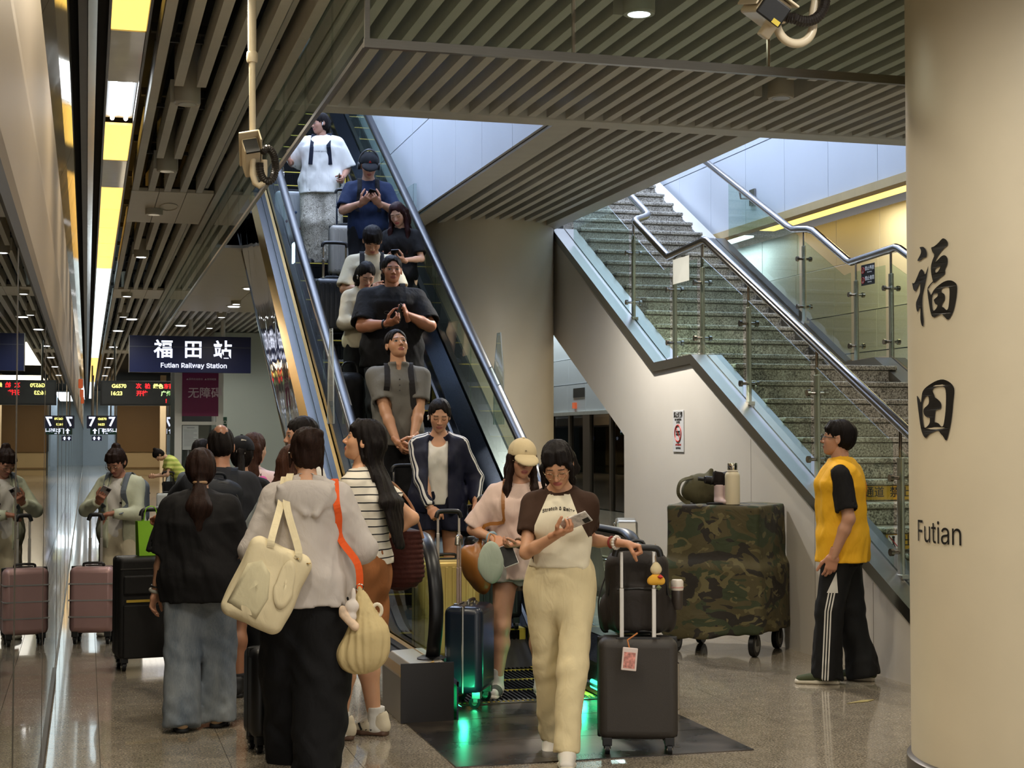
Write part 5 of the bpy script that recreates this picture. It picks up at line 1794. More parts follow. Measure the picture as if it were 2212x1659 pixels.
        p.torso(F, [(hem - 0.12, (0.150 + flare) * m * b + e, (0.110 + flare * 0.7) * m * b + e, -0.004), (0.08, 0.152 * m * b + e + flare * 0.5, 0.108 * m * b + e, -0.006), (0.45, (0.142 if ml else 0.126) * m * b + e, 0.096 * m * b + e, 0.0), (0.80, (0.160 if ml else 0.138) * m * b + e, 0.102 * m * b + e, 0.0), (0.94, (0.120 if ml else 0.098) * m + e * 0.4, 0.066 * m + e * 0.5, -0.01)], 0.05)
        sr = (sr[0] * 0.86, sr[1] * 0.90)
        if bust:
            for x in (-1, 1):
                F.ell(p.tp(0.68, x * 0.062 * m, 0.078 * m + e * 0.5), (0.060 * m, bust + 0.03, 0.062 * m), None, 0.05)
        F.rough(fold, ff, seed, (1, 1, 0.55))
        Dt = F.D.copy()
        th_ = 1.75 * F.h
        X, Y, Z = F.grids()
        hpnt = p.tp(hem)
        hv = -((X - F32(hpnt[0])) * F32(p.u[0]) + (Y - F32(hpnt[1])) * F32(p.u[1]) + (Z - F32(hpnt[2])) * F32(p.u[2]))
        F.D = np.maximum(F.D, hv)
        F.D = np.maximum(F.D, -np.maximum(Dt + F32(th_), -(hv + F32(0.035))))
        for sd in (1, -1):
            J, E, W = p.arm[sd][:3]
            if armhole:
                F.cone(p.NB - p.u * 0.014, J - p.R * sd * 0.016, 0.046 * m + e * 0.3, 0.042 * m + e * 0.5, 0.05)
                F.cone(J + p.R * sd * 0.05 + p.u * 0.01, E * 0.5 + J * 0.5 + p.R * sd * 0.06, 0.062 * m, 0.062 * m, 0.0, 's')
                continue
            F.cone(p.NB - p.u * 0.018, J - p.R * sd * 0.01, 0.043 * m + e * 0.25, 0.040 * m + e * 0.35, 0.05)
            if long:
                q = lsr or (0.064, 0.056, 0.046)
                q = (q[0] * 0.84, q[1] * 0.86, q[2] * 0.92)
                F.cone(J, E, q[0] * m * b, q[1] * m * b, 0.04)
                F.cone(E, E + (W - E) * cuff, q[1] * m * b, q[2] * m, 0.03, cut=True)
            else:
                F.cone(J, J + (E - J) * sleeve, sr[0] * m * b, sr[1] * m * b, 0.035, cut=True)
                if sleeve < 1.01:
                    F.cone(J + (E - J) * (sleeve - 0.12), J + (E - J) * (sleeve + 0.1), sr[1] * m * b - 1.9 * F.h, sr[1] * m * b - 1.6 * F.h, 0.0, 's')
        F.rough(0.0022, 46, seed + 1, (1, 1, 0.8))
        nk = p.NB + p.F * 0.022 * m + p.u * 0.022
        F.ell(nk, (neck * m, neck * 0.95 * m + scoop * 0.3, 0.045 * m), np.stack([p.R, p.F, p.u], 1), 0.01, 's')
        if scoop:
            F.ell(p.NB + p.F * 0.085 * m - p.u * 0.01, (neck * m * 0.95, 0.06, scoop), np.stack([p.R, p.F, p.u], 1), 0.01, 's')
        if back:
            F.ell(p.NB - p.F * 0.06 * m + p.u * 0.005, (neck * m * 0.95, 0.05, back), np.stack([p.R, p.F, p.u], 1), 0.01, 's')
        if open_front:
            F.rbox(p.tp(0.4, 0, 0.16), (open_front, 0.10, 0.40), np.stack([p.R, p.F, p.u], 1), 0.02, 0.0, 's')
        if collar:
            R3 = np.stack([p.R, p.F, p.u], 1)
            c = p.NB + p.F * 0.012 + p.u * 0.018
            F.ell(c, (0.078 * m, 0.080 * m, 0.034 * m), R3, 0.012)
            F.ell(c + p.u * 0.022, (0.064 * m, 0.066 * m, 0.040 * m), R3, 0.0, 's')
            F.rbox(c + p.F * 0.09, (0.018, 0.05, 0.05), R3, 0.01, 0.0, 's')
        if hood:
            R3 = np.stack([p.R, p.F, p.u], 1)
            c = p.NB - p.F * 0.115 * m - p.u * 0.075
            F.ell(c, (0.150 * m, 0.070 * m, 0.105 * m), R3, 0.012)
            F.ell(c + p.u * 0.115 + p.F * 0.02, (0.105 * m, 0.052 * m, 0.075 * m), R3, 0.012, 's')
            F.cone(c - p.R * 0.13 * m + p.u * 0.055 - p.F * 0.02, c - p.u * 0.075 - p.F * 0.055, 0.014, 0.020, 0.012)
            F.cone(c + p.R * 0.13 * m + p.u * 0.055 - p.F * 0.02, c + p.R * 0.05 - p.u * 0.08 - p.F * 0.055, 0.014, 0.020, 0.012)
            for sd in (1, -1):
                F.cone(p.NB + p.R * sd * 0.075 * m - p.u * 0.0, p.NB + p.R * sd * 0.05 * m + p.F * 0.085 * m - p.u * 0.06, 0.026, 0.02, 0.02)
        v, f = F.mesh()
        at = {}
        if attrs == 'arm':      # angle round the sleeve, for stripes running down its outer side
            at = p.arm_attr(v)
        if attrs == 'raglan':
            at = {'rag': p.raglan(v)}
        return p.add(name, [(v, f)], mat, attrs=at, label=label)

    def arm_attr(p, v):
        out = np.full(len(v), 1.0)
        valid = np.zeros(len(v))
        best = np.full(len(v), 9.0)
        for sd in (1, -1):
            J, E, W = p.arm[sd][:3]
            J2 = p.NB + p.R * sd * 0.05
            for a, b in ((J2, J), (J, E), (E, W)):
                ab = b - a
                L = np.linalg.norm(ab)
                d = ab / L
                t = np.clip((v - a) @ d, 0, L)
                q = v - a - t[:, None] * d
                r = np.linalg.norm(q, axis=1)
                o = p.R * sd + p.u * 0.25 + p.F * 0.25
                o = nrm(o - d * np.dot(o, d))
                w = np.cross(d, o)
                lat = q @ w
                hgt = q @ o
                ok = (r < best) & (r < 0.13)
                if a is J2:
                    ok &= (v - p.NB) @ p.u > -0.06
                out = np.where(ok, lat, out)
                valid = np.where(ok, hgt > 0.0, valid)
                best = np.where(ok, r, best)
        return {'arm': out, 'armok': valid}

    def raglan(p, v):
        out = np.full(len(v), -1.0)
        for sd in (1, -1):
            J, E = p.arm[sd][:2]
            x = (v - p.NB) @ p.R * sd
            z = (v - p.NB) @ p.u
            line = 0.052 * p.m + np.clip(-z - 0.01, 0, 1) * 0.42      # slanting seam from the neck to the armpit
            out = np.maximum(out, np.where(z > -0.25 * p.m, x - line, -1))
            a = E - J
            L = np.linalg.norm(a)
            q = (v - J) - np.clip((v - J) @ (a / L), 0, L)[:, None] * (a / L)
            out = np.maximum(out, np.where(((v - J) @ (a / L) > 0.05) & (np.linalg.norm(q, axis=1) < 0.10) & (x > 0.13 * p.m), 0.05, -1))
        r = np.linalg.norm((v - (p.NB + p.F * 0.022 * p.m + p.u * 0.012)) @ np.stack([p.R, p.F, p.u], 1) / np.array((0.078, 0.076, 0.05)) / p.m, axis=1)
        return np.maximum(out, np.where(r < 1.06, 0.05, -1))

    def pants(p, mat, name='trousers', waist=0.32, thigh=0.092, knee=0.070, hem=0.066, end=0.97, fold=0.007, ff=20, seed=3, skirt=False, attrs=None, ease=0.012, label=None, res=None, seat=1.0):
        S, m, b = p.S, p.m, p.b
        pts = [p.tp(waist), p.P]
        for sd in (1, -1):
            pts += list(p.leg[sd][:2]) + ([p.leg[sd][2]] if end > 0.5 else [])
        lo, hi = p.bounds(pts, 0.15 * m)
        F = Field(lo, hi, res or p.res)
        e = min(ease, 0.010)
        p.torso(F, [(waist + 0.08, 0.118 * m * b + e, 0.092 * m * b + e, 0), (0.12, 0.152 * m * b + e, 0.108 * m * b * seat + e, -0.008), (-0.12, 0.150 * m * b + e, 0.108 * m * b * seat + e, -0.008)], 0.05)
        F.half(p.tp(waist), p.u)
        for sd in (1, -1):
            HJ, K, A, fd, up, g = p.leg[sd]
            if end <= 0.5:
                B = HJ + (K - HJ) * (end / 0.5)
                F.cone(HJ, B, thigh * m * b, knee * m * b, 0.05, cut=True)
                F.cone(B - nrm(K - HJ) * 0.03, B + nrm(K - HJ) * 0.05, knee * m * b - 1.9 * F.h, knee * m * b - 1.6 * F.h, 0.0, 's')
            else:
                B = K + (A - K) * ((end - 0.5) / 0.5)
                F.cone(HJ, K, thigh * m * b, knee * m * b, 0.05)
                F.cone(K, B, knee * m * b, hem * m, 0.03, cut=True)
        F.rough(fold, ff, seed, (1.0, 1.0, 0.55))
        if end > 0.5:
            for sd in (1, -1):      # cloth gathers above the shoe and behind the knee
                K, A = p.leg[sd][1:3]
                X, Y, Z = F.grids()
                zk = Z - F32(A[2])
                F.D = F.D + F32(0.0028) * np.sin(zk * 62 + 2.4 * np.sin(X * 34 + sd) + Y * 16) * np.exp(-((zk - 0.05) / 0.10) ** 2) + F32(0.0014) * np.sin((Z - F32(K[2])) * 58 + X * 30 + 2 * np.sin(Y * 26)) * np.exp(-((Z - F32(K[2])) / 0.10) ** 2)
        v, f = F.mesh()
        at = {}
        if attrs == 'leg':
            out = np.full(len(v), 1.0)
            best = np.full(len(v), 9.0)
            for sd in (1, -1):
                HJ, K, A = p.leg[sd][:3]
                for a, b_ in ((HJ, K), (K, A)):
                    L = np.linalg.norm(b_ - a)
                    d = (b_ - a) / L
                    t = np.clip((v - a) @ d, 0, L)
                    q = v - a - t[:, None] * d
                    r = np.linalg.norm(q, axis=1)
                    o = nrm(p.R * sd - d * np.dot(p.R * sd, d))
                    w = np.cross(d, o) * sd
                    ok = r < best
                    out = np.where(ok, np.where(q @ o > 0.01, q @ w, 1.0), out)
                    best = np.where(ok, r, best)
            at = {'leg': out, 'hgt': v[:, 2]}
        return p.add(name, [(v, f)], mat, attrs=at, label=label)

    def skirt(p, mat, name='skirt', waist=0.3, end_z=0.4, w=0.17, fold=0.008, seed=3, flare=0.04):
        m, b = p.m, p.b
        bot = np.array((p.P[0], p.P[1], end_z))
        lo, hi = p.bounds([p.tp(waist), bot], 0.27 * m)
        F = Field(lo, hi, p.res)
        p.torso(F, [(waist + 0.08, 0.122 * m * b, 0.096 * m * b, 0), (0.10, 0.158 * m * b, 0.122 * m * b, -0.006)], 0.05)
        F.econe(p.tp(0.10), bot, 0.158 * m * b, 0.122 * m * b, w + flare, w * 0.8 + flare, p.R, 0.04)
        F.half(p.tp(waist), p.u).half(bot, (0, 0, -1)).rough(fold, 24, seed, (1, 1, 0.25))
        return p.add(name, [F.mesh()], mat)

    def shoes(p, mat, sole, kind='sneaker', lace=None, stripe=None, sock=None, sock_h=0.13):
        for sd in (1, -1):
            HJ, K, A, fd, up, g = p.leg[sd]
            R = np.stack([np.cross(fd, up), fd, up], 1)
            m = p.m * (1.08 if p.male else 1.0)
            h = 0.006 if p.res < 0.0125 else 0.008

            def put(v):
                return g + v @ R.T
            if sock is not None:
                F = Field((-0.08, -0.10, 0.0), (0.08, 0.18, sock_h + 0.05), h)
                F.cone((0, -0.005, 0.05), (0, -0.005 + 0.0, sock_h + 0.02), 0.042 * m, 0.046 * m, 0.02)
                F.cone((0, -0.03, 0.035), (0, 0.13 * m, 0.03), 0.036 * m, 0.030 * m, 0.03)
                F.half((0, 0, sock_h), (0, 0, 1)).rough(0.0015, 60, 5 + sd, (0.3, 0.3, 1))
                v, f = F.mesh()
                p.add('sock', [(put(v), f)], sock)
            F = Field((-0.075, -0.11, -0.004), (0.075, 0.215, 0.13), h)
            if kind == 'sandal':
                F.econe((0, -0.055 * m, 0.012), (0.004, 0.06 * m, 0.012), 0.036 * m, 0.014, 0.042 * m, 0.014, (1, 0, 0), 0.01)
                F.econe((0.004, 0.06 * m, 0.012), (0.0, 0.165 * m, 0.012), 0.042 * m, 0.014, 0.034 * m, 0.014, (1, 0, 0), 0.01)
                o = p.add('sandal', [(lambda vf: (put(vf[0]), vf[1]))(F.mesh())], sole)
                G = Field((-0.075, 0.0, -0.004), (0.075, 0.16, 0.10), h)
                G.cone((0, 0.045 * m, 0.032), (0, 0.12 * m, 0.028), 0.046 * m, 0.041 * m, 0.01, cut=True, cut0=True)
                G.half((0, 0, 0.012), (0, 0, -1))
                v, f = G.mesh()
                p.add('strap', [(put(v), f)], mat, o)
                continue
            F.econe((0, -0.052 * m, 0.05), (0, 0.03 * m, 0.05), 0.036 * m, 0.045, 0.038 * m, 0.045, (1, 0, 0), 0.01)
            F.econe((0, 0.03 * m, 0.042), (0.002, 0.155 * m, 0.028), 0.041 * m, 0.040, 0.036 * m, 0.024, (1, 0, 0), 0.03)
            F.cone((0, -0.03 * m, 0.06), (0, -0.035 * m, 0.10), 0.038 * m, 0.040 * m, 0.02)
            F.ell((0, -0.02 * m, 0.115), (0.034 * m, 0.040 * m, 0.035), None, 0.008, 's')
            F.half((0, 0, 0.022), (0, 0, -1))
            v, f = F.mesh()
            o = p.add('shoe', [(put(v), f)], mat)
            F = Field((-0.075, -0.115, -0.004), (0.075, 0.22, 0.05), h)
            F.econe((0, -0.056 * m, 0.013), (0.002, 0.06 * m, 0.013), 0.040 * m, 0.022, 0.046 * m, 0.022, (1, 0, 0), 0.01)
            F.econe((0.002, 0.06 * m, 0.013), (0.0, 0.165 * m, 0.013), 0.046 * m, 0.022, 0.036 * m, 0.022, (1, 0, 0), 0.01)
            F.half((0, 0, 0.030), (0, 0, 1)).half((0, 0, 0.0), (0, 0, -1))
            v, f = F.mesh()
            p.add('sole', [(put(v), f)], sole, o)
            if lace is not None:
                L = MB()
                for i in range(4):
                    y = 0.035 + i * 0.020
                    z = 0.083 - i * 0.0085
                    for s2 in (-1, 1):
                        a = put(np.array(((-0.018 * s2) * m, y * m, z - 0.004), ndmin=2))[0]
                        b_ = put(np.array(((0.018 * s2) * m, (y + 0.018) * m, z - 0.010), ndmin=2))[0]
                        L.cyl(a, b_, 0.0032, 6)
                obj('laces', L, lace, o)
            if stripe is not None:
                for i in range(3):
                    for s2 in (-1, 1):
                        L = MB()
                        a = put(np.array((0.0435 * s2 * m, (0.0 + i * 0.028) * m, 0.030), ndmin=2))[0]
                        b_ = put(np.array((0.034 * s2 * m, (0.022 + i * 0.028) * m, 0.076 - i * 0.006), ndmin=2))[0]
                        L.bar(a, b_, 0.011, 0.006, tuple(np.cross(fd, up) * s2))
                        obj('shoe_stripe', L, stripe, o)

    # ---- hair and what is worn on the head
    def hair(p, mat, style='short', length=0.4, fringe=0.0, part=0.0, name='hair', seed=4, vol=1.0, sides=0.0, hang=None, spread=0.07, front=False, tail=None, res=None, hairline=0.060):
        hs = p.hs
        dn = np.array((0, 0, -1.0))
        pts = [p.hp(x, y, z) for x in (-0.12, 0.12) for y in (-0.15, 0.12) for z in (-0.14, 0.15)]
        back = p.hp(0, -0.085, 0.0)
        nape = p.hp(0, -0.070, -0.075)
        endp = p.NB - p.F * (0.095 + 0.02 * p.b) + dn * length if hang is None else np.asarray(hang, float)
        if style in ('long', 'ponytail', 'lowtail'):
            pts += [endp + np.array((0.1, 0.06, -0.03)), endp - np.array((0.1, 0.06, 0.03))]
        for t in tail or []:
            pts += [np.asarray(t[0]) + 0.06, np.asarray(t[0]) - 0.06]
        lo, hi = p.bounds(pts, 0.015)
        F = Field(lo, hi, res or (0.0068 if p.res < 0.0125 else 0.0085))
        E = lambda c, r, k=0.02, op='u': F.ell(p.hp(*c), np.array(r) * hs, p.HR, k, op)
        v = vol
        E((0, -0.016, 0.044), (0.0815 * v, 0.101 * v, 0.0865 * v))
        if style == 'short':
            E((0, -0.045, -0.005), (0.073, 0.068, 0.066), 0.03)
        else:
            E((0, -0.037, -0.01), (0.080 * v, 0.074 * v, 0.086), 0.03)
        # clear the face below the hairline
        wface = 0.066 - sides
        E((0, 0.108, -0.052), (wface, 0.094, 0.066 + hairline), 0.008, 's')
        E((0, 0.05, -0.115), (0.07, 0.085, 0.075), 0.006, 's')
        if fringe:
            n_ = 12
            for i in range(n_):
                x = -0.058 + 0.116 * i / (n_ - 1)
                if abs(x - part) < 0.020 and part:
                    continue
                bow = 0.02 * (abs(x) / 0.06) ** 2
                F.cone(p.hp(x * 0.7 + part * 0.4, 0.055 - bow, 0.102), p.hp(x, 0.082 - 1.1 * bow, 0.062), 0.013 * hs, 0.010 * hs, 0.010)
                F.cone(p.hp(x, 0.080 - 1.1 * bow, 0.062), p.hp(x * 1.06 + 0.004 * math.sin(i * 2.3), 0.086 - 1.5 * bow, 0.062 - fringe * (0.8 + 0.35 * math.sin(i * 1.7 + seed))), 0.0095 * hs, 0.0035 * hs, 0.006)
        if style == 'long':
            sh = p.NB - p.F * (0.075 + 0.01 * p.b)
            F.econe(back, nape, 0.085 * hs, 0.04, 0.082 * hs, 0.038, p.R, 0.03)
            mid = (nape + endp) * 0.5 - p.F * 0.035
            F.econe(nape, mid, 0.082 * hs, 0.036, spread + 0.015, 0.030, p.R, 0.03)
            F.econe(mid, endp, spread + 0.015, 0.030, spread * 0.55, 0.016, p.R, 0.03)
        if front:
            for sd in (1, -1):
                L = front if isinstance(front, (int, float)) and front is not True else 0.30
                a = p.hp(0.072 * sd, 0.02, 0.03)
                b_ = p.hp(0.080 * sd, 0.022, -0.07)
                c = p.SC + p.R * 0.085 * sd + p.F * 0.085 + p.u * 0.0
                d = c + dn * max(0.05, L - 0.12) + p.F * 0.03
                F.cone(a, b_, 0.018, 0.022, 0.02)
                F.cone(b_, c, 0.022, 0.024, 0.02)
                F.cone(c, d, 0.024, 0.010, 0.02)
        if style == 'bun':
            E((0, -0.075, 0.115), (0.040, 0.036, 0.032), 0.012)
        if style == 'updo':
            E((0.0, -0.085, 0.055), (0.070, 0.050, 0.058), 0.015)
            E((0.03, -0.10, 0.085), (0.038, 0.032, 0.030), 0.008)
            E((-0.02, -0.11, 0.045), (0.034, 0.030, 0.032), 0.008)
        if style == 'ponytail':
            kn = p.hp(0, -0.112, 0.02)
            mid = (kn + endp) * 0.5 - p.F * 0.035
            F.cone(p.hp(0, -0.085, 0.02), kn, 0.03, 0.022, 0.02)
            F.cone(kn, mid, 0.022, 0.040, 0.02)
            F.cone(mid, endp, 0.040, 0.012, 0.02)
        if style == 'lowtail':
            kn = p.hp(0, -0.085, -0.075)
            mid = (kn + endp) * 0.5 - p.F * 0.02
            F.cone(p.hp(0, -0.07, -0.04), kn, 0.05, 0.026, 0.02)
            F.cone(kn, mid, 0.028, spread, 0.02)
            F.cone(mid, endp, spread, spread * 0.35, 0.03)
        for t in tail or []:
            F.cone(np.asarray(t[0]), np.asarray(t[1]), t[2], t[3], 0.02)
        # strands
        X, Y, Z = F.grids()
        az = np.arctan2(Y - F32(p.HC[1]), X - F32(p.HC[0]))
        F.D = F.D + F32(0.0016) * np.sin(az * 37 + 2.6 * np.sin(Z * 23 + seed)) + F32(0.0024) * np.sin(az * 15 + 3 * np.sin(Z * 11 + seed * 2)) + F32(0.0016) * np.sin(az * 5 + Z * 34 + 2 * np.sin(Y * 40 + seed))
        return p.add(name, [F.mesh()], mat)

    def cap(p, mat, brim=None, logo=None, back=False, name='cap'):
        hs = p.hs
        pts = [p.hp(x, y, z) for x in (-0.13, 0.13) for y in (-0.15, 0.22) for z in (-0.02, 0.17)]
        lo, hi = p.bounds(pts, 0.01)
        F = Field(lo, hi, 0.006)
        F.ell(p.hp(0, -0.014, 0.045), np.array((0.094, 0.112, 0.100)) * hs, p.HR, 0.01)
        F.half(p.hp(0, 0, 0.034), p.HR @ np.array((0, 0.06, -1)))
        F.ell(p.hp(0, -0.014, 0.040), np.array((0.086, 0.104, 0.088)) * hs, p.HR, 0.0, 's')
        v, f = F.mesh()
        o = p.add(name, [(v, f)], mat)
        F = Field(lo, hi, 0.0055)
        BR = p.HR @ rotm(0, 16, 0)
        F.ell(p.hp(0, 0.098, 0.026), np.array((0.080, 0.088, 0.030)) * hs, BR, 0.01)
        F.ell(p.hp(0, 0.094, 0.013), np.array((0.077, 0.087, 0.030)) * hs, BR, 0.0, 's')
        F.half(p.hp(0, 0.070, 0.04), p.HR @ np.array((0, -1, 0)))
        v, f = F.mesh()
        p.add('brim', [(v, f)], brim or mat, o)
        obj('top_button', MB().cyl(p.hp(0, -0.014, 0.142), p.hp(0, -0.014, 0.150), 0.009, 10), mat, o)
        return o

    def glasses(p, mat, r=0.021, dark=False):
        m = MB()
        for x in (-1, 1):
            m.tube([p.hp(x * 0.033 + r * math.cos(t * PI / 10), 0.104 - 0.35 * abs(r * math.cos(t * PI / 10)) * (1 if math.cos(t * PI / 10) * x > 0 else 0), 0.001 + r * 0.9 * math.sin(t * PI / 10)) for t in range(20)], 0.0016 if not dark else 0.0028, 6, closed=True)
            m.tube([p.hp(x * 0.054, 0.098, 0.006), p.hp(x * 0.076, 0.05, 0.006), p.hp(x * 0.080, -0.005, 0.008)], 0.0014 if not dark else 0.0024, 6)
        m.tube([p.hp(-0.012, 0.104, 0.003), p.hp(0, 0.106, 0.006), p.hp(0.012, 0.104, 0.003)], 0.0016 if not dark else 0.0026, 6)
        return obj('glasses', m, mat, p.root, smooth=True)

    def earbud(p, sd, mat):
        return obj('earbud', MB().cyl(p.hp(0.083 * sd, 0.008, -0.004), p.hp(0.083 * sd, 0.016, -0.032), 0.0042, 8).lathe([(0.002, -0.007), (0.0075, 0), (0.002, 0.007)], p.hp(0.085 * sd, 0.008, -0.002), 10), mat, p.root, smooth=True)

    def band(p, sd, mat, t=0.06, r=0.030, th=0.006, name='bracelet', beads=0):
        """something worn round the wrist"""
        J, E, W = p.arm[sd][:3]
        d = nrm(W - E)
        c = W - d * t
        a = nrm(np.cross(d, (0.3, 0.2, 1)))
        b_ = np.cross(d, a)
        n_ = beads or 20
        pts = [c + (a * math.cos(2 * PI * k / n_) + b_ * math.sin(2 * PI * k / n_)) * r * p.m for k in range(n_)]
        if beads:
            m = MB()
            for q in pts:
                m.lathe([(0.001, -th), (th * 0.8, -th * 0.5), (th, 0), (th * 0.8, th * 0.5), (0.001, th)], q, 8)
        else:
            m = MB().tube(pts, th, 8, closed=True)
        return obj(name, m, mat, p.root, smooth=True)


def phone(label, loc, ez, ey, mat, size=(0.074, 0.155, 0.009), screen=None, group=None):
    """flat phone: ey runs along its long side, ez out of its screen"""
    ey = nrm(ey)
    ez = nrm(np.asarray(ez, float) - ey * np.dot(ez, ey))
    ex = np.cross(ey, ez)
    o = thing('phone', (0, 0, 0), 0, label, 'phone', group)
    o.matrix_world = Matrix(((ex[0], ey[0], ez[0], loc[0]), (ex[1], ey[1], ez[1], loc[1]), (ex[2], ey[2], ez[2], loc[2]), (0, 0, 0, 1)))
    w, l, t = size
    obj('case', MB().box((-w / 2, -l / 2, -t / 2), (w / 2, l / 2, t / 2)), mat, o, bevel=0.004)
    obj('screen', MB().box((-w / 2 + 0.004, -l / 2 + 0.005, t / 2), (w / 2 - 0.004, l / 2 - 0.005, t / 2 + 0.0006)), screen or M('phone_screen', (12, 12, 16), 0.08, var=0.02), o)
    obj('lens_bump', MB().box((-w / 2 + 0.006, l / 2 - 0.04, -t / 2 - 0.003), (-w / 2 + 0.036, l / 2 - 0.007, -t / 2)), BLACKPL, o, bevel=0.003)
    return o


# ------------------------------------------------------------------ helpers for things carried and printed
from mathutils.bvhtree import BVHTree


class Surf:
    """finds points on the outside of clothes already made, in the figure's own frame"""

    def __init__(s, *objs):
        s.t = []
        for o in objs:
            me = o.data
            v = np.empty(len(me.vertices) * 3, np.float32)
            me.vertices.foreach_get('co', v)
            s.t.append(BVHTree.FromPolygons([tuple(q) for q in v.reshape(-1, 3)], [tuple(p.vertices) for p in me.polygons]))

    def hit(s, o, d, off=0.005):
        d = nrm(d)
        best = None
        for t in s.t:
            h, n, i, dist = t.ray_cast(Vector(o), Vector(d), 2.0)
            if h is not None and (best is None or dist < best):
                best = dist
        return None if best is None else np.asarray(o) + d * (best - off)


def ribbon(pts, nrms, w, th=0.006):
    mb = MB()
    m = len(pts)
    vs = []
    for i in range(m):
        d = nrm(np.asarray(pts[min(i + 1, m - 1)]) - np.asarray(pts[max(i - 1, 0)]))
        n = nrm(np.asarray(nrms[i]) - d * np.dot(nrms[i], d))
        s_ = np.cross(d, n)
        p = np.asarray(pts[i])
        for a, b in ((-1, -1), (1, -1), (1, 1), (-1, 1)):
            vs.append(p + s_ * (a * w / 2) + n * (b * th / 2))
    fs = [(3, 2, 1, 0), tuple((m - 1) * 4 + k for k in range(4))]
    for i in range(m - 1):
        for k in range(4):
            fs.append((i * 4 + k, i * 4 + (k + 1) % 4, (i + 1) * 4 + (k + 1) % 4, (i + 1) * 4 + k))
    return mb.add(vs, fs)


def smooth_path(pts, n=4):
    pts = [np.asarray(q, float) for q in pts]
    out = []
    for i in range(len(pts) - 1):
        p0, p1, p2, p3 = pts[max(i - 1, 0)], pts[i], pts[i + 1], pts[min(i + 2, len(pts) - 1)]
        for k in range(n):
            t = k / n
            out.append(0.5 * ((2 * p1) + (p2 - p0) * t + (2 * p0 - 5 * p1 + 4 * p2 - p3) * t * t + (3 * p1 - p0 - 3 * p2 + p3) * t ** 3))
    out.append(pts[-1])
    return out


def shoulder_strap(p, surf, sd, x0=0.085, x1=0.105, w=0.045, mat=None, parent=None, low=0.40, name='strap', back_low=0.55):
    pts, ns = [], []
    for t in (low, 0.55, 0.70, 0.85):
        f = (t - low) / max(0.01, 0.93 - low)
        h = surf.hit(p.tp(t, sd * (x1 + (x0 - x1) * f) * p.m, 0.6), -p.F)
        if h is not None:
            pts.append(h)
            ns.append(p.F)
    for y in (0.06, 0.01, -0.05):
        h = surf.hit(p.tp(1.0, sd * x0 * p.m, y) + p.u * 0.5, -p.u)
        if h is not None:
            pts.append(h)
            ns.append(p.u + p.F * (0.6 if y > 0.03 else -0.4 if y < -0.03 else 0))
    for t in (0.9, 0.75, back_low):
        h = surf.hit(p.tp(t, sd * x0 * p.m, -0.6), p.F)
        if h is not None:
            pts.append(h)
            ns.append(-p.F)
    return obj(name, ribbon(smooth_path(pts, 3), [n for n in np.repeat(np.array(ns)[:-1], 3, 0)] + [ns[-1]], w), mat, parent)


def print_on(p, surf, txt, size, mat, x, t, parent=None, name='print', sx=1.0, arch=0.0, back=False, weight=0.0, spacing=1.0):
    """lettering laid on the cloth"""
    me = text_mesh(name, txt, size, weight, 0.0, spacing)
    fwd = p.F * (-1 if back else 1)
    rt = p.R * (1 if back else -1)
    for v in me.vertices:
        a, b = v.co.x * sx, v.co.y
        b += arch * (1 - (a / 0.1) ** 2) if arch else 0
        o = p.tp(t) + rt * (x + a) + p.u * b + fwd * 0.6
        h = surf.hit(o, -fwd, 0.003)
        if h is None:
            h = o - fwd * 0.47
        v.co = h
    me.materials.clear()
    me.materials.append(mat)
    return obj(name, me, mat, parent or p.root)


def backpack(label, p, surf, mat, w=0.16, d=0.085, top=0.95, bot=0.12, straps=(1, -1), smat=None, group=None, loop=True, pocket=True, res=0.010, strap_low=0.40):
    o = thing('backpack', tuple(p.loc), p.root.rotation_euler.z, label, 'backpack', group)
    R3 = np.stack([p.R, p.F, p.u], 1)
    by = -(0.115 * p.b + 0.02) * p.m
    a, b = p.tp(top, 0, by - d), p.tp(bot, 0, by - d)
    c = (a + b) / 2
    hz = np.linalg.norm(a - b) / 2
    F = Field(c - np.array((0.3, 0.3, hz + 0.12)), c + np.array((0.3, 0.3, hz + 0.12)), res)
    F.rbox(c, (w, d, hz), R3, min(0.07, d * 0.9), 0.0)
    F.ell(c + p.u * hz * 0.72, (w * 0.96, d * 1.0, hz * 0.42), R3, 0.03)
    if pocket:
        F.rbox(c - p.u * hz * 0.38 - p.F * d * 0.75, (w * 0.82, d * 0.55, hz * 0.48), R3, 0.035, 0.01)
    F.rough(0.004, 22, 9)
    me = np_mesh('pack', [F.mesh()])
    me.materials.append(mat)
    q = bpy.data.objects.new('pack', me)
    COL.objects.link(q)
    q.parent = o
    z = MB().tube(smooth_path([c + p.R * (-w * 0.9) + p.u * hz * 0.35 - p.F * d * 0.9, c - p.R * w * 0.55 + p.u * hz * 0.9 - p.F * d * 0.72, c + p.u * (hz * 1.0) - p.F * d * 0.62, c + p.R * w * 0.55 + p.u * hz * 0.9 - p.F * d * 0.72, c + p.R * w * 0.9 + p.u * hz * 0.35 - p.F * d * 0.9], 5), 0.005, 6)
    obj('zip', z, BLACKPL, o)
    if loop:
        obj('carry_loop', MB().tube(smooth_path([a + p.R * 0.045 + p.F * d * 0.4, a + p.R * 0.035 + p.u * 0.05, a - p.R * 0.035 + p.u * 0.05, a - p.R * 0.045 + p.F * d * 0.4], 5), 0.009, 8), smat or mat, o, smooth='auto')
    for sd in straps:
        shoulder_strap(p, surf, sd, mat=smat or mat, parent=o, name='shoulder_strap', low=strap_low)
    return o


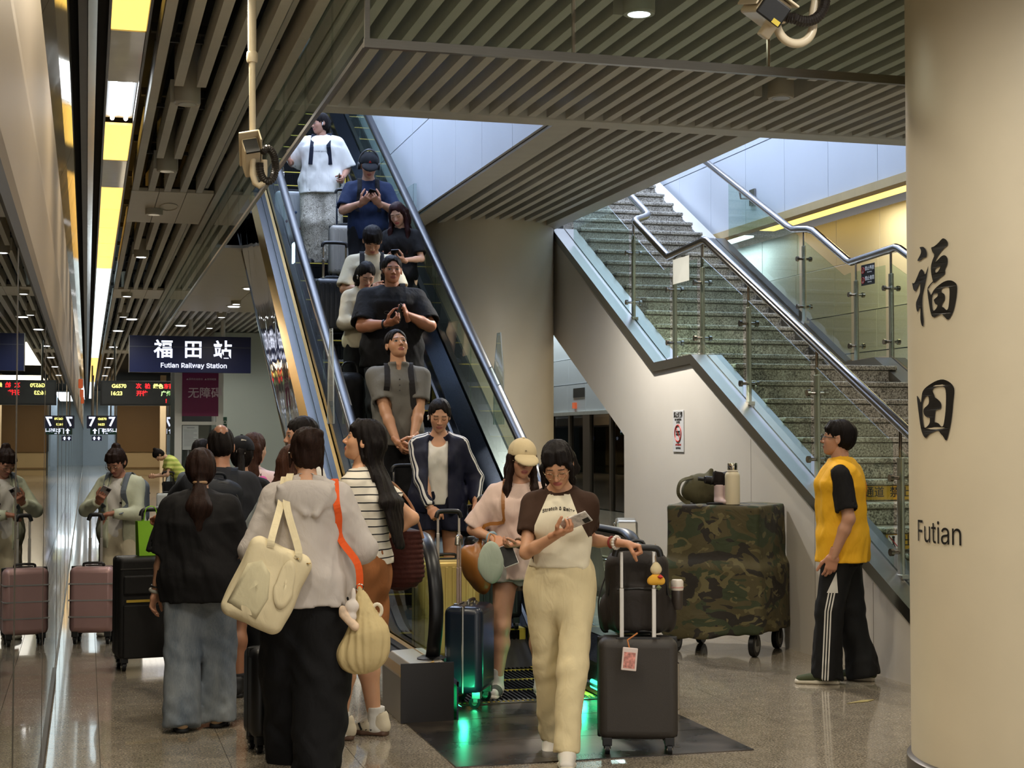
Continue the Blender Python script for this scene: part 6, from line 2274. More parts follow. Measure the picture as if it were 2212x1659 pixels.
def suitcase(label, loc, rz, w, h, d, mat, trim=BLACKPL, ribs=0, horiz=0, handle=1.02, poles=True, wheel=0.028, group=None, soft=False, name='suitcase', polemat=None, top_handle=True, side_handle=False, pole_gap=0.11, polez=None, grip_w=None):
    """trolley case: front faces local -y; shell, ribs, wheels, telescopic handle"""
    s = thing(name, loc, rz, label, 'suitcase', group)
    z0 = wheel * 2 + 0.02
    sh = MB().box((-w / 2, -d / 2, z0), (w / 2, d / 2, h))
    shell = obj('shell', sh, mat, s, smooth='auto', bevel=0.045 if not soft else 0.03, seg=5)
    if ribs:
        for k in range(ribs):
            x = -w / 2 + 0.05 + (w - 0.10) * k / max(1, ribs - 1)
            for y, e in ((-d / 2, -1), (d / 2, 1)):
                obj('rib', MB().box((x - 0.010, y - 0.004, z0 + 0.05), (x + 0.010, y + 0.004, h - 0.05)), mat, shell, bevel=0.0035)
    if horiz:
        for k in range(horiz):
            z = z0 + (h - z0) * (k + 1) / (horiz + 1)
            obj('groove_band', MB().box((-w / 2 - 0.002, -d / 2 - 0.002, z - 0.005), (w / 2 + 0.002, d / 2 + 0.002, z + 0.005)), M('groove_' + mat.name, tuple(int(255 * x ** 0.4545 * 0.62) for x in mat.node_tree.nodes['Principled BSDF'].inputs['Base Color'].default_value[:3]), 0.4), shell)
    zp = MB().box((-w / 2 - 0.003, -0.009, z0 - 0.002), (w / 2 + 0.003, 0.009, h + 0.003))
    obj('seam_frame', zp, trim, s, bevel=0.02)
    for sx in (-1, 1):
        for sy in (-1, 1):
            c = (sx * (w / 2 - 0.045), sy * (d / 2 - 0.04), 0)
            wb = MB().box((c[0] - 0.024, c[1] - 0.026, z0 - 0.03), (c[0] + 0.024, c[1] + 0.026, z0 + 0.012)).box((c[0] - 0.018, c[1] - 0.010, wheel), (c[0] - 0.013, c[1] + 0.020, z0 - 0.02)).box((c[0] + 0.013, c[1] - 0.010, wheel), (c[0] + 0.018, c[1] + 0.020, z0 - 0.02))
            o = obj('caster', wb, trim, s, bevel=0.003)
            obj('wheel', MB().cyl((c[0] - 0.012, c[1] + 0.012, wheel), (c[0] + 0.012, c[1] + 0.012, wheel), wheel, 18), RUBBER, o, smooth='auto')
            obj('hub', MB().cyl((c[0] - 0.0135, c[1] + 0.012, wheel), (c[0] + 0.0135, c[1] + 0.012, wheel), wheel * 0.5, 12), CHROME, o)
    if poles:
        py = d / 2 - 0.05
        pm = polemat or CHROME
        for sx in (-1, 1):
            mid = h + (handle - h) * 0.55
            o = obj('pole', MB().box((sx * pole_gap - 0.011, py - 0.007, h - 0.05), (sx * pole_gap + 0.011, py + 0.007, mid)).box((sx * pole_gap - 0.0085, py - 0.0055, mid), (sx * pole_gap + 0.0085, py + 0.0055, handle - 0.02)), pm, s, bevel=0.003)
        g = grip_w or pole_gap
        obj('grip', MB().tube(smooth_path([(-g - 0.012, py, handle - 0.045), (-g, py, handle - 0.01), (-g * 0.6, py, handle), (g * 0.6, py, handle), (g, py, handle - 0.01), (g + 0.012, py, handle - 0.045)], 4), 0.0165, 12), trim, s, smooth='auto')
        obj('pole_socket', MB().box((-pole_gap - 0.03, py - 0.018, h - 0.004), (pole_gap + 0.03, py + 0.018, h + 0.006)), trim, s, bevel=0.003)
    if top_handle:
        obj('carry_handle', MB().tube(smooth_path([(-0.075, -0.01, h - 0.002), (-0.065, -0.01, h + 0.024), (0.065, -0.01, h + 0.024), (0.075, -0.01, h - 0.002)], 4), 0.010, 8), trim, s, smooth='auto')
    if side_handle:
        obj('side_handle', MB().tube(smooth_path([(-w / 2 + 0.002, -0.02, h * 0.42), (-w / 2 - 0.022, -0.02, h * 0.45), (-w / 2 - 0.022, -0.02, h * 0.62), (-w / 2 + 0.002, -0.02, h * 0.65)], 4), 0.010, 8), trim, s, smooth='auto')
    return s


def face_cam(loc, a=0.0):
    """heading of a figure at loc that looks at the viewer, turned by a degrees towards the viewer's right"""
    return math.atan2(loc[0], -loc[1]) + math.radians(a)


# fabrics
C_BLACK = CLOTH('black_cotton', (22, 21, 22), bump=0.5)
C_BLACK2 = CLOTH('black_trouser', (18, 18, 20), bump=0.6)
C_NAVY = CLOTH('navy_cotton', (26, 38, 66))
C_WHITE = CLOTH('white_cotton', (226, 222, 214), var=0.03)
C_CREAM = CLOTH('cream_twill', (222, 206, 164), var=0.04, bump=0.6)
C_CREAMTEE = CLOTH('cream_tee', (228, 218, 192), var=0.03)
C_BEIGE = CLOTH('beige_cotton', (204, 194, 168), var=0.04)
C_GREYPOLO = CLOTH('grey_pique', (112, 110, 104), var=0.05, bs=900)
C_HOODIE = CLOTH('pale_grey_hoodie', (192, 184, 178), var=0.04, bump=0.55)
C_PINK = CLOTH('pale_pink_tee', (220, 194, 182), var=0.04)
C_GREYSH = CLOTH('grey_shorts', (158, 156, 150))
C_BROWN = CLOTH('rust_brown_twill', (146, 92, 52), var=0.08, bump=0.7)
C_SAGE = CLOTH('pale_sage_jacket', (196, 200, 174), var=0.04)
C_GREYBL = CLOTH('grey_blue_jacket', (140, 148, 150))
C_YVEST = CLOTH('yellow_vest', (236, 178, 40), var=0.04, bump=0.6, rough=0.7)
C_SCARF = CLOTH('magenta_knit', (206, 92, 150))
C_JEANS = cloth_pattern('washed_denim', lambda t: t.ramp(t.math('ADD', t.math('MULTIPLY', t.noise(t.pos(False, (1, 1, 0.35)), 9, 4), 0.8), t.math('MULTIPLY', t.noise(t.pos(False, (1, 1, 0.12)), 260, 2), 0.25)), [(0.32, lin((84, 96, 110))), (0.72, lin((142, 148, 152)))]))


def stripe_z(t, period, duty, c0, c1, x=0.0):
    s = t.n('ShaderNodeSeparateXYZ')
    t.l(t.pos(False), s.inputs[0])
    n_ = t.noise(t.pos(False), 4, 2)
    z = t.math('ADD', s.outputs[2], t.math('MULTIPLY', t.math('SUBTRACT', n_, 0.5), 0.02))
    w = t.math('FRACT', t.math('DIVIDE', z, period))
    return t.mix(t.math('LESS_THAN', w, duty), lin(c0), lin(c1))


C_STRIPE = cloth_pattern('striped_jersey', lambda t: stripe_z(t, 0.042, 0.16, (222, 214, 198), (30, 30, 34)))
C_GREEN = cloth_pattern('striped_green_dress', lambda t: stripe_z(t, 0.085, 0.5, (222, 226, 130), (176, 192, 92)))


def arm_stripes(t):
    a = attr(t, 'arm')
    w = t.math('FRACT', t.math('DIVIDE', t.math('ADD', a, 0.0435), 0.029))
    on = t.math('MULTIPLY', t.math('LESS_THAN', w, 0.52), t.math('LESS_THAN', t.math('ABSOLUTE', t.math('ADD', a, 0.0)), 0.0435))
    on = t.math('MULTIPLY', on, t.math('GREATER_THAN', attr(t, 'armok'), 0.5))
    return t.mix(on, lin((24, 26, 46)), lin((224, 222, 216)))


def leg_stripes(t):
    a = attr(t, 'leg')
    z = attr(t, 'hgt')
    w = t.math('FRACT', t.math('DIVIDE', t.math('ADD', a, 0.027), 0.018))
    on = t.math('MULTIPLY', t.math('LESS_THAN', w, 0.50), t.math('LESS_THAN', t.math('ABSOLUTE', a), 0.027))
    low = t.math('LESS_THAN', z, 0.60)
    tri = t.math('MULTIPLY', t.math('MULTIPLY', t.math('GREATER_THAN', z, 0.60), t.math('LESS_THAN', t.math('ABSOLUTE', a), t.math('MULTIPLY', t.math('SUBTRACT', 0.735, z), 0.26))), t.math('LESS_THAN', z, 0.735))
    return t.mix(t.math('MAXIMUM', t.math('MULTIPLY', on, low), tri), lin((20, 20, 21)), lin((214, 212, 206)))


C_TRACK = cloth_pattern('navy_track_jacket', arm_stripes, 0.6)
C_VESTPANTS = cloth_pattern('black_track_pants', leg_stripes, 0.7)
C_RAGLAN = cloth_pattern('raglan_tee', lambda t: t.mix(t.math('GREATER_THAN', attr(t, 'rag'), 0.0), lin((228, 218, 192)), lin((62, 42, 30))))


def paisley(t):
    v = t.pos(False)
    d = t.n('ShaderNodeTexVoronoi', Scale=24.0)
    d.feature = 'F1'
    wn = t.n('ShaderNodeTexNoise', Scale=5.0)
    t.l(v, wn.inputs['Vector'])
    mp = t.n('ShaderNodeVectorMath')
    mp.operation = 'ADD'
    sc_ = t.n('ShaderNodeVectorMath')
    sc_.operation = 'SCALE'
    sc_.inputs['Scale'].default_value = 0.08
    t.l(wn.outputs['Color'], sc_.inputs[0])
    t.l(v, mp.inputs[0])
    t.l(sc_.outputs[0], mp.inputs[1])
    t.l(mp.outputs[0], d.inputs['Vector'])
    rings = t.math('SINE', t.math('MULTIPLY', d.outputs['Distance'], 22.0))
    f = t.math('ADD', t.math('MULTIPLY', rings, 0.20), t.math('MULTIPLY', t.noise(v, 30, 3), 0.6))
    return t.ramp(f, [(0.05, lin((132, 124, 112))), (0.28, lin((184, 176, 160))), (0.55, lin((212, 204, 188)))])


C_PAISLEY = cloth_pattern('grey_scroll_print', paisley)
C_RIBSOCK = CLOTH('white_sock', (214, 210, 200))
SH_WHITE = M('white_leather', (220, 214, 204), 0.5, var=0.04)
SH_GUM = M('gum_sole', (92, 66, 50), 0.6)
SH_OFFW = M('off_white_sole', (206, 198, 180), 0.6)
SH_OLIVE = CLOTH('olive_canvas', (68, 74, 52))
SH_BLACK = M('black_shoe', (22, 22, 24), 0.55)
SH_GREY = CLOTH('grey_strap', (88, 92, 86))
LACE = CLOTH('white_lace', (220, 218, 210))
PH_DARK = M('phone_dark', (20, 20, 22), 0.3)
PH_CASE = M('phone_marble_case', (206, 200, 194), 0.35, var=0.35, vs=40)
BUDW = M('white_bud', (228, 226, 222), 0.3, var=0.02)
BUDB = M('black_bud', (18, 18, 18), 0.3, var=0.02)
WIRE = M('thin_gold_frame', (170, 150, 120), 0.25, 0.9)


# ================================================================== the people on the concourse
# woman walking with her phone and the black case
L = (2.32, 7.42, 0)
p = Person('woman in brown raglan tee and cream trousers walking with phone and dark suitcase', L, face_cam(L, -4), 1.61,
           head=(-2, 30, 3), neckf=0.42, lean=3, px=0.0, rh=((-0.005, 0.285, 1.135), (-0.75, 0.50, 0.28), (-0.2, 0.15, 0.95), 'phone'),
           lh=((-0.325, -0.02, 1.072), (-0.96, -0.10, -0.20), (-0.2, 0.0, -1), 'grip'), lf=(-0.045, 0.20, 0, 4), rf=(0.055, -0.20, 0.0, -8, 28), lpole=(-0.5, -0.5, -1), rpole=(0.75, -0.55, -0.6), res=0.0105, skin=(196, 146, 112))
p.body(lips=(176, 92, 84))
hr = p.hair(HBLACK, 'long', 0.05, fringe=0.020, part=0.004, spread=0.05, vol=1.01, hang=p.NB - p.F * 0.06 - np.array((0, 0, 0.02)), hairline=0.046, tail=[(p.hp(0.074, 0.05, 0.02), p.hp(0.078, 0.062, -0.10), 0.016, 0.006), (p.hp(-0.074, 0.05, 0.02), p.hp(-0.078, 0.062, -0.07), 0.016, 0.006)])
sh = p.top(C_RAGLAN, 'raglan_tee', hem=0.22, fit=0.018, sleeve=0.62, sr=(0.062, 0.070), neck=0.066, bust=0.026, fold=0.004, ff=26, seed=11, attrs='raglan', label='cream tee with brown raglan sleeves and collar')
p.pants(C_CREAM, waist=0.36, thigh=0.090, knee=0.074, hem=0.068, end=1.02, fold=0.005, ff=24, seed=12, ease=0.010)
p.shoes(SH_WHITE, SH_OFFW, lace=LACE)
p.glasses(WIRE)
sf = Surf(sh)
PRINT = CLOTH('print_black', (34, 28, 24))
print_on(p, sf, 'Stretch & Relax', 0.030, PRINT, 0.0, 0.84, sh, 'chest_lettering', arch=0.022, weight=0.0008, spacing=1.12, sx=0.92)
p.band(-1, M('white_beads', (222, 214, 204), 0.3), 0.055, 0.030, 0.010, 'bead_bracelet', beads=14)
p.band(-1, M('red_cord', (132, 34, 28), 0.5), 0.085, 0.029, 0.005, 'red_bracelet')
PACER = p
hpn = p.hand_at(1, 0.085, 0.030)
phone('phone in a marbled pale case held by the walking woman', hpn + p.mat @ np.array((-0.03, 0.0, 0.012)), p.mat @ np.array((0.05, -0.75, 0.66)), p.mat @ np.array((-0.86, 0.30, 0.35)), PH_CASE)

# black cabin case she pulls, with a backpack standing on it
CASEM = NT('dark_textured_shell')
_v = CASEM.pos(False)
CASEM.b.inputs['Base Color'].default_value = lin((52, 47, 42))
CASEM.b.inputs['Roughness'].default_value = 0.55
CASEM.bump(CASEM.noise(_v, 420, 2), 0.35, 0.003)
POLE_W = M('pale_pole', (206, 200, 190), 0.3, 0.7)
suitcase('dark brown-black cabin suitcase with pale poles pulled by the walking woman', (2.735, 7.43, 0), math.radians(163), 0.405, 0.585, 0.23, CASEM.m, handle=1.045, pole_gap=0.082, polemat=POLE_W, grip_w=0.105)
bp = thing('backpack', (2.785, 7.565, 0.59), math.radians(-17), 'black backpack standing on the dark cabin suitcase behind its handle', 'backpack')
F = Field((-0.26, -0.22, -0.03), (0.26, 0.22, 0.52), 0.009)
F.rbox((0.0, -0.02, 0.21), (0.165, 0.095, 0.21), None, 0.07)
F.ell((0.0, -0.01, 0.30), (0.15, 0.10, 0.15), None, 0.04).rbox((0.0, -0.10, 0.13), (0.125, 0.05, 0.12), None, 0.04, 0.02)
F.ell((-0.165, 0.0, 0.10), (0.04, 0.07, 0.10), None, 0.02).ell((0.165, 0.0, 0.09), (0.04, 0.07, 0.09), None, 0.02)
F.rough(0.004, 24, 3)
me = np_mesh('pack', [F.mesh()])
me.materials.append(CLOTH('charcoal_nylon', (44, 39, 36), rough=0.6))
o = bpy.data.objects.new('pack', me)
COL.objects.link(o)
o.parent = bp
obj('zip', MB().tube(smooth_path([(-0.155, -0.085, 0.20), (-0.12, -0.085, 0.36), (0, -0.08, 0.425), (0.12, -0.085, 0.36), (0.155, -0.085, 0.20)], 6), 0.005, 6), BLACKPL, bp)
obj('pocket_zip', MB().tube([(-0.11, -0.142, 0.235), (0.0, -0.150, 0.242), (0.11, -0.142, 0.235)], 0.005, 6), BLACKPL, bp)
obj('carry_loop', MB().tube(smooth_path([(-0.04, 0.0, 0.42), (-0.03, 0.0, 0.47), (0.03, 0.0, 0.47), (0.04, 0.0, 0.42)], 5), 0.009, 8), BLACKPL, bp, smooth='auto')
obj('side_strap', ribbon(smooth_path([(-0.16, 0.03, 0.30), (-0.20, 0.04, 0.16), (-0.19, 0.05, 0.02), (-0.15, 0.06, 0.005)], 5), [(-1, 0, 0)] * 16, 0.032), BLACKPL, bp)
tb = thing('tumbler', (2.98, 7.49, 0.81), math.radians(-17), 'white capped tumbler in the side pocket of the backpack on the suitcase', 'bottle')
obj('body', MB().lathe([(0.024, -0.10), (0.029, -0.09), (0.030, 0.0)], (0, 0, 0), 20), M('tumbler_dark', (60, 52, 46), 0.4), tb, smooth='auto')
obj('lid', MB().lathe([(0.0305, 0.0), (0.033, 0.004), (0.033, 0.045), (0.027, 0.055), (0.024, 0.053)], (0, 0, 0), 20), M('tumbler_lid', (224, 214, 200), 0.35), tb, smooth='auto')
obj('pink_ring', MB().lathe([(0.0335, 0.012), (0.0342, 0.016), (0.0335, 0.02)], (0, 0, 0), 20), M('pale_pink', (206, 160, 150), 0.4), tb)
ch = thing('plush_charm', (2.80, 7.325, 0.93), math.radians(-17), 'small yellow and cream plush charm clipped to the standing backpack', 'charm')
F = Field((-0.06, -0.05, -0.13), (0.06, 0.05, 0.07), 0.006)
F.ell((0.0, 0, -0.045), (0.036, 0.024, 0.030)).ell((-0.03, 0, -0.055), (0.016, 0.014, 0.016)).ell((0.03, 0, -0.055), (0.016, 0.014, 0.016))
me = np_mesh('yellow_body', [F.mesh()])
me.materials.append(CLOTH('plush_yellow', (232, 176, 66)))
o = bpy.data.objects.new('yellow_body', me)
COL.objects.link(o)
o.parent = ch
F = Field((-0.06, -0.05, -0.05), (0.06, 0.05, 0.07), 0.006)
F.ell((0.0, 0, 0.005), (0.030, 0.024, 0.028)).ell((0.0, 0, 0.03), (0.012, 0.01, 0.014))
me = np_mesh('cream_head', [F.mesh()])
me.materials.append(CLOTH('plush_cream', (216, 200, 160)))
o = bpy.data.objects.new('cream_head', me)
COL.objects.link(o)
o.parent = ch
obj('red_bow', MB().lathe([(0.002, -0.012), (0.016, 0), (0.002, 0.012)], (0.02, -0.022, -0.03), 10), CLOTH('plush_red', (196, 66, 60)), ch)
obj('green_tag', MB().lathe([(0.002, -0.014), (0.015, 0), (0.002, 0.014)], (0.012, -0.014, -0.085), 10), CLOTH('plush_green', (120, 130, 92)), ch)
obj('cord', MB().tube([(0, 0, 0.04), (-0.006, 0.02, 0.09), (0.0, 0.05, 0.13)], 0.003, 6), CLOTH('cord_beige', (150, 128, 100)), ch)
lt = thing('luggage_tag', (2.63, 7.255, 0.50), math.radians(-20), 'pink and white luggage tag hanging on the dark cabin suitcase', 'luggage tag')
rt = Matrix.Rotation(math.radians(5), 3, 'Y')
obj('card', MB().box((-0.038, -0.004, -0.06), (0.038, 0.004, 0.055), rt, (0, 0, 0)), M('tag_white', (226, 210, 204), 0.35), lt, bevel=0.004)
obj('picture', MB().box((-0.029, -0.0055, -0.048), (0.029, -0.004, 0.032), rt, (0, 0, 0)), M('tag_pink_print', (206, 140, 130), 0.4, var=0.5, vs=60), lt)
obj('strap', MB().tube([(0.0, 0, 0.05), (-0.01, 0.02, 0.09), (0.04, 0.06, 0.12)], 0.004, 6), M('tag_orange', (196, 120, 60), 0.5), lt)

# woman in the pale cap
L = (2.63, 9.26, 0)
p = Person('woman in cream cap and oversized pale pink tee looking aside, long dark hair', L, face_cam(L, 2), 1.585, head=(14, 10, -3), neckf=0.3, lean=2,
           rh=((0.165, 0.20, 0.985), (-0.55, 0.6, -0.35), (-0.5, -0.2, -0.8), 'phone'), lh=((0.03, 0.26, 0.955), (0.75, 0.55, -0.1), (0.1, 0.1, 1.0), 'pinch'), rf=(0.145, 0.03, 0, -10), lf=(-0.13, 0.02, 0, 12), rpole=(0.9, -0.6, -0.6), bulk=1.12, skin=(200, 152, 122))
p.body(gaze='open', lips=(176, 100, 92))
p.hair(HDARK, 'long', 0.22, fringe=0.0, front=0.24, spread=0.09, hairline=0.05)
sh = p.top(C_PINK, 'pink_tee', hem=-0.24, fit=0.030, flare=0.02, sleeve=0.95, sr=(0.068, 0.078), neck=0.066, bust=0.03, fold=0.006, seed=21)
p.pants(C_GREYSH, 'grey_shorts', waist=0.2, thigh=0.108, knee=0.112, end=0.16, seed=22, ease=0.03)
p.shoes(SH_GREY, SH_OFFW, kind='sandal', sock=C_RIBSOCK, sock_h=0.17)
c = p.cap(CLOTH('cream_cap_twill', (206, 188, 150)))
obj('emblem', MB().lathe([(0.0005, -0.001), (0.007, 0), (0.0005, 0.001)], p.hp(0.008, 0.093, 0.085), 10), BLACKPL, c)
p.glasses(WIRE)
p.band(1, CLOTH('pale_blue_band', (150, 176, 190)), 0.03, 0.032, 0.011, 'blue_wristband')
p.band(-1, M('dark_beads', (84, 66, 46), 0.3, var=0.6, vs=60), 0.03, 0.029, 0.009, 'bead_bracelet', beads=14)
obj('necklace', MB().tube([p.NB + p.R * (0.058 * math.cos(t)) + p.F * (0.075 + 0.04 * math.sin(t) * 0.4) - p.u * (0.0 + 0.05 * math.sin(t)) for t in [PI * k / 12 for k in range(13)]], 0.0018, 6), WIRE, p.root)
hb = p.hand_at(1, 0.09, 0.02)
phone('black passport wallet with a white edge in the hands of the woman in the cap', hb + p.mat @ np.array((-0.02, 0.035, -0.045)), p.mat @ np.array((0.1, 1, 0.35)), p.mat @ np.array((0.35, -0.25, 0.9)), M('wallet_white', (214, 206, 200), 0.5), size=(0.095, 0.135, 0.010), screen=M('wallet_black', (24, 23, 22), 0.6))['category'] = 'wallet'
bpy.data.objects[[o.name for o in COL.objects if o.get('category') == 'wallet'][-1]].name = 'passport_wallet'
PINKW = p
# tan shoulder bag on her right side
bag = thing('shoulder_bag', tuple(p.loc), p.root.rotation_euler.z, 'tan leather shoulder bag at the hip of the woman in the pink tee', 'bag')
F = Field((0.12, -0.12, 0.58), (0.48, 0.22, 1.02), 0.009)
F.ell((0.28, 0.04, 0.78), (0.075, 0.11, 0.16), rotm(20, 0, 22)).ell((0.25, 0.04, 0.88), (0.045, 0.09, 0.09), None, 0.05).rough(0.005, 26, 8)
me = np_mesh('pouch', [F.mesh()])
me.materials.append(M('tan_leather', (150, 96, 40), 0.42, var=0.1))
o = bpy.data.objects.new('pouch', me)
COL.objects.link(o)
o.parent = bag
sf = Surf(sh)
pts = [np.array((0.255, 0.06, 0.93)), np.array((0.225, 0.10, 1.06))]
ns = [(0.6, 0.8, 0), (0.5, 0.9, 0)]
for t in (0.55, 0.75, 0.9):
    h = sf.hit(p.tp(t, 0.115 * p.m, 0.6), -p.F)
    pts.append(h)
    ns.append(p.F)
h = sf.hit(p.tp(1.0, 0.10 * p.m, 0.0) + p.u * 0.4, -p.u)
pts.append(h)
ns.append(p.u)
pts.append(p.tp(0.8, 0.12 * p.m, -0.13))
ns.append(-p.F)
sp = smooth_path(pts, 3)
obj('strap', ribbon(sp, [n for n in np.repeat(np.array(ns)[:-1], 3, 0)] + [ns[-1]], 0.022), M('tan_leather', (150, 96, 40), 0.42), bag)
# her blue case with a pale round pouch on its handle
BLUEM = M('midnight_blue_shell', (24, 32, 48), 0.30, var=0.06, coat=0.2)
suitcase('dark blue hard suitcase with silver edge beside the woman in the cap', (2.235, 8.98, 0.006), math.radians(62), 0.36, 0.60, 0.235, BLUEM, trim=STEEL, handle=1.0, pole_gap=0.03, polemat=M('pinkish_pole', (186, 164, 150), 0.35, 0.6), wheel=0.034)
pc = thing('round_pouch', (2.335, 8.87, 0.86), 0, 'pale green round pouch hanging on the blue suitcase handle', 'pouch')
F = Field((-0.12, -0.06, -0.16), (0.12, 0.06, 0.16), 0.009)
F.ell((0, 0, 0), (0.082, 0.028, 0.125)).rough(0.003, 30, 4)
me = np_mesh('pouch_body', [F.mesh()])
me.materials.append(CLOTH('pale_green_felt', (166, 176, 160)))
o = bpy.data.objects.new('pouch_body', me)
COL.objects.link(o)
o.parent = pc
obj('loop', MB().tube(smooth_path([(-0.02, 0, 0.11), (0.0, 0.02, 0.17), (0.03, 0.02, 0.15), (0.02, 0, 0.11)], 4), 0.004, 6), CLOTH('orange_cord', (196, 130, 80)), pc)

# man in the yellow vest
L = (4.82, 9.18, 0)
p = Person('young man in yellow vest and black track pants standing by the stair', L, face_cam(L, -92), 1.72, male=True, head=(-4, -7, 0), neckf=0.30, bulk=1.0,
           lh=((-0.235, 0.045, 0.845), (0.05, 0.22, -1), (0.9, 0.3, 0), 'relaxed'), rf=(0.09, -0.12, 0, -6), lf=(-0.11, 0.10, 0, 8), res=0.0105, skin=(190, 142, 116))
p.body(gaze='open', lips=(150, 96, 86))
p.hair(HBLACK, 'short', fringe=0.028, vol=1.01, sides=0.012, hairline=0.045)
tee = p.top(C_BLACK, 'black_tee', hem=-0.30, fit=0.020, sleeve=0.82, sr=(0.074, 0.080), neck=0.062, seed=31)
ves = p.top(C_YVEST, 'yellow_vest', hem=-0.24, fit=0.052, flare=0.025, neck=0.072, armhole=True, seed=32, fold=0.006, collar=True, label='yellow vest with red characters on its back')
p.pants(C_VESTPANTS, 'track_pants', waist=0.2, thigh=0.108, knee=0.094, hem=0.104, end=1.06, fold=0.008, seed=33, attrs='leg', ease=0.02)
p.shoes(SH_OLIVE, SH_OFFW, lace=LACE)
p.glasses(BLACKPL, dark=True)
print_on(p, Surf(ves), '党员\n先锋', 0.075, CLOTH('print_red', (196, 66, 34)), 0.0, 0.66, ves, 'back_lettering', back=True)
VESTMAN = p

# woman in the pale grey hoodie, from behind
L = (1.045, 7.52, 0)
p = Person('woman from behind in pale grey hooded top and wide black trousers, hair clipped up', L, face_cam(L, 178), 1.655, head=(14, 4, 0), neckf=0.26, lean=2, bulk=1.12,
           lh=((-0.27, 0.20, 1.10), (0.1, 0.9, 0.3), (0.9, 0, 0), 'relaxed'), rh=((0.17, 0.235, 1.07), (-0.7, 0.7, 0.1), (-0.5, -0.3, 0.6), 'relaxed'), rf=(0.06, -0.16, 0.0, -6, 20), lf=(-0.09, 0.16, 0, 6), lpole=(-0.35, -0.45, -1), rpole=(0.6, -0.5, -0.8), res=0.0105, skin=(204, 156, 124))
p.body()
p.hair(HDARK, 'updo', fringe=0.0, tail=[(p.hp(-0.075, 0.02, 0.0), p.hp(-0.082, 0.02, -0.08), 0.014, 0.007), (p.hp(0.072, -0.03, -0.04), p.hp(0.076, -0.03, -0.14), 0.010, 0.004)])
sh = p.top(C_HOODIE, 'hooded_top', hem=-0.20, fit=0.042, flare=0.045, long=True, cuff=0.86, lsr=(0.074, 0.070, 0.050), neck=0.07, hood=True, seed=41, fold=0.007, ff=20)
p.pants(C_BLACK2, waist=0.3, thigh=0.115, knee=0.118, hem=0.125, end=1.08, seed=42, fold=0.009, ease=0.03)
p.shoes(SH_WHITE, SH_OFFW, lace=LACE)
p.earbud(-1, BUDW)
HOOD = p
sf = Surf(sh)
# cream canvas tote on her left shoulder
tote = thing('tote_bag', tuple(p.loc), p.root.rotation_euler.z, 'large cream canvas tote with an oval flap carried by the woman in grey', 'bag')
RT = rotm(8, 4, 25)
F = Field((-0.56, -0.44, 0.60), (0.16, -0.04, 1.24), 0.0095)
F.rbox((-0.185, -0.235, 0.905), (0.155, 0.085, 0.20), RT, 0.05).ell((-0.185, -0.27, 0.86), (0.14, 0.07, 0.14), RT, 0.04)
F.rough(0.006, 22, 6)
me = np_mesh('canvas_body', [F.mesh()])
C_TOTE = CLOTH('cream_canvas', (222, 208, 172), var=0.05, bump=0.35)
me.materials.append(C_TOTE)
o = bpy.data.objects.new('canvas_body', me)
COL.objects.link(o)
o.parent = tote
ts = Surf(o)


def on_tote(u, w, off=0.006):
    """u right, w up over the rear face of the tote"""
    q = np.array((-0.185, -0.235, 0.905)) + RT @ np.array((u, -0.5, w))
    h = ts.hit(q, RT @ np.array((0, 1, 0)), off)
    return h if h is not None else q + RT @ np.array((0, 0.41, 0))


def patch(name, poly, mat, off=0.006, n=10):
    """a cloth shape laid on the bag: a fan of rings so that it follows the surface"""
    c = np.mean(poly, 0)
    vs, fs = [], []
    rings = 4
    for r in range(rings + 1):
        for q in poly:
            a = c + (np.asarray(q) - c) * (r / rings)
            vs.append(on_tote(a[0], a[1], off))
    m = len(poly)
    for r in range(rings):
        for k in range(m):
            fs.append((r * m + k, r * m + (k + 1) % m, (r + 1) * m + (k + 1) % m, (r + 1) * m + k))
    ob = obj(name, MB().add(vs, fs), mat, tote, smooth=True)
    sd_ = ob.modifiers.new('thick', 'SOLIDIFY')
    sd_.thickness = 0.006
    return ob


oval = [(0.075 + 0.052 * math.cos(t * PI / 12) * (1.0 if math.sin(t * PI / 12) < 0 else 0.8) + 0.02 * math.sin(t * PI / 12) * -1.0, 0.04 + 0.115 * math.sin(t * PI / 12)) for t in range(24)]
patch('oval_flap', oval, C_TOTE, 0.010)
patch('front_pocket', [(-0.135, -0.14), (0.02, -0.16), (0.03, -0.05), (-0.01, 0.06), (-0.07, 0.10), (-0.125, 0.06)], CLOTH('cream_canvas_patch', (206, 196, 162)), 0.005)
for x in (-0.06, 0.075):
    pts = [on_tote(x, 0.17), on_tote(x, 0.19, 0.012) + np.array((0, 0, 0.03))]
    a = sf.hit(p.tp(0.86, -0.105 * p.m + x * 0.2, -0.6), p.F, 0.010)
    b = sf.hit(p.tp(1.0, -0.095 * p.m + x * 0.2, -0.01) + p.u * 0.5, -p.u, 0.010)
    c2 = sf.hit(p.tp(0.85, -0.10 * p.m, 0.6), -p.F, 0.010)
    pts += [q for q in (a, b, c2) if q is not None]
    sp = smooth_path(pts, 5)
    obj('strap', ribbon(sp, [(0, -1, 0.2)] * (len(sp) - 10) + [(0, -0.2, 1)] * 5 + [(0, 0.8, 0.6)] * 5, 0.034, 0.005), C_TOTE, tote)
for u in (0.08, 0.135):
    q = on_tote(u, 0.175)
    obj('eyelet', MB().lathe([(0.004, -0.002), (0.010, -0.002), (0.010, 0.002), (0.004, 0.002)], q, 12), GOLD, tote)
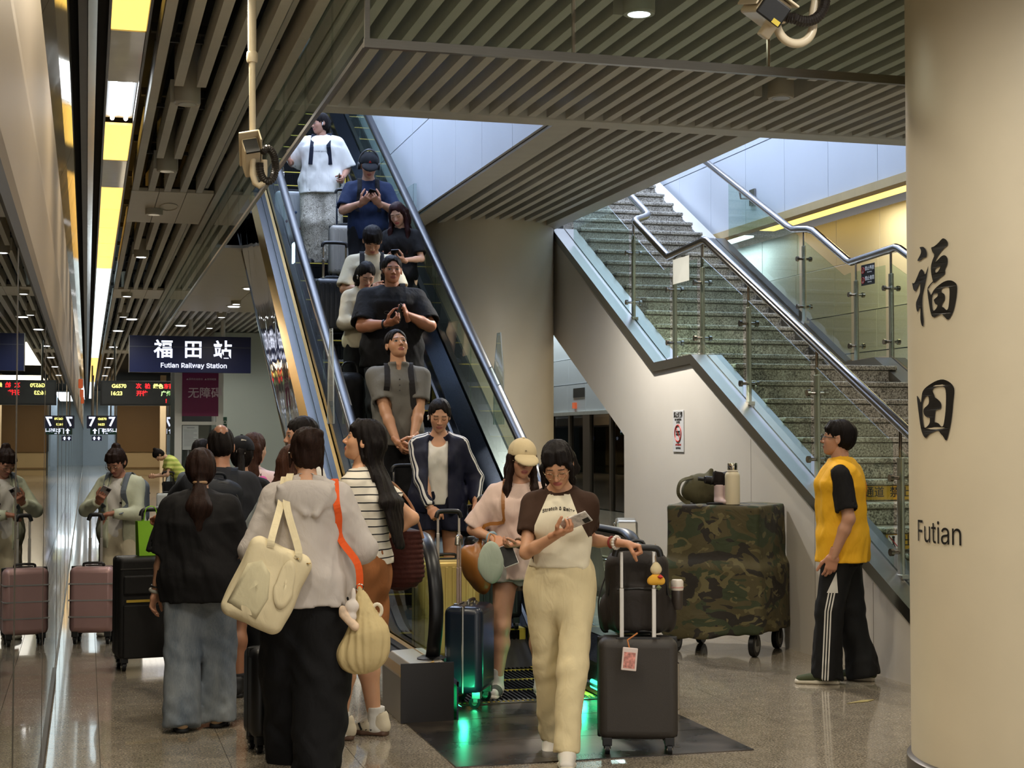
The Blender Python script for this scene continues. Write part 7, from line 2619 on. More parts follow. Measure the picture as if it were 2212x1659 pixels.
# orange strap and cream drawstring pouch on her right
pou = thing('drawstring_bag', tuple(p.loc), p.root.rotation_euler.z, 'cream gathered pouch bag hanging from a bright orange strap', 'bag')
F = Field((0.10, -0.34, 0.42), (0.52, 0.06, 0.96), 0.009)
F.ell((0.300, -0.16, 0.61), (0.105, 0.080, 0.125), rotm(0, 0, -14)).cone((0.305, -0.16, 0.68), (0.262, -0.165, 0.885), 0.085, 0.012, 0.05)
F.ell((0.25, -0.16, 0.56), (0.10, 0.07, 0.09), None, 0.04)
X_, Y_, Z_ = F.grids()
F.D = F.D + F32(0.004) * np.sin(np.arctan2(Y_ + F32(0.16), X_ - F32(0.29)) * 15 + Z_ * 6)
me = np_mesh('pouch_body', [F.mesh()])
me.materials.append(CLOTH('pale_khaki_cotton', (206, 186, 138), var=0.05))
o = bpy.data.objects.new('pouch_body', me)
COL.objects.link(o)
o.parent = pou
pts = [np.array((0.262, -0.168, 0.88)), np.array((0.25, -0.175, 1.0))]
for t, x in ((0.50, 0.165), (0.72, 0.158), (0.88, 0.146)):
    h = sf.hit(p.tp(t, x * p.m, -0.6), p.F, 0.008)
    if h is not None:
        pts.append(h)
h = sf.hit(p.tp(1.0, 0.135 * p.m, 0.0) + p.u * 0.5, -p.u, 0.008)
pts.append(h)
h = sf.hit(p.tp(0.85, 0.105 * p.m, 0.6), -p.F, 0.008)
if h is not None:
    pts.append(h)
sp = smooth_path(pts, 5)
obj('strap', ribbon(sp, [(0.1, -1, 0.1)] * (len(sp) - 10) + [(0, -0.2, 1)] * 5 + [(0, 0.8, 0.6)] * 5, 0.034, 0.004), CLOTH('orange_webbing', (226, 92, 40)), pou)
obj('ring', MB().tube([(0.262 + 0.018 * math.cos(t * PI / 8), -0.172, 0.885 + 0.018 * math.sin(t * PI / 8)) for t in range(16)], 0.003, 6, closed=True), CHROME, pou)
obj('side_ring', MB().tube([(0.345 + 0.022 * math.cos(t * PI / 8), -0.175 + 0.004, 0.775 + 0.030 * math.sin(t * PI / 8)) for t in range(16)], 0.009, 8, closed=True), M('cream_ring', (222, 212, 190), 0.4), pou, smooth='auto')
pl = thing('plush_charm', tuple(p.loc), p.root.rotation_euler.z, 'white and pink plush charm clipped beside the cream pouch bag', 'charm')
F = Field((0.13, -0.28, 0.66), (0.34, -0.14, 0.92), 0.006)
F.ell((0.225, -0.215, 0.80), (0.034, 0.028, 0.034)).ell((0.232, -0.213, 0.855), (0.012, 0.012, 0.034), None, 0.012).ell((0.222, -0.215, 0.752), (0.026, 0.024, 0.028), None, 0.01)
me = np_mesh('white_body', [F.mesh()])
me.materials.append(CLOTH('plush_white', (222, 212, 204)))
o = bpy.data.objects.new('white_body', me)
COL.objects.link(o)
o.parent = pl
F = Field((0.13, -0.28, 0.64), (0.34, -0.14, 0.86), 0.006)
F.cone((0.185, -0.225, 0.765), (0.24, -0.225, 0.705), 0.022, 0.022).ell((0.18, -0.225, 0.785), (0.018, 0.018, 0.022), None, 0.01)
me = np_mesh('pink_arm', [F.mesh()])
me.materials.append(CLOTH('plush_pastel', (222, 196, 170), var=0.25, vs=22))
o = bpy.data.objects.new('pink_arm', me)
COL.objects.link(o)
o.parent = pl
suitcase('black cabin suitcase half hidden behind the wide black trousers', (0.97, 7.98, 0), math.radians(10), 0.33, 0.53, 0.22, M('black_shell', (20, 20, 22), 0.4), poles=False)

# woman in black tee and jeans, from behind
L = (0.615, 8.70, 0)
p = Person('woman from behind in loose black tee and washed wide jeans with low ponytail', L, face_cam(L, 176), 1.53, head=(2, 4, 0), neckf=0.24, bulk=1.16,
           lh=((-0.25, 0.05, 0.735), None, (0.8, -0.3, 0), 'relaxed'), rh=((0.12, 0.26, 0.98), None, None, 'relaxed'), lf=(-0.085, -0.10, 0, 10), rf=(0.105, 0.02, 0, -10), res=0.011, skin=(196, 148, 118))
p.body()
p.hair(HDARK, 'lowtail', hang=p.NB - p.F * 0.15 - np.array((0, 0, 0.20)), spread=0.07, vol=1.06, seed=7)
obj('hair_clip', MB().tube([p.hp(0.035 * math.cos(t * PI / 8), -0.098 - 0.018 * math.sin(t * PI / 8), -0.078) for t in range(9)], 0.009, 8), M('clip_tan', (150, 118, 84), 0.4), p.root)
p.top(C_BLACK, 'black_tee', hem=-0.26, fit=0.052, flare=0.01, sleeve=1.0, sr=(0.084, 0.098), neck=0.062, seed=51, fold=0.007)
p.pants(C_JEANS, 'wide_jeans', waist=0.3, thigh=0.105, knee=0.090, hem=0.112, end=1.06, seed=52, fold=0.006, ease=0.016)
p.shoes(M('tan_shoe', (176, 146, 112), 0.5), SH_BLACK)
p.band(-1, M('watch_strap', (172, 168, 158), 0.4), 0.02, 0.030, 0.010, 'watch')
p.band(-1, BLACKPL, 0.045, 0.029, 0.005, 'hair_tie')
BLACKT = p

# woman in striped tee looking up
L = (1.43, 8.14, 0)
p = Person('tall woman in striped tee and brown shorts looking up, very long dark hair', L, face_cam(L, -112), 1.705, head=(16, -16, 0), neckf=0.16, bulk=1.05,
           lh=((-0.10, 0.24, 1.12), None, None, 'relaxed'), rh=((0.24, 0.02, 1.02), (-0.2, 0.5, 0.5), (-1, 0, 0), 'relaxed'), lf=(-0.06, 0.10, 0, 14), rf=(0.12, -0.03, 0, -4), res=0.0105, skin=(206, 156, 120))
p.body(gaze='open', lips=(186, 108, 94))
p.hair(HBLACK, 'long', hang=p.NB - p.F * 0.215 - np.array((0, 0, 0.40)), fringe=0.035, spread=0.105, hairline=0.05, vol=1.03)
sh = p.top(C_STRIPE, 'striped_tee', hem=0.06, fit=0.022, sleeve=0.55, sr=(0.066, 0.074), neck=0.070, bust=0.025, seed=61)
p.pants(C_BROWN, 'long_shorts', waist=0.33, thigh=0.118, knee=0.128, end=0.46, seed=62, ease=0.022, fold=0.009)
p.shoes(CLOTH('cream_suede', (206, 194, 168)), SH_GUM, lace=LACE, stripe=SH_BLACK, sock=C_RIBSOCK, sock_h=0.15)
sf = Surf(sh)
kb = thing('knit_bag', tuple(p.loc), p.root.rotation_euler.z, 'dark maroon ribbed knit shoulder bag beside the striped tee', 'bag')
F = Field((0.10, -0.32, 0.72), (0.56, 0.14, 1.20), 0.009)
F.econe((0.33, -0.09, 1.07), (0.33, -0.09, 0.86), 0.085, 0.13, 0.10, 0.145, (1, 0, 0), 0.02)
X_, Y_, Z_ = F.grids()
F.half((0.33, -0.09, 1.09), (0, 0, 1))
F.D = F.D + F32(0.0035) * np.sin(Z_ * 230)
me = np_mesh('knit_body', [F.mesh()])
me.materials.append(CLOTH('maroon_knit', (62, 28, 22), var=0.2, vs=40))
o = bpy.data.objects.new('knit_body', me)
COL.objects.link(o)
o.parent = kb
for y in (-0.16, -0.02):
    h = sf.hit(p.tp(1.0, 0.125 * p.m, y * 0.5 - 0.0) + p.u * 0.5, -p.u, 0.006)
    h = h if h is not None else p.tp(1.05, 0.125, 0)
    pts = [np.array((0.33, y - 0.07, 1.05)), np.array((0.29, y * 0.7 - 0.07, 1.22)), np.array((0.235, y * 0.6 - 0.01, 1.34)), h]
    obj('strap', MB().tube(smooth_path(pts, 5), 0.008, 8), M('tan_strap', (156, 112, 80), 0.5), kb, smooth='auto')
STRIPED = p

# woman with glasses and the pink case, facing down the platform
L = (0.285, 13.0, 0)
p = Person('woman in pale sage jacket and round glasses looking down at her phone over pink suitcase', L, face_cam(L, -22), 1.545, head=(-4, 30, 0), neckf=0.42, lean=4, bulk=1.08,
           rh=((0.07, 0.30, 1.10), (-0.45, 0.55, 0.45), (-0.3, -0.6, 0.7), 'phone'), lh=((-0.02, 0.30, 1.0), (0.85, 0.35, -0.2), (0, 0, -1), 'grip'), rpole=(0.9, -0.6, -0.5), lpole=(-0.9, -0.6, -0.5), skin=(186, 134, 110))
p.body(lips=(160, 92, 84))
p.hair(HDARK, 'bun', fringe=0.012, vol=1.0)
t1 = p.top(C_WHITE, 'white_tee', hem=-0.18, fit=0.014, sleeve=0.3, sr=(0.05, 0.05), neck=0.066, bust=0.02, seed=71)
jk = p.top(C_SAGE, 'open_jacket', hem=-0.22, fit=0.042, long=True, cuff=0.9, lsr=(0.072, 0.062, 0.048), neck=0.075, open_front=0.062, seed=72, hood=True)
p.pants(C_BEIGE, 'beige_trousers', waist=0.25, thigh=0.105, knee=0.098, hem=0.09, seed=73, ease=0.02)
p.shoes(SH_WHITE, SH_OFFW)
p.glasses(WIRE)
obj('emblem', MB().box(tuple(p.tp(0.62, -0.06, 0.15) - 0.008), tuple(p.tp(0.62, -0.06, 0.15) + 0.008)), BLACKPL, t1)
backpack('grey-blue backpack worn by the woman in the sage jacket', p, Surf(jk, t1), CLOTH('slate_nylon', (104, 112, 120)), w=0.15, strap_low=0.45)
hq = p.hand_at(1, 0.09, 0.03)
phone('pale phone held up by the woman in the sage jacket', hq, p.mat @ np.array((0.1, -0.75, 0.6)), p.mat @ np.array((-0.5, 0.4, 0.5)), M('phone_pale', (176, 170, 168), 0.3))
ROSE = M('rose_shell', (172, 138, 136), 0.36, 0.25, var=0.04)
suitcase('metallic pink hard suitcase with horizontal ridges by the platform doors', (0.065, 12.50, 0), face_cam((0.065, 12.5), -10) + PI, 0.34, 0.60, 0.24, ROSE, horiz=3, handle=1.0, pole_gap=0.045, wheel=0.034, polemat=POLE_W)
gb = thing('gift_bag', (0.44, 11.06, 0.784), math.radians(12), 'bright green paper bag standing on the big black suitcase', 'bag')
obj('bag_body', MB().add([(-0.09, -0.05, 0), (0.09, -0.05, 0), (0.09, 0.05, 0), (-0.09, 0.05, 0), (-0.10, -0.035, 0.24), (0.10, -0.035, 0.24), (0.10, 0.035, 0.24), (-0.10, 0.035, 0.24)], [(0, 3, 2, 1), (0, 1, 5, 4), (1, 2, 6, 5), (2, 3, 7, 6), (3, 0, 4, 7)]), M('lime_paper', (140, 200, 40), 0.45, var=0.05), gb)
obj('loop', MB().tube(smooth_path([(-0.05, 0, 0.23), (-0.03, 0, 0.33), (0.03, 0, 0.33), (0.05, 0, 0.23)], 5), 0.004, 6), M('lime_paper', (140, 200, 40), 0.45), gb)

# balding man with backpack and the big black case
L = (0.81, 9.72, 0)
p = Person('balding man from behind in dark tee with black backpack', L, face_cam(L, 176), 1.665, male=True, head=(6, 8, 0), neckf=0.24, bulk=1.08,
           lh=((-0.42, 0.50, 1.09), (-0.5, 0.8, -0.2), (0, 0, -1), 'grip'), rh=((0.20, 0.22, 1.02), None, None, 'relaxed'), rf=(0.12, -0.02, 0, -8), skin=(170, 120, 92))
p.body()
p.hair(HBLACK, 'short', vol=1.0, hairline=0.075)
scalp = Field(p.hp(0, -0.05, 0.075) - 0.11, p.hp(0, -0.05, 0.075) + 0.11, 0.005)
scalp.ell(p.hp(0, -0.050, 0.077), np.array((0.050, 0.060, 0.059)) * p.hs, p.HR)
p.add('bald_crown', [scalp.mesh()], M('scalp_skin', (150, 104, 80), 0.4, var=0.1, vs=40), label='bare brown scalp on the crown')
sh = p.top(CLOTH('dark_grey_tee', (40, 42, 48)), 'dark_tee', hem=-0.22, fit=0.028, sleeve=0.75, sr=(0.074, 0.080), seed=81)
p.pants(C_BLACK2, 'dark_shorts', waist=0.25, thigh=0.108, knee=0.104, end=0.44, seed=82, ease=0.016)
p.shoes(SH_BLACK, SH_BLACK, sock=CLOTH('dark_sock', (40, 40, 42)), sock_h=0.14)
backpack('black backpack with carry loop on the balding man', p, Surf(sh), CLOTH('blue_black_nylon', (26, 30, 38), rough=0.6), w=0.155, d=0.08)
BIGC = CLOTH('black_ballistic', (28, 27, 27), rough=0.6)
c = suitcase('very large soft black suitcase with a yellow zip, on the left of the queue', (0.50, 11.05, 0), math.radians(8), 0.60, 0.78, 0.30, BIGC, soft=True, handle=1.10, pole_gap=0.10, wheel=0.034)
obj('yellow_zip', MB().box((-0.25, -0.158, 0.475), (0.24, -0.150, 0.492)), M('zip_yellow', (190, 160, 60), 0.4), c)
obj('front_pocket', MB().box((-0.27, -0.168, 0.09), (0.27, -0.148, 0.46)), BIGC, c, bevel=0.012)
obj('upper_pocket', MB().box((-0.27, -0.170, 0.53), (0.27, -0.148, 0.66)), BIGC, c, bevel=0.012)
obj('top_piping', MB().box((-0.29, -0.156, 0.70), (0.29, -0.150, 0.708)), DGREY, c)

# black cap with white mark, ponytail
L = (1.03, 10.66, 0)
p = Person('woman from behind in black cap with a ponytail tied in white', L, face_cam(L, 178), 1.60, head=(0, 4, 0), neckf=0.22, res=0.013, skin=(200, 152, 124))
p.body()
p.hair(HBLACK, 'ponytail', hang=p.NB - p.F * 0.13 - np.array((0, 0, 0.26)))
c = p.cap(CLOTH('black_cap', (20, 20, 24)))
obj('white_mark', MB().bar(p.hp(0.0, -0.108, 0.105), p.hp(0.035, -0.098, 0.098), 0.012, 0.004, tuple(-p.F)), SH_WHITE, c)
obj('scrunchie', MB().tube([p.hp(0.024 * math.cos(t * PI / 8), -0.112, 0.02 + 0.024 * math.sin(t * PI / 8)) for t in range(16)], 0.011, 8, closed=True), C_WHITE, p.root, smooth=True)
sh = p.top(C_BLACK, 'black_tee', hem=-0.2, fit=0.03, sleeve=0.8, seed=91)
p.pants(C_BLACK2, seed=92)
p.shoes(SH_BLACK, SH_BLACK)

# long brown hair, pink top
L = (1.17, 11.25, 0)
p = Person('woman from behind with straight brown hair, pink top and magenta knit scarf', L, face_cam(L, 160), 1.64, head=(-16, 2, 0), neckf=0.2, res=0.013, skin=(214, 172, 146))
p.body()
p.hair(HBROWN, 'long', hang=p.NB - p.F * 0.11 - np.array((0, 0, 0.30)), spread=0.09)
p.top(CLOTH('shell_pink_top', (222, 196, 194)), 'pink_top', hem=-0.1, fit=0.024, sleeve=0.5, seed=95)
p.pants(C_GREYSH, seed=96)
p.shoes(SH_WHITE, SH_OFFW)
F = Field(p.tp(0.6) - 0.3, p.tp(0.9) + 0.3, 0.010)
F.cone(p.tp(0.92, 0.11, -0.10), p.tp(0.55, 0.16, -0.10), 0.035, 0.045, 0.02)
p.add('knit_scarf', [F.mesh()], C_SCARF)

# small dark-haired boy's height figure further back
L = (0.95, 13.4, 0)
p = Person('person with short dark hair mostly hidden behind the balding man', L, face_cam(L, 150), 1.585, male=True, head=(-10, 4, 0), res=0.014, skin=(190, 140, 112))
p.body()
p.hair(HBLACK, 'short')
p.top(CLOTH('slate_tee', (92, 98, 104)), 'slate_tee', hem=-0.2, fit=0.024, seed=97)
p.pants(C_BLACK2, seed=98)
p.shoes(SH_BLACK, SH_BLACK)

# man whose brow shows above the queue
L = (1.37, 9.95, 0)
p = Person('man with cropped black hair whose head rises above the queue by the escalator', L, face_cam(L, -70), 1.74, male=True, head=(-6, 2, 0), res=0.013, skin=(196, 148, 120))
p.body(gaze='open')
p.hair(HBLACK, 'short', hairline=0.05)
p.top(C_WHITE, 'white_shirt', hem=-0.2, fit=0.024, sleeve=0.7, seed=101)
p.pants(C_BLACK2, seed=102)
p.shoes(SH_BLACK, SH_BLACK)

# brown-haired woman in grey-blue with a bright phone
L = (1.12, 8.78, 0)
p = Person('woman with loose brown hair and grey-blue jacket holding a bright phone', L, face_cam(L, 150), 1.56, head=(20, 14, 0), neckf=0.3, res=0.012, lh=((-0.20, 0.20, 1.13), (-0.2, 0.6, 0.7), (0.6, -0.7, 0.4), 'phone'), skin=(206, 160, 130))
p.body()
p.hair(HBROWN, 'long', hang=p.NB - p.F * 0.10 - np.array((0, 0, 0.12)), spread=0.09, fringe=0.01)
p.top(C_GREYBL, 'grey_blue_jacket', hem=-0.15, fit=0.034, long=True, cuff=0.9, lsr=(0.07, 0.064, 0.05), seed=105)
p.pants(C_BLACK2, seed=106)
p.shoes(SH_WHITE, SH_OFFW)
hq = p.hand_at(-1, 0.095, 0.03)
phone('phone with a lit blue and white screen in the queue', hq, np.array((0.2, -0.75, 0.55)), np.array((-0.45, 0.35, 0.8)), PH_DARK, screen=EM('lit_phone', (110, 160, 255), 1.3))

# woman in green far down the platform with a white case
L = (1.63, 28.6, 0)
p = Person('woman in striped lime green dress bending over a white suitcase far along the platform', L, face_cam(L, -82), 1.62, head=(0, 34, 0), neckf=0.5, lean=36, py=-0.08, res=0.016, rh=((0.10, 0.46, 0.92), None, None, 'grip'), lh=((-0.10, 0.44, 0.92), None, None, 'grip'), skin=(206, 164, 134))
p.body()
p.hair(HBLACK, 'bun')
p.top(C_GREEN, 'green_dress', hem=-0.15, fit=0.03, sleeve=0.6, seed=111)
p.skirt(C_GREEN, 'dress_skirt', waist=0.2, end_z=0.50, w=0.17)
p.shoes(SH_WHITE, SH_OFFW)
suitcase('white suitcase with black handle beside the woman in green', (1.42, 28.3, 0), math.radians(-10), 0.38, 0.62, 0.24, M('white_shell', (206, 210, 208), 0.35), handle=1.0, pole_gap=0.09, polemat=BLACKPL)
hb = thing('handbag', (1.47, 28.45, 0.66), 0, 'black handbag held by the woman in green', 'bag')
F = Field((-0.2, -0.12, -0.06), (0.2, 0.12, 0.26), 0.014)
F.rbox((0, 0, 0.06), (0.14, 0.06, 0.11), None, 0.05).rough(0.006, 30, 2)
me = np_mesh('bag_body', [F.mesh()])
me.materials.append(C_BLACK)
o = bpy.data.objects.new('bag_body', me)
COL.objects.link(o)
o.parent = hb
obj('loop', MB().tube(smooth_path([(-0.08, 0, 0.15), (-0.04, 0, 0.27), (0.04, 0, 0.27), (0.08, 0, 0.15)], 4), 0.008, 6), C_BLACK, hb)


# ================================================================== the people on the escalator
def stepz(k):
    return 0.231 * k + 0.009


GE = 'people riding the escalator'
# white tee and printed trousers, at the top
L = (2.43, 16.42, stepz(15))
p = Person('woman in oversized white tee and scroll-print trousers looking aside near the escalator top', L, face_cam(L, -6), 1.66, head=(-58, 8, 0), neckf=0.3, bulk=1.22,
           rh=((0.34, 0.12, 1.12), (0.2, 0.6, 0.6), (-1, 0, 0), 'relaxed'), lh=((-0.245, 0.14, 0.93), None, None, 'phone'), res=0.0125, skin=(176, 128, 104), group=GE)
p.body(gaze='open')
p.hair(HBLACK, 'ponytail', hang=p.NB - p.F * 0.12 - np.array((0, 0, 0.1)))
p.earbud(1, BUDW)
p.earbud(-1, BUDW)
sh = p.top(C_WHITE, 'white_tee', hem=-0.24, fit=0.046, flare=0.02, sleeve=0.98, sr=(0.084, 0.098), neck=0.066, seed=201, fold=0.007)
p.pants(C_PAISLEY, 'print_trousers', waist=0.25, thigh=0.112, knee=0.105, hem=0.108, end=1.06, seed=202, ease=0.026)
p.shoes(SH_BLACK, SH_BLACK)
sf = Surf(sh)
print_on(p, sf, 'forever young', 0.03, CLOTH('print_grey', (88, 88, 92)), 0.0, 0.70, sh, 'chest_lettering', sx=1.1)
backpack('dark backpack on the woman in white tee', p, sf, CLOTH('ink_nylon', (26, 30, 44)), w=0.16, res=0.014)
phone('phone in a floral case in the lowered hand by the white tee', p.hand_at(-1, 0.07, 0.03), (0.3, -0.6, 0.6), (-0.2, -0.5, 0.8), M('floral_case', (176, 168, 140), 0.4, var=0.5, vs=60))
WRIB = M('white_ribbed_shell', (206, 208, 212), 0.35)
c = suitcase('white ribbed suitcase with small stickers at the top of the escalator', (2.17, 16.85, stepz(16)), PI, 0.40, 0.62, 0.24, WRIB, ribs=9, handle=1.0)
for i, (x, z, col) in enumerate(((0.10, 0.45, (96, 84, 130)), (-0.02, 0.38, (70, 96, 140)), (0.08, 0.28, (120, 60, 60)), (-0.10, 0.50, (110, 120, 150)), (-0.06, 0.20, (150, 70, 70)))):
    obj('sticker', MB().lathe([(0.001, -0.018), (0.014, -0.006), (0.014, 0.006), (0.001, 0.018)], (x, 0.126, z), 8), M('sticker_%d' % i, col, 0.5), c)
suitcase('grey-beige ribbed suitcase between the white tee and the navy tee', (2.62, 15.95, stepz(14)), PI, 0.36, 0.60, 0.22, M('taupe_shell', (164, 158, 148), 0.4), ribs=7, handle=0.98)

# navy tee, cap and headphones
L = (2.72, 15.2, stepz(12))
p = Person('man in navy tee with black cap and headphones typing on a phone', L, face_cam(L, 2), 1.70, male=True, head=(4, 26, 0), neckf=0.34, bulk=1.06,
           rh=((0.07, 0.30, 1.155), (-0.55, 0.5, 0.45), (-0.5, -0.1, 0.9), 'phone'), lh=((-0.09, 0.30, 1.155), (0.50, 0.5, 0.5), (0.5, -0.1, 0.9), 'phone'), rpole=(0.9, -0.5, -0.6), lpole=(-0.9, -0.5, -0.6), res=0.0125, skin=(190, 142, 114), group=GE)
p.body()
p.hair(HBLACK, 'short')
c = p.cap(CLOTH('black_cap_twill', (30, 31, 34)))
obj('red_emblem', MB().prism([(-0.014, -0.010), (0.014, -0.010), (0.0, 0.014)], 'y', -0.002, 0.002), RINK, c).matrix_world = Matrix(np.block([[p.HR, (p.hp(0, 0.098, 0.075))[:, None]], [np.zeros((1, 3)), np.ones((1, 1))]]).tolist())
hd = obj('headphones', MB().tube([p.hp(0.098 * math.cos(t), -0.02, 0.03 + 0.135 * math.sin(t)) for t in [PI * k / 16 for k in range(17)]], 0.010, 8), M('headphone_grey', (70, 70, 72), 0.35), p.root, smooth='auto')
for sd in (1, -1):
    obj('ear_cup', MB().tube([p.hp(sd * 0.082, -0.02, 0.0), p.hp(sd * 0.086, -0.02, 0.0), p.hp(sd * 0.108, -0.02, 0.0), p.hp(sd * 0.112, -0.02, 0.0)], [0.030, 0.040, 0.040, 0.030], 18), BLACKPL, hd, smooth='auto')
sh = p.top(C_NAVY, 'navy_tee', hem=-0.18, fit=0.026, sleeve=0.86, sr=(0.074, 0.080), neck=0.060, seed=211)
p.pants(C_BLACK2, waist=0.2, seed=212, thigh=0.1, knee=0.085, hem=0.08, ease=0.015)
p.shoes(SH_BLACK, SH_BLACK)
backpack('black backpack on the man in the navy tee', p, Surf(sh), C_BLACK, w=0.15, res=0.014)
a, b = p.hand_at(1, 0.09, 0.035), p.hand_at(-1, 0.09, 0.035)
phone('dark phone held in both hands by the man in navy', (a + b) / 2, (0.05, 0.7, 0.7), (-0.2, 0.7, -0.6), PH_DARK)

# long wine-dark hair, black dress
L = (2.90, 14.42, stepz(10))
p = Person('woman with long wine-dark hair in black smiling at her phone', L, face_cam(L, -12), 1.56, head=(-6, 28, 6), neckf=0.36,
           rh=((0.10, 0.26, 0.985), (-0.62, 0.55, 0.2), (-0.5, 0.1, 0.9), 'flat'), lh=((-0.08, 0.27, 0.965), (0.55, 0.6, 0.2), (0.4, -0.1, 0.9), 'phone'), rpole=(0.9, -0.5, -0.6), lpole=(-0.9, -0.4, -0.8), res=0.0125, skin=(204, 160, 134), group=GE)
p.body(lips=(184, 96, 92))
p.hair(HWINE, 'long', hang=p.NB - p.F * 0.09 - np.array((0, 0, 0.25)), spread=0.10, front=0.34, fringe=0.0, hairline=0.07)
p.top(C_BLACK, 'black_top', hem=-0.05, fit=0.024, sleeve=0.8, sr=(0.066, 0.074), neck=0.058, bust=0.02, seed=221)
p.skirt(C_BLACK, 'black_skirt', waist=0.25, end_z=0.42, w=0.15)
p.shoes(SH_BLACK, SH_BLACK)
p.band(1, BLACKPL, 0.03, 0.026, 0.005, 'hair_tie')
phone('dark phone in the hand of the woman with wine-dark hair', p.hand_at(-1, 0.09, 0.035), (0.1, 0.6, 0.75), (0.2, 0.7, -0.4), PH_DARK)

# beige tee man looking down
L = (2.47, 13.62, stepz(8))
p = Person('man in beige tee with a black backpack bowing his head', L, face_cam(L, 2), 1.68, male=True, head=(2, 42, 0), neckf=0.45, lean=3, bulk=1.02,
           rh=((0.03, 0.26, 1.07), (-0.8, 0.4, 0.15), None, 'relaxed'), lh=((-0.05, 0.26, 1.05), None, None, 'relaxed'), rpole=(1, -0.3, -0.5), lpole=(-1, -0.3, -0.5), res=0.0125, skin=(188, 142, 112), group=GE)
p.body()
p.hair(HBLACK, 'short', fringe=0.035, vol=1.10, sides=0.01, hairline=0.035)
sh = p.top(C_BEIGE, 'beige_tee', hem=-0.18, fit=0.032, sleeve=0.92, sr=(0.080, 0.088), neck=0.060, seed=231)
p.pants(C_BLACK2, seed=232)
p.shoes(SH_BLACK, SH_BLACK)
backpack('black backpack on the man in beige', p, Surf(sh), C_BLACK, w=0.15, res=0.014)
db = thing('duffel_bag', (2.17, 13.0, stepz(7)), math.radians(10), 'black duffel bag on the escalator step beside the girl in cream', 'bag')
F = Field((-0.22, -0.2, 0.0), (0.24, 0.2, 0.62), 0.014)
F.rbox((0, 0, 0.27), (0.13, 0.13, 0.27), None, 0.09).rough(0.006, 20, 5)
me = np_mesh('bag_body', [F.mesh()])
me.materials.append(CLOTH('black_nylon', (24, 23, 24), rough=0.55))
o = bpy.data.objects.new('bag_body', me)
COL.objects.link(o)
o.parent = db
obj('handle', MB().tube(smooth_path([(-0.08, 0, 0.52), (-0.05, 0, 0.62), (0.05, 0, 0.62), (0.08, 0, 0.52)], 4), 0.010, 8), BLACKPL, db)
suitcase('black suitcase on the step in front of the scroll-print trousers', (2.30, 14.75, stepz(11)), PI, 0.38, 0.60, 0.24, M('black_shell', (20, 20, 22), 0.4), ribs=7, handle=0.95)

# girl in cream windbreaker
L = (2.33, 13.22, stepz(7))
p = Person('girl in cream windbreaker and black trousers with her head bowed', L, face_cam(L, 8), 1.53, head=(6, 34, 0), neckf=0.4, lean=2,
           rh=((0.00, 0.24, 0.98), (-0.8, 0.5, 0.0), None, 'relaxed'), lh=((-0.10, 0.24, 0.96), None, None, 'relaxed'), rpole=(1, -0.4, -0.6), lpole=(-1, -0.4, -0.6), res=0.0125, skin=(206, 160, 136), group=GE)
p.body(lips=(190, 110, 104))
p.hair(HBLACK, 'long', hang=p.NB - p.F * 0.10 - np.array((0, 0, 0.12)), spread=0.06, hairline=0.07)
p.earbud(1, BUDW)
p.top(C_BEIGE, 'windbreaker', hem=-0.10, fit=0.038, long=True, cuff=0.92, lsr=(0.076, 0.074, 0.055), neck=0.066, hood=True, seed=241, fold=0.008)
p.pants(C_BLACK2, seed=242, thigh=0.1, knee=0.09, hem=0.09, ease=0.018)
p.shoes(SH_WHITE, SH_OFFW)

# big man in black tee
L = (2.50, 12.82, stepz(6))
p = Person('broad man in black tee holding a phone with one fist raised', L, face_cam(L, 2), 1.765, male=True, head=(6, 0, 0), neckf=0.2, bulk=1.30,
           rh=((0.045, 0.33, 1.16), (-0.75, 0.55, 0.25), (-0.35, -0.2, 0.9), 'phone'), lh=((-0.115, 0.30, 1.235), (0.30, 0.35, 0.88), (0.85, -0.2, -0.1), 'fist'), rpole=(1.0, -0.35, -0.6), lpole=(-1.0, -0.35, -0.7), res=0.0125, skin=(180, 124, 94), group=GE)
p.body(gaze='open', lips=(152, 84, 76))
p.hair(HBLACK, 'short', hairline=0.076, vol=1.03)
p.earbud(1, BUDB)
sh = p.top(C_BLACK, 'black_tee', hem=-0.24, fit=0.040, flare=0.02, sleeve=0.92, sr=(0.080, 0.084), neck=0.064, seed=251, label='black tee with a faint emblem')
obj('faint_print', MB().tube([Surf(sh).hit(p.tp(0.66, 0.045 + 0.022 * math.cos(t * PI / 6), 0.6) + p.u * 0.012 * math.sin(t * PI / 6), -p.F, 0.003) for t in range(12)], 0.003, 6, closed=True), DGREY, sh)
p.pants(CLOTH('dark_grey_trouser', (44, 46, 50)), waist=0.2, seed=252, thigh=0.1, knee=0.085, hem=0.08, ease=0.012)
p.shoes(SH_BLACK, SH_BLACK)
p.band(1, M('watch_black', (20, 20, 22), 0.3), 0.03, 0.030, 0.010, 'watch')
obj('necklace', MB().tube([p.NB + p.R * (0.066 * math.cos(t)) + p.F * (0.062 + 0.04 * math.sin(t)) - p.u * (-0.012 + 0.045 * math.sin(t)) for t in [PI * k / 12 for k in range(13)]], 0.003, 6), M('necklace_dark', (60, 50, 40), 0.4), p.root)
backpack('black backpack strap worn by the broad man in black', p, Surf(sh), C_BLACK, w=0.19, res=0.014, straps=(-1,))
phone('black phone in the hand of the broad man', p.hand_at(1, 0.09, 0.04) + np.array((0.03, 0, 0.03)), (-0.35, 0.75, 0.5), (0.35, 0.2, 0.85), PH_DARK)

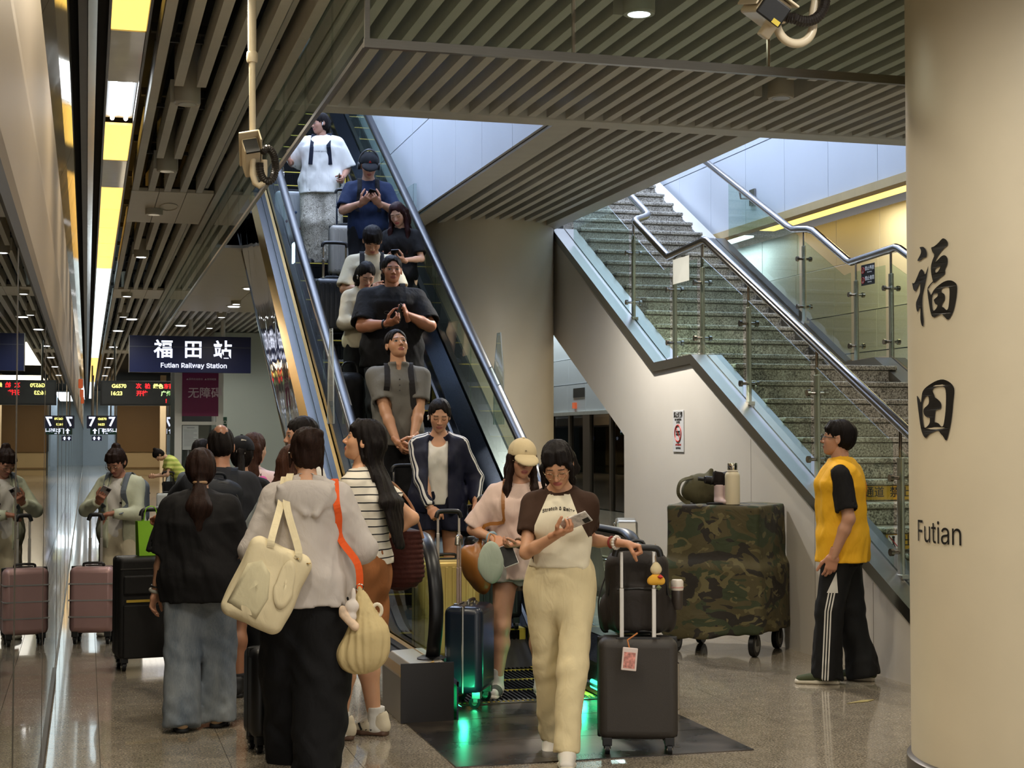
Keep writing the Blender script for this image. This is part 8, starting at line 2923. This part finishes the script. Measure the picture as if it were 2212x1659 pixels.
# grey polo man looking up
L = (2.32, 11.62, stepz(3))
p = Person('man in grey polo shirt looking up while resting both hands on a case', L, face_cam(L, 4), 1.745, male=True, head=(14, -20, 4), neckf=0.12, bulk=1.05,
           rh=((0.03, 0.30, 0.87), (-0.5, 0.5, -0.7), None, 'relaxed'), lh=((-0.10, 0.26, 0.90), (0.5, 0.5, -0.6), None, 'relaxed'), res=0.0118, skin=(196, 146, 112), group=GE)
p.body(gaze='open', lips=(160, 92, 82))
p.hair(HBLACK, 'short', hairline=0.076, vol=1.02)
sh = p.top(C_GREYPOLO, 'grey_polo', hem=-0.16, fit=0.024, sleeve=0.72, sr=(0.074, 0.080), neck=0.060, collar=True, seed=261)
sf = Surf(sh)
for t in (0.86, 0.77, 0.69):
    h = sf.hit(p.tp(t, 0.0, 0.6), -p.F, 0.002)
    obj('button', MB().cyl(h, h + p.F * 0.003, 0.006, 10), DGREY, sh)
p.pants(C_BLACK2, waist=0.2, seed=262, ease=0.012)
p.shoes(SH_BLACK, SH_BLACK)
backpack('dark backpack with buckled straps on the man in grey polo', p, sf, CLOTH('charcoal_strap', (38, 36, 36)), w=0.16, res=0.013)
suitcase('black ribbed suitcase under the hands of the man in grey polo', (2.30, 11.2, stepz(2)), PI, 0.36, 0.60, 0.24, M('black_shell', (20, 20, 22), 0.4), ribs=7, handle=0.93)

# girl in navy track jacket
L = (2.46, 10.82, stepz(1))
p = Person('girl in navy track jacket with white sleeve stripes and dark shorts, looking down', L, face_cam(L, -2), 1.655, head=(4, 20, -3), neckf=0.34,
           rh=((0.045, 0.27, 0.865), (-0.35, 0.55, -0.55), (-0.6, -0.3, -0.7), 'grip'), lh=((-0.265, 0.09, 0.90), (-0.1, 0.35, -0.9), (0.9, 0.1, 0), 'relaxed'), rpole=(0.8, -0.9, -0.3), res=0.0115, skin=(194, 146, 116), group=GE)
p.body(lips=(178, 108, 96))
p.hair(HBLACK, 'ponytail', hang=p.NB - p.F * 0.11 - np.array((0, 0, 0.10)), hairline=0.076)
p.earbud(1, BUDW)
t1 = p.top(C_WHITE, 'white_tank', hem=0.02, fit=0.008, sleeve=0.04, sr=(0.05, 0.05), neck=0.072, scoop=0.075, bust=0.02, seed=271)
p.top(C_TRACK, 'track_jacket', hem=-0.12, fit=0.046, flare=0.015, bust=0.03, long=True, cuff=0.93, lsr=(0.082, 0.076, 0.048), neck=0.074, open_front=0.070, seed=272, attrs='arm', label='navy jacket with three white stripes down each sleeve')
p.pants(CLOTH('navy_shorts', (26, 28, 46)), 'dark_shorts', waist=0.3, thigh=0.108, knee=0.118, end=0.20, seed=273, ease=0.022)
p.shoes(SH_WHITE, SH_OFFW, sock=C_RIBSOCK)
phone('dark phone in the lowered hand of the girl in the track jacket', p.hand_at(-1, 0.09, 0.025), (0.2, -0.9, 0.1), (0.1, -0.2, -0.9), PH_DARK)
GOLDS = M('pale_gold_shell', (204, 176, 104), 0.32, 0.35, var=0.05)
suitcase('pale gold ribbed suitcase behind the glass at the foot of the escalator', (2.42, 10.42, stepz(0)), PI, 0.44, 0.76, 0.27, GOLDS, ribs=8, handle=1.09, pole_gap=0.075, polemat=POLE_W)
suitcase('black suitcase on a step behind the tan shoulder bag', (2.82, 10.65, stepz(1)), PI, 0.38, 0.66, 0.26, M('black_shell', (20, 20, 22), 0.4), ribs=7, handle=0.95)

# ================================================================== things standing by the stair
CAMO = NT('camouflage_canvas')
_v = CAMO.pos(False, (1, 1, 1.7))
n1 = CAMO.noise(_v, 3.6, 2, 0.5, 1.0)
_mp = CAMO.n('ShaderNodeMapping')
_mp.inputs['Location'].default_value = (3.1, 7.7, 1.3)
CAMO.l(_v, _mp.inputs[0])
n2 = CAMO.noise(_mp.outputs[0], 3.8, 2, 0.5, 1.4)
_m2 = CAMO.n('ShaderNodeMapping')
_m2.inputs['Location'].default_value = (9.1, 2.7, 5.3)
CAMO.l(_v, _m2.inputs[0])
n3 = CAMO.noise(_m2.outputs[0], 4.6, 2, 0.5, 1.6)
base = CAMO.mix(CAMO.math('GREATER_THAN', n1, 0.53), lin((74, 66, 38)), lin((50, 58, 34)))
base = CAMO.mix(CAMO.math('GREATER_THAN', n2, 0.56), base, lin((34, 28, 20)))
base = CAMO.mix(CAMO.math('GREATER_THAN', n3, 0.62), base, lin((98, 90, 58)))
CAMO.l(base, CAMO.b.inputs['Base Color'])
CAMO.b.inputs['Roughness'].default_value = 0.75
CAMO.bump(CAMO.noise(CAMO.pos(False), 5, 3, 0.45, 0.8), 0.3, 0.05)
CR = math.radians(-44)
cart = thing('covered_cart', (4.70, 10.80, 0), CR, 'tall trolley under a camouflage canvas cover beside the stair wall', 'cart')
F = Field((-0.56, -0.5, 0.08), (0.56, 0.5, 1.22), 0.014)
F.rbox((0, 0, 0.66), (0.365, 0.315, 0.45), None, 0.03)
F.econe((0, 0, 1.06), (0, 0, 0.12), 0.33, 0.29, 0.44, 0.40, (1, 0, 0), 0.05)
F.rbox((0, 0, 0.40), (0.405, 0.355, 0.28), None, 0.05, 0.06)
F.half((0, 0, 1.105), (0, 0, 1)).half((0, 0, 0.135), (0.1, 0, -1))
X_, Y_, Z_ = F.grids()
F.D = F.D + F32(0.007) * np.sin(np.arctan2(Y_, X_) * 9 + Z_ * 3) * np.clip((F32(1.0) - Z_) * 1.6, 0, 1)
F.rough(0.006, 12, 14, (1, 1, 0.5))
me = np_mesh('canvas_cover', [F.mesh()])
me.materials.append(CAMO.m)
o = bpy.data.objects.new('canvas_cover', me)
COL.objects.link(o)
o.parent = cart
cs = Surf(o)
obj('frame', MB().box((-0.34, -0.29, 0.16), (0.34, 0.29, 0.20)).box((-0.33, -0.28, 0.2), (-0.30, -0.25, 1.05)).box((0.30, 0.25, 0.2), (0.33, 0.28, 1.05)), DGREY, cart)
for x, y in ((-0.31, -0.26), (0.31, -0.26), (-0.31, 0.26), (0.31, 0.26)):
    w = obj('wheel', MB().cyl((x - 0.022, y, 0.085), (x + 0.022, y, 0.085), 0.085, 24), RUBBER, cart, smooth='auto', bevel=0.006)
    obj('hub', MB().cyl((x - 0.024, y, 0.085), (x + 0.024, y, 0.085), 0.052, 20), M('hub_grey', (140, 140, 136), 0.4, 0.5), w)
    obj('fork', MB().box((x - 0.03, y - 0.02, 0.08), (x - 0.024, y + 0.02, 0.18)).box((x + 0.024, y - 0.02, 0.08), (x + 0.03, y + 0.02, 0.18)), DGREY, w)
for tx, z, sz in (('中铁快运 Railway', 0.82, 0.085), ('中铁快运', 0.67, 0.07), ('95572', 0.62, 0.032), ('深圳铁路行李服务', 0.42, 0.042), ('电话 0755-8232', 0.34, 0.042)):
    tm = text_mesh('stencil', tx, sz, 0.0, 0.0)
    for vt in tm.vertices:
        a, b = vt.co.x * 0.8, vt.co.y
        h = cs.hit((-1.2, 0.03 - a, z + b), (1, 0, 0), 0.004)
        vt.co = h if h is not None else (-0.4, 0.03 - a, z + b)
    tm.materials.clear()
    tm.materials.append(M('stencil_paint', (122, 118, 104), 0.7, var=0.3, vs=60))
    obj('stencil', tm, None, cart)


def on_cart(x, y, z=1.108):
    c, s_ = math.cos(CR), math.sin(CR)
    return (4.70 + c * x - s_ * y, 10.80 + s_ * x + c * y, z)


bt = thing('steel_bottle', on_cart(0.115, -0.175), 0, 'cream insulated bottle with a steel lid standing on the camouflage cart', 'bottle')
obj('body', MB().lathe([(0.052, 0), (0.056, 0.004), (0.056, 0.215), (0.050, 0.236), (0.040, 0.245), (0.038, 0.26)], (0, 0, 0), 32), M('bottle_cream', (208, 196, 168), 0.5, var=0.02), bt, smooth='auto')
obj('lid', MB().lathe([(0.036, 0.258), (0.037, 0.262), (0.037, 0.305), (0.034, 0.312)], (0, 0, 0), 28), CHROME, bt, smooth='auto')
obj('neck_ring', MB().tube([(0.040 * math.cos(t * PI / 12), 0.040 * math.sin(t * PI / 12), 0.252) for t in range(24)], 0.004, 6, closed=True), SH_WHITE, bt)
ob = thing('fabric_bag', on_cart(-0.20, -0.05), math.radians(-10), 'slumped olive green fabric bag on the left of the camouflage cart top', 'bag')
F = Field((-0.22, -0.16, -0.01), (0.24, 0.16, 0.32), 0.008)
F.ell((0.02, 0, 0.09), (0.155, 0.10, 0.12)).ell((-0.01, 0, 0.15), (0.07, 0.06, 0.075), None, 0.05).ell((0.14, 0, 0.06), (0.07, 0.08, 0.075), None, 0.03)
F.cone((0.06, 0.03, 0.16), (0.10, 0.03, 0.25), 0.05, 0.008, 0.03)
F.half((0, 0, 0.002), (0, 0, -1)).rough(0.008, 20, 77)
me = np_mesh('bag_body', [F.mesh()])
me.materials.append(CLOTH('olive_fabric', (82, 78, 56), var=0.1))
o = bpy.data.objects.new('bag_body', me)
COL.objects.link(o)
o.parent = ob
obj('strap', ribbon(smooth_path([(-0.05, -0.03, 0.20), (-0.15, -0.05, 0.17), (-0.175, -0.06, 0.08), (-0.13, -0.07, 0.02), (-0.09, -0.09, 0.005)], 5), [(-0.7, -0.5, 0.3)] * 21, 0.03, 0.006), CLOTH('olive_fabric', (82, 78, 56)), ob)
obj('drawcord', MB().tube(smooth_path([(0.11, -0.08, 0.13), (0.12, -0.095, 0.08), (0.105, -0.10, 0.02)], 4), 0.004, 6).tube(smooth_path([(0.11, -0.08, 0.13), (0.145, -0.09, 0.09), (0.15, -0.095, 0.03)], 4), 0.004, 6), BLACKPL, ob)
for i, (x, y, lab) in enumerate(((0.0, -0.13, 'pale pink rain boot with black cuff, left of the pair on the cart'), (0.05, -0.10, 'pale pink rain boot with black cuff, next to the cream bottle'))):
    b = thing('rain_boot', on_cart(0.005 + 0.055 * i, -0.165 + 0.02 * i), math.radians(20), lab, 'boot', 'pair of pink rain boots on the cart')  # one rubber boot of the pair
    F = Field((-0.06, -0.16, -0.005), (0.06, 0.08, 0.16), 0.006)
    F.econe((0, 0.0, 0.15), (0, 0.0, 0.03), 0.036, 0.04, 0.034, 0.042, (1, 0, 0), 0.01)
    F.econe((0, -0.0, 0.022), (0, -0.075, 0.02), 0.034, 0.026, 0.030, 0.020, (1, 0, 0), 0.02)
    F.half((0, 0, 0.003), (0, 0, -1)).half((0, 0, 0.148), (0, 0, 1))
    me = np_mesh('rubber_boot', [F.mesh()])
    me.materials.append(M('pink_rubber', (206, 184, 184), 0.25, var=0.03, coat=0.3))
    o = bpy.data.objects.new('rubber_boot', me)
    COL.objects.link(o)
    o.parent = b
    F = Field((-0.07, -0.07, 0.12), (0.07, 0.07, 0.28), 0.006)
    F.econe((0, 0.0, 0.155), (0.0, 0.0, 0.235), 0.036, 0.040, 0.040, 0.044, (1, 0, 0), 0.0)
    F.half((0, 0, 0.14), (0, 0, -1)).half((0, 0, 0.24), (0.2 - 0.5 * i, 0, 1)).rough(0.004, 60, 5 + i)
    me = np_mesh('cuff', [F.mesh()])
    me.materials.append(CLOTH('black_cuff', (34, 28, 28)))
    o = bpy.data.objects.new('cuff', me)
    COL.objects.link(o)
    o.parent = b
um = thing('folded_umbrella', on_cart(-0.05, -0.12, 1.108), 0, 'black folded umbrella leaning across the olive bag', 'umbrella')
obj('canopy', MB().tube([(-0.09, -0.03, 0.185), (-0.085, -0.03, 0.185), (0.08, -0.06, 0.16), (0.10, -0.06, 0.157)], [0.024, 0.030, 0.034, 0.016], 14), CLOTH('umbrella_black', (22, 18, 18), rough=0.5), um, smooth='auto')
obj('strap_band', MB().tube([(-0.045, -0.036, 0.179), (-0.035, -0.038, 0.177)], [0.034, 0.034], 14), BLACKPL, um)
obj('handle', MB().cyl((-0.10, -0.028, 0.187), (-0.14, -0.02, 0.193), 0.014, 12), BLACKPL, um, smooth='auto')
gl_ = thing('glove', on_cart(0.0, -0.235, 1.108), math.radians(-20), 'dark strap lying flat in front of the pink boots on the cart', 'strap')
F = Field((-0.09, -0.04, -0.002), (0.09, 0.04, 0.03), 0.005)
F.ell((0, 0, 0.006), (0.07, 0.022, 0.012)).half((0, 0, 0.001), (0, 0, -1))
me = np_mesh('strap_body', [F.mesh()])
me.materials.append(C_BLACK)
o = bpy.data.objects.new('strap_body', me)
COL.objects.link(o)
o.parent = gl_

# steel bench seats behind the escalator, and the steel gate post by the cart
bench = thing('steel_bench', (4.1, 12.2, 0), math.radians(90), 'row of perforated steel waiting seats behind the escalator foot', 'bench')
obj('beam', MB().box((-1.0, -0.02, 0.30), (1.0, 0.02, 0.36)), STEEL, bench)
for k in range(4):
    x = -0.75 + 0.5 * k
    pts = [(0, -0.02), (0.02, 0.02), (0.22, 0.0), (0.42, 0.03), (0.50, 0.40)]
    sm = MB()
    pr = [(-0.25, 0.42), (-0.20, 0.40), (0.0, 0.385), (0.16, 0.40), (0.21, 0.45), (0.27, 0.80)]
    vs, fs = [], []
    for a, z in pr:
        for xx in (x - 0.22, x + 0.22):
            vs += [(xx, a, z), (xx, a, z - 0.012)]
    for i in range(len(pr) - 1):
        b0, b1 = i * 4, (i + 1) * 4
        fs += [(b0, b0 + 2, b1 + 2, b1), (b0 + 1, b1 + 1, b1 + 3, b0 + 3), (b0, b1, b1 + 1, b0 + 1), (b0 + 2, b0 + 3, b1 + 3, b1 + 2)]
    obj('seat', sm.add(vs, fs), STEEL, bench, smooth='auto')
    obj('armrest', MB().tube(smooth_path([(x - 0.25, 0.18, 0.36), (x - 0.25, 0.15, 0.60), (x - 0.25, -0.14, 0.60), (x - 0.25, -0.18, 0.54)], 4), 0.014, 8), CHROME, bench, smooth='auto')
for x in (-0.75, 0.75):
    obj('leg', MB().bar((x, 0, 0.32), (x, -0.24, 0.02), 0.04, 0.03).bar((x, 0, 0.32), (x, 0.24, 0.02), 0.04, 0.03), STEEL, bench)
gp = thing('steel_barrier', (4.33, 12.0, 0), math.radians(-16), 'brushed steel barrier post with bright rim behind the camouflage cart', 'barrier')
obj('housing', MB().prism([(-0.10, 0.0), (-0.10, 0.72), (-0.02, 0.92), (0.16, 0.94), (0.16, 0.0)], 'x', -0.09, 0.09), STEEL, gp, bevel=0.02)
obj('bright_rim', MB().tube([(-0.095, -0.09, 0.40), (-0.095, -0.088, 0.71), (-0.095, -0.02, 0.875), (-0.095, 0.13, 0.895), (-0.095, 0.13, 0.40)], 0.010, 8), CHROME, gp)
# fallen leaf-sized sticker on the floor by the vest man
st = thing('floor_sticker', (4.55, 8.45, 0.002), math.radians(20), 'small worn yellow sticker on the floor in front of the man in the vest', 'sticker')
obj('sheet', MB().prism([(-0.12, 0.0), (0.05, 0.03), (0.13, 0.0), (0.04, -0.03)], 'z', 0.0, 0.0015), M('worn_yellow', (150, 136, 84), 0.6, var=0.3, vs=30), st)
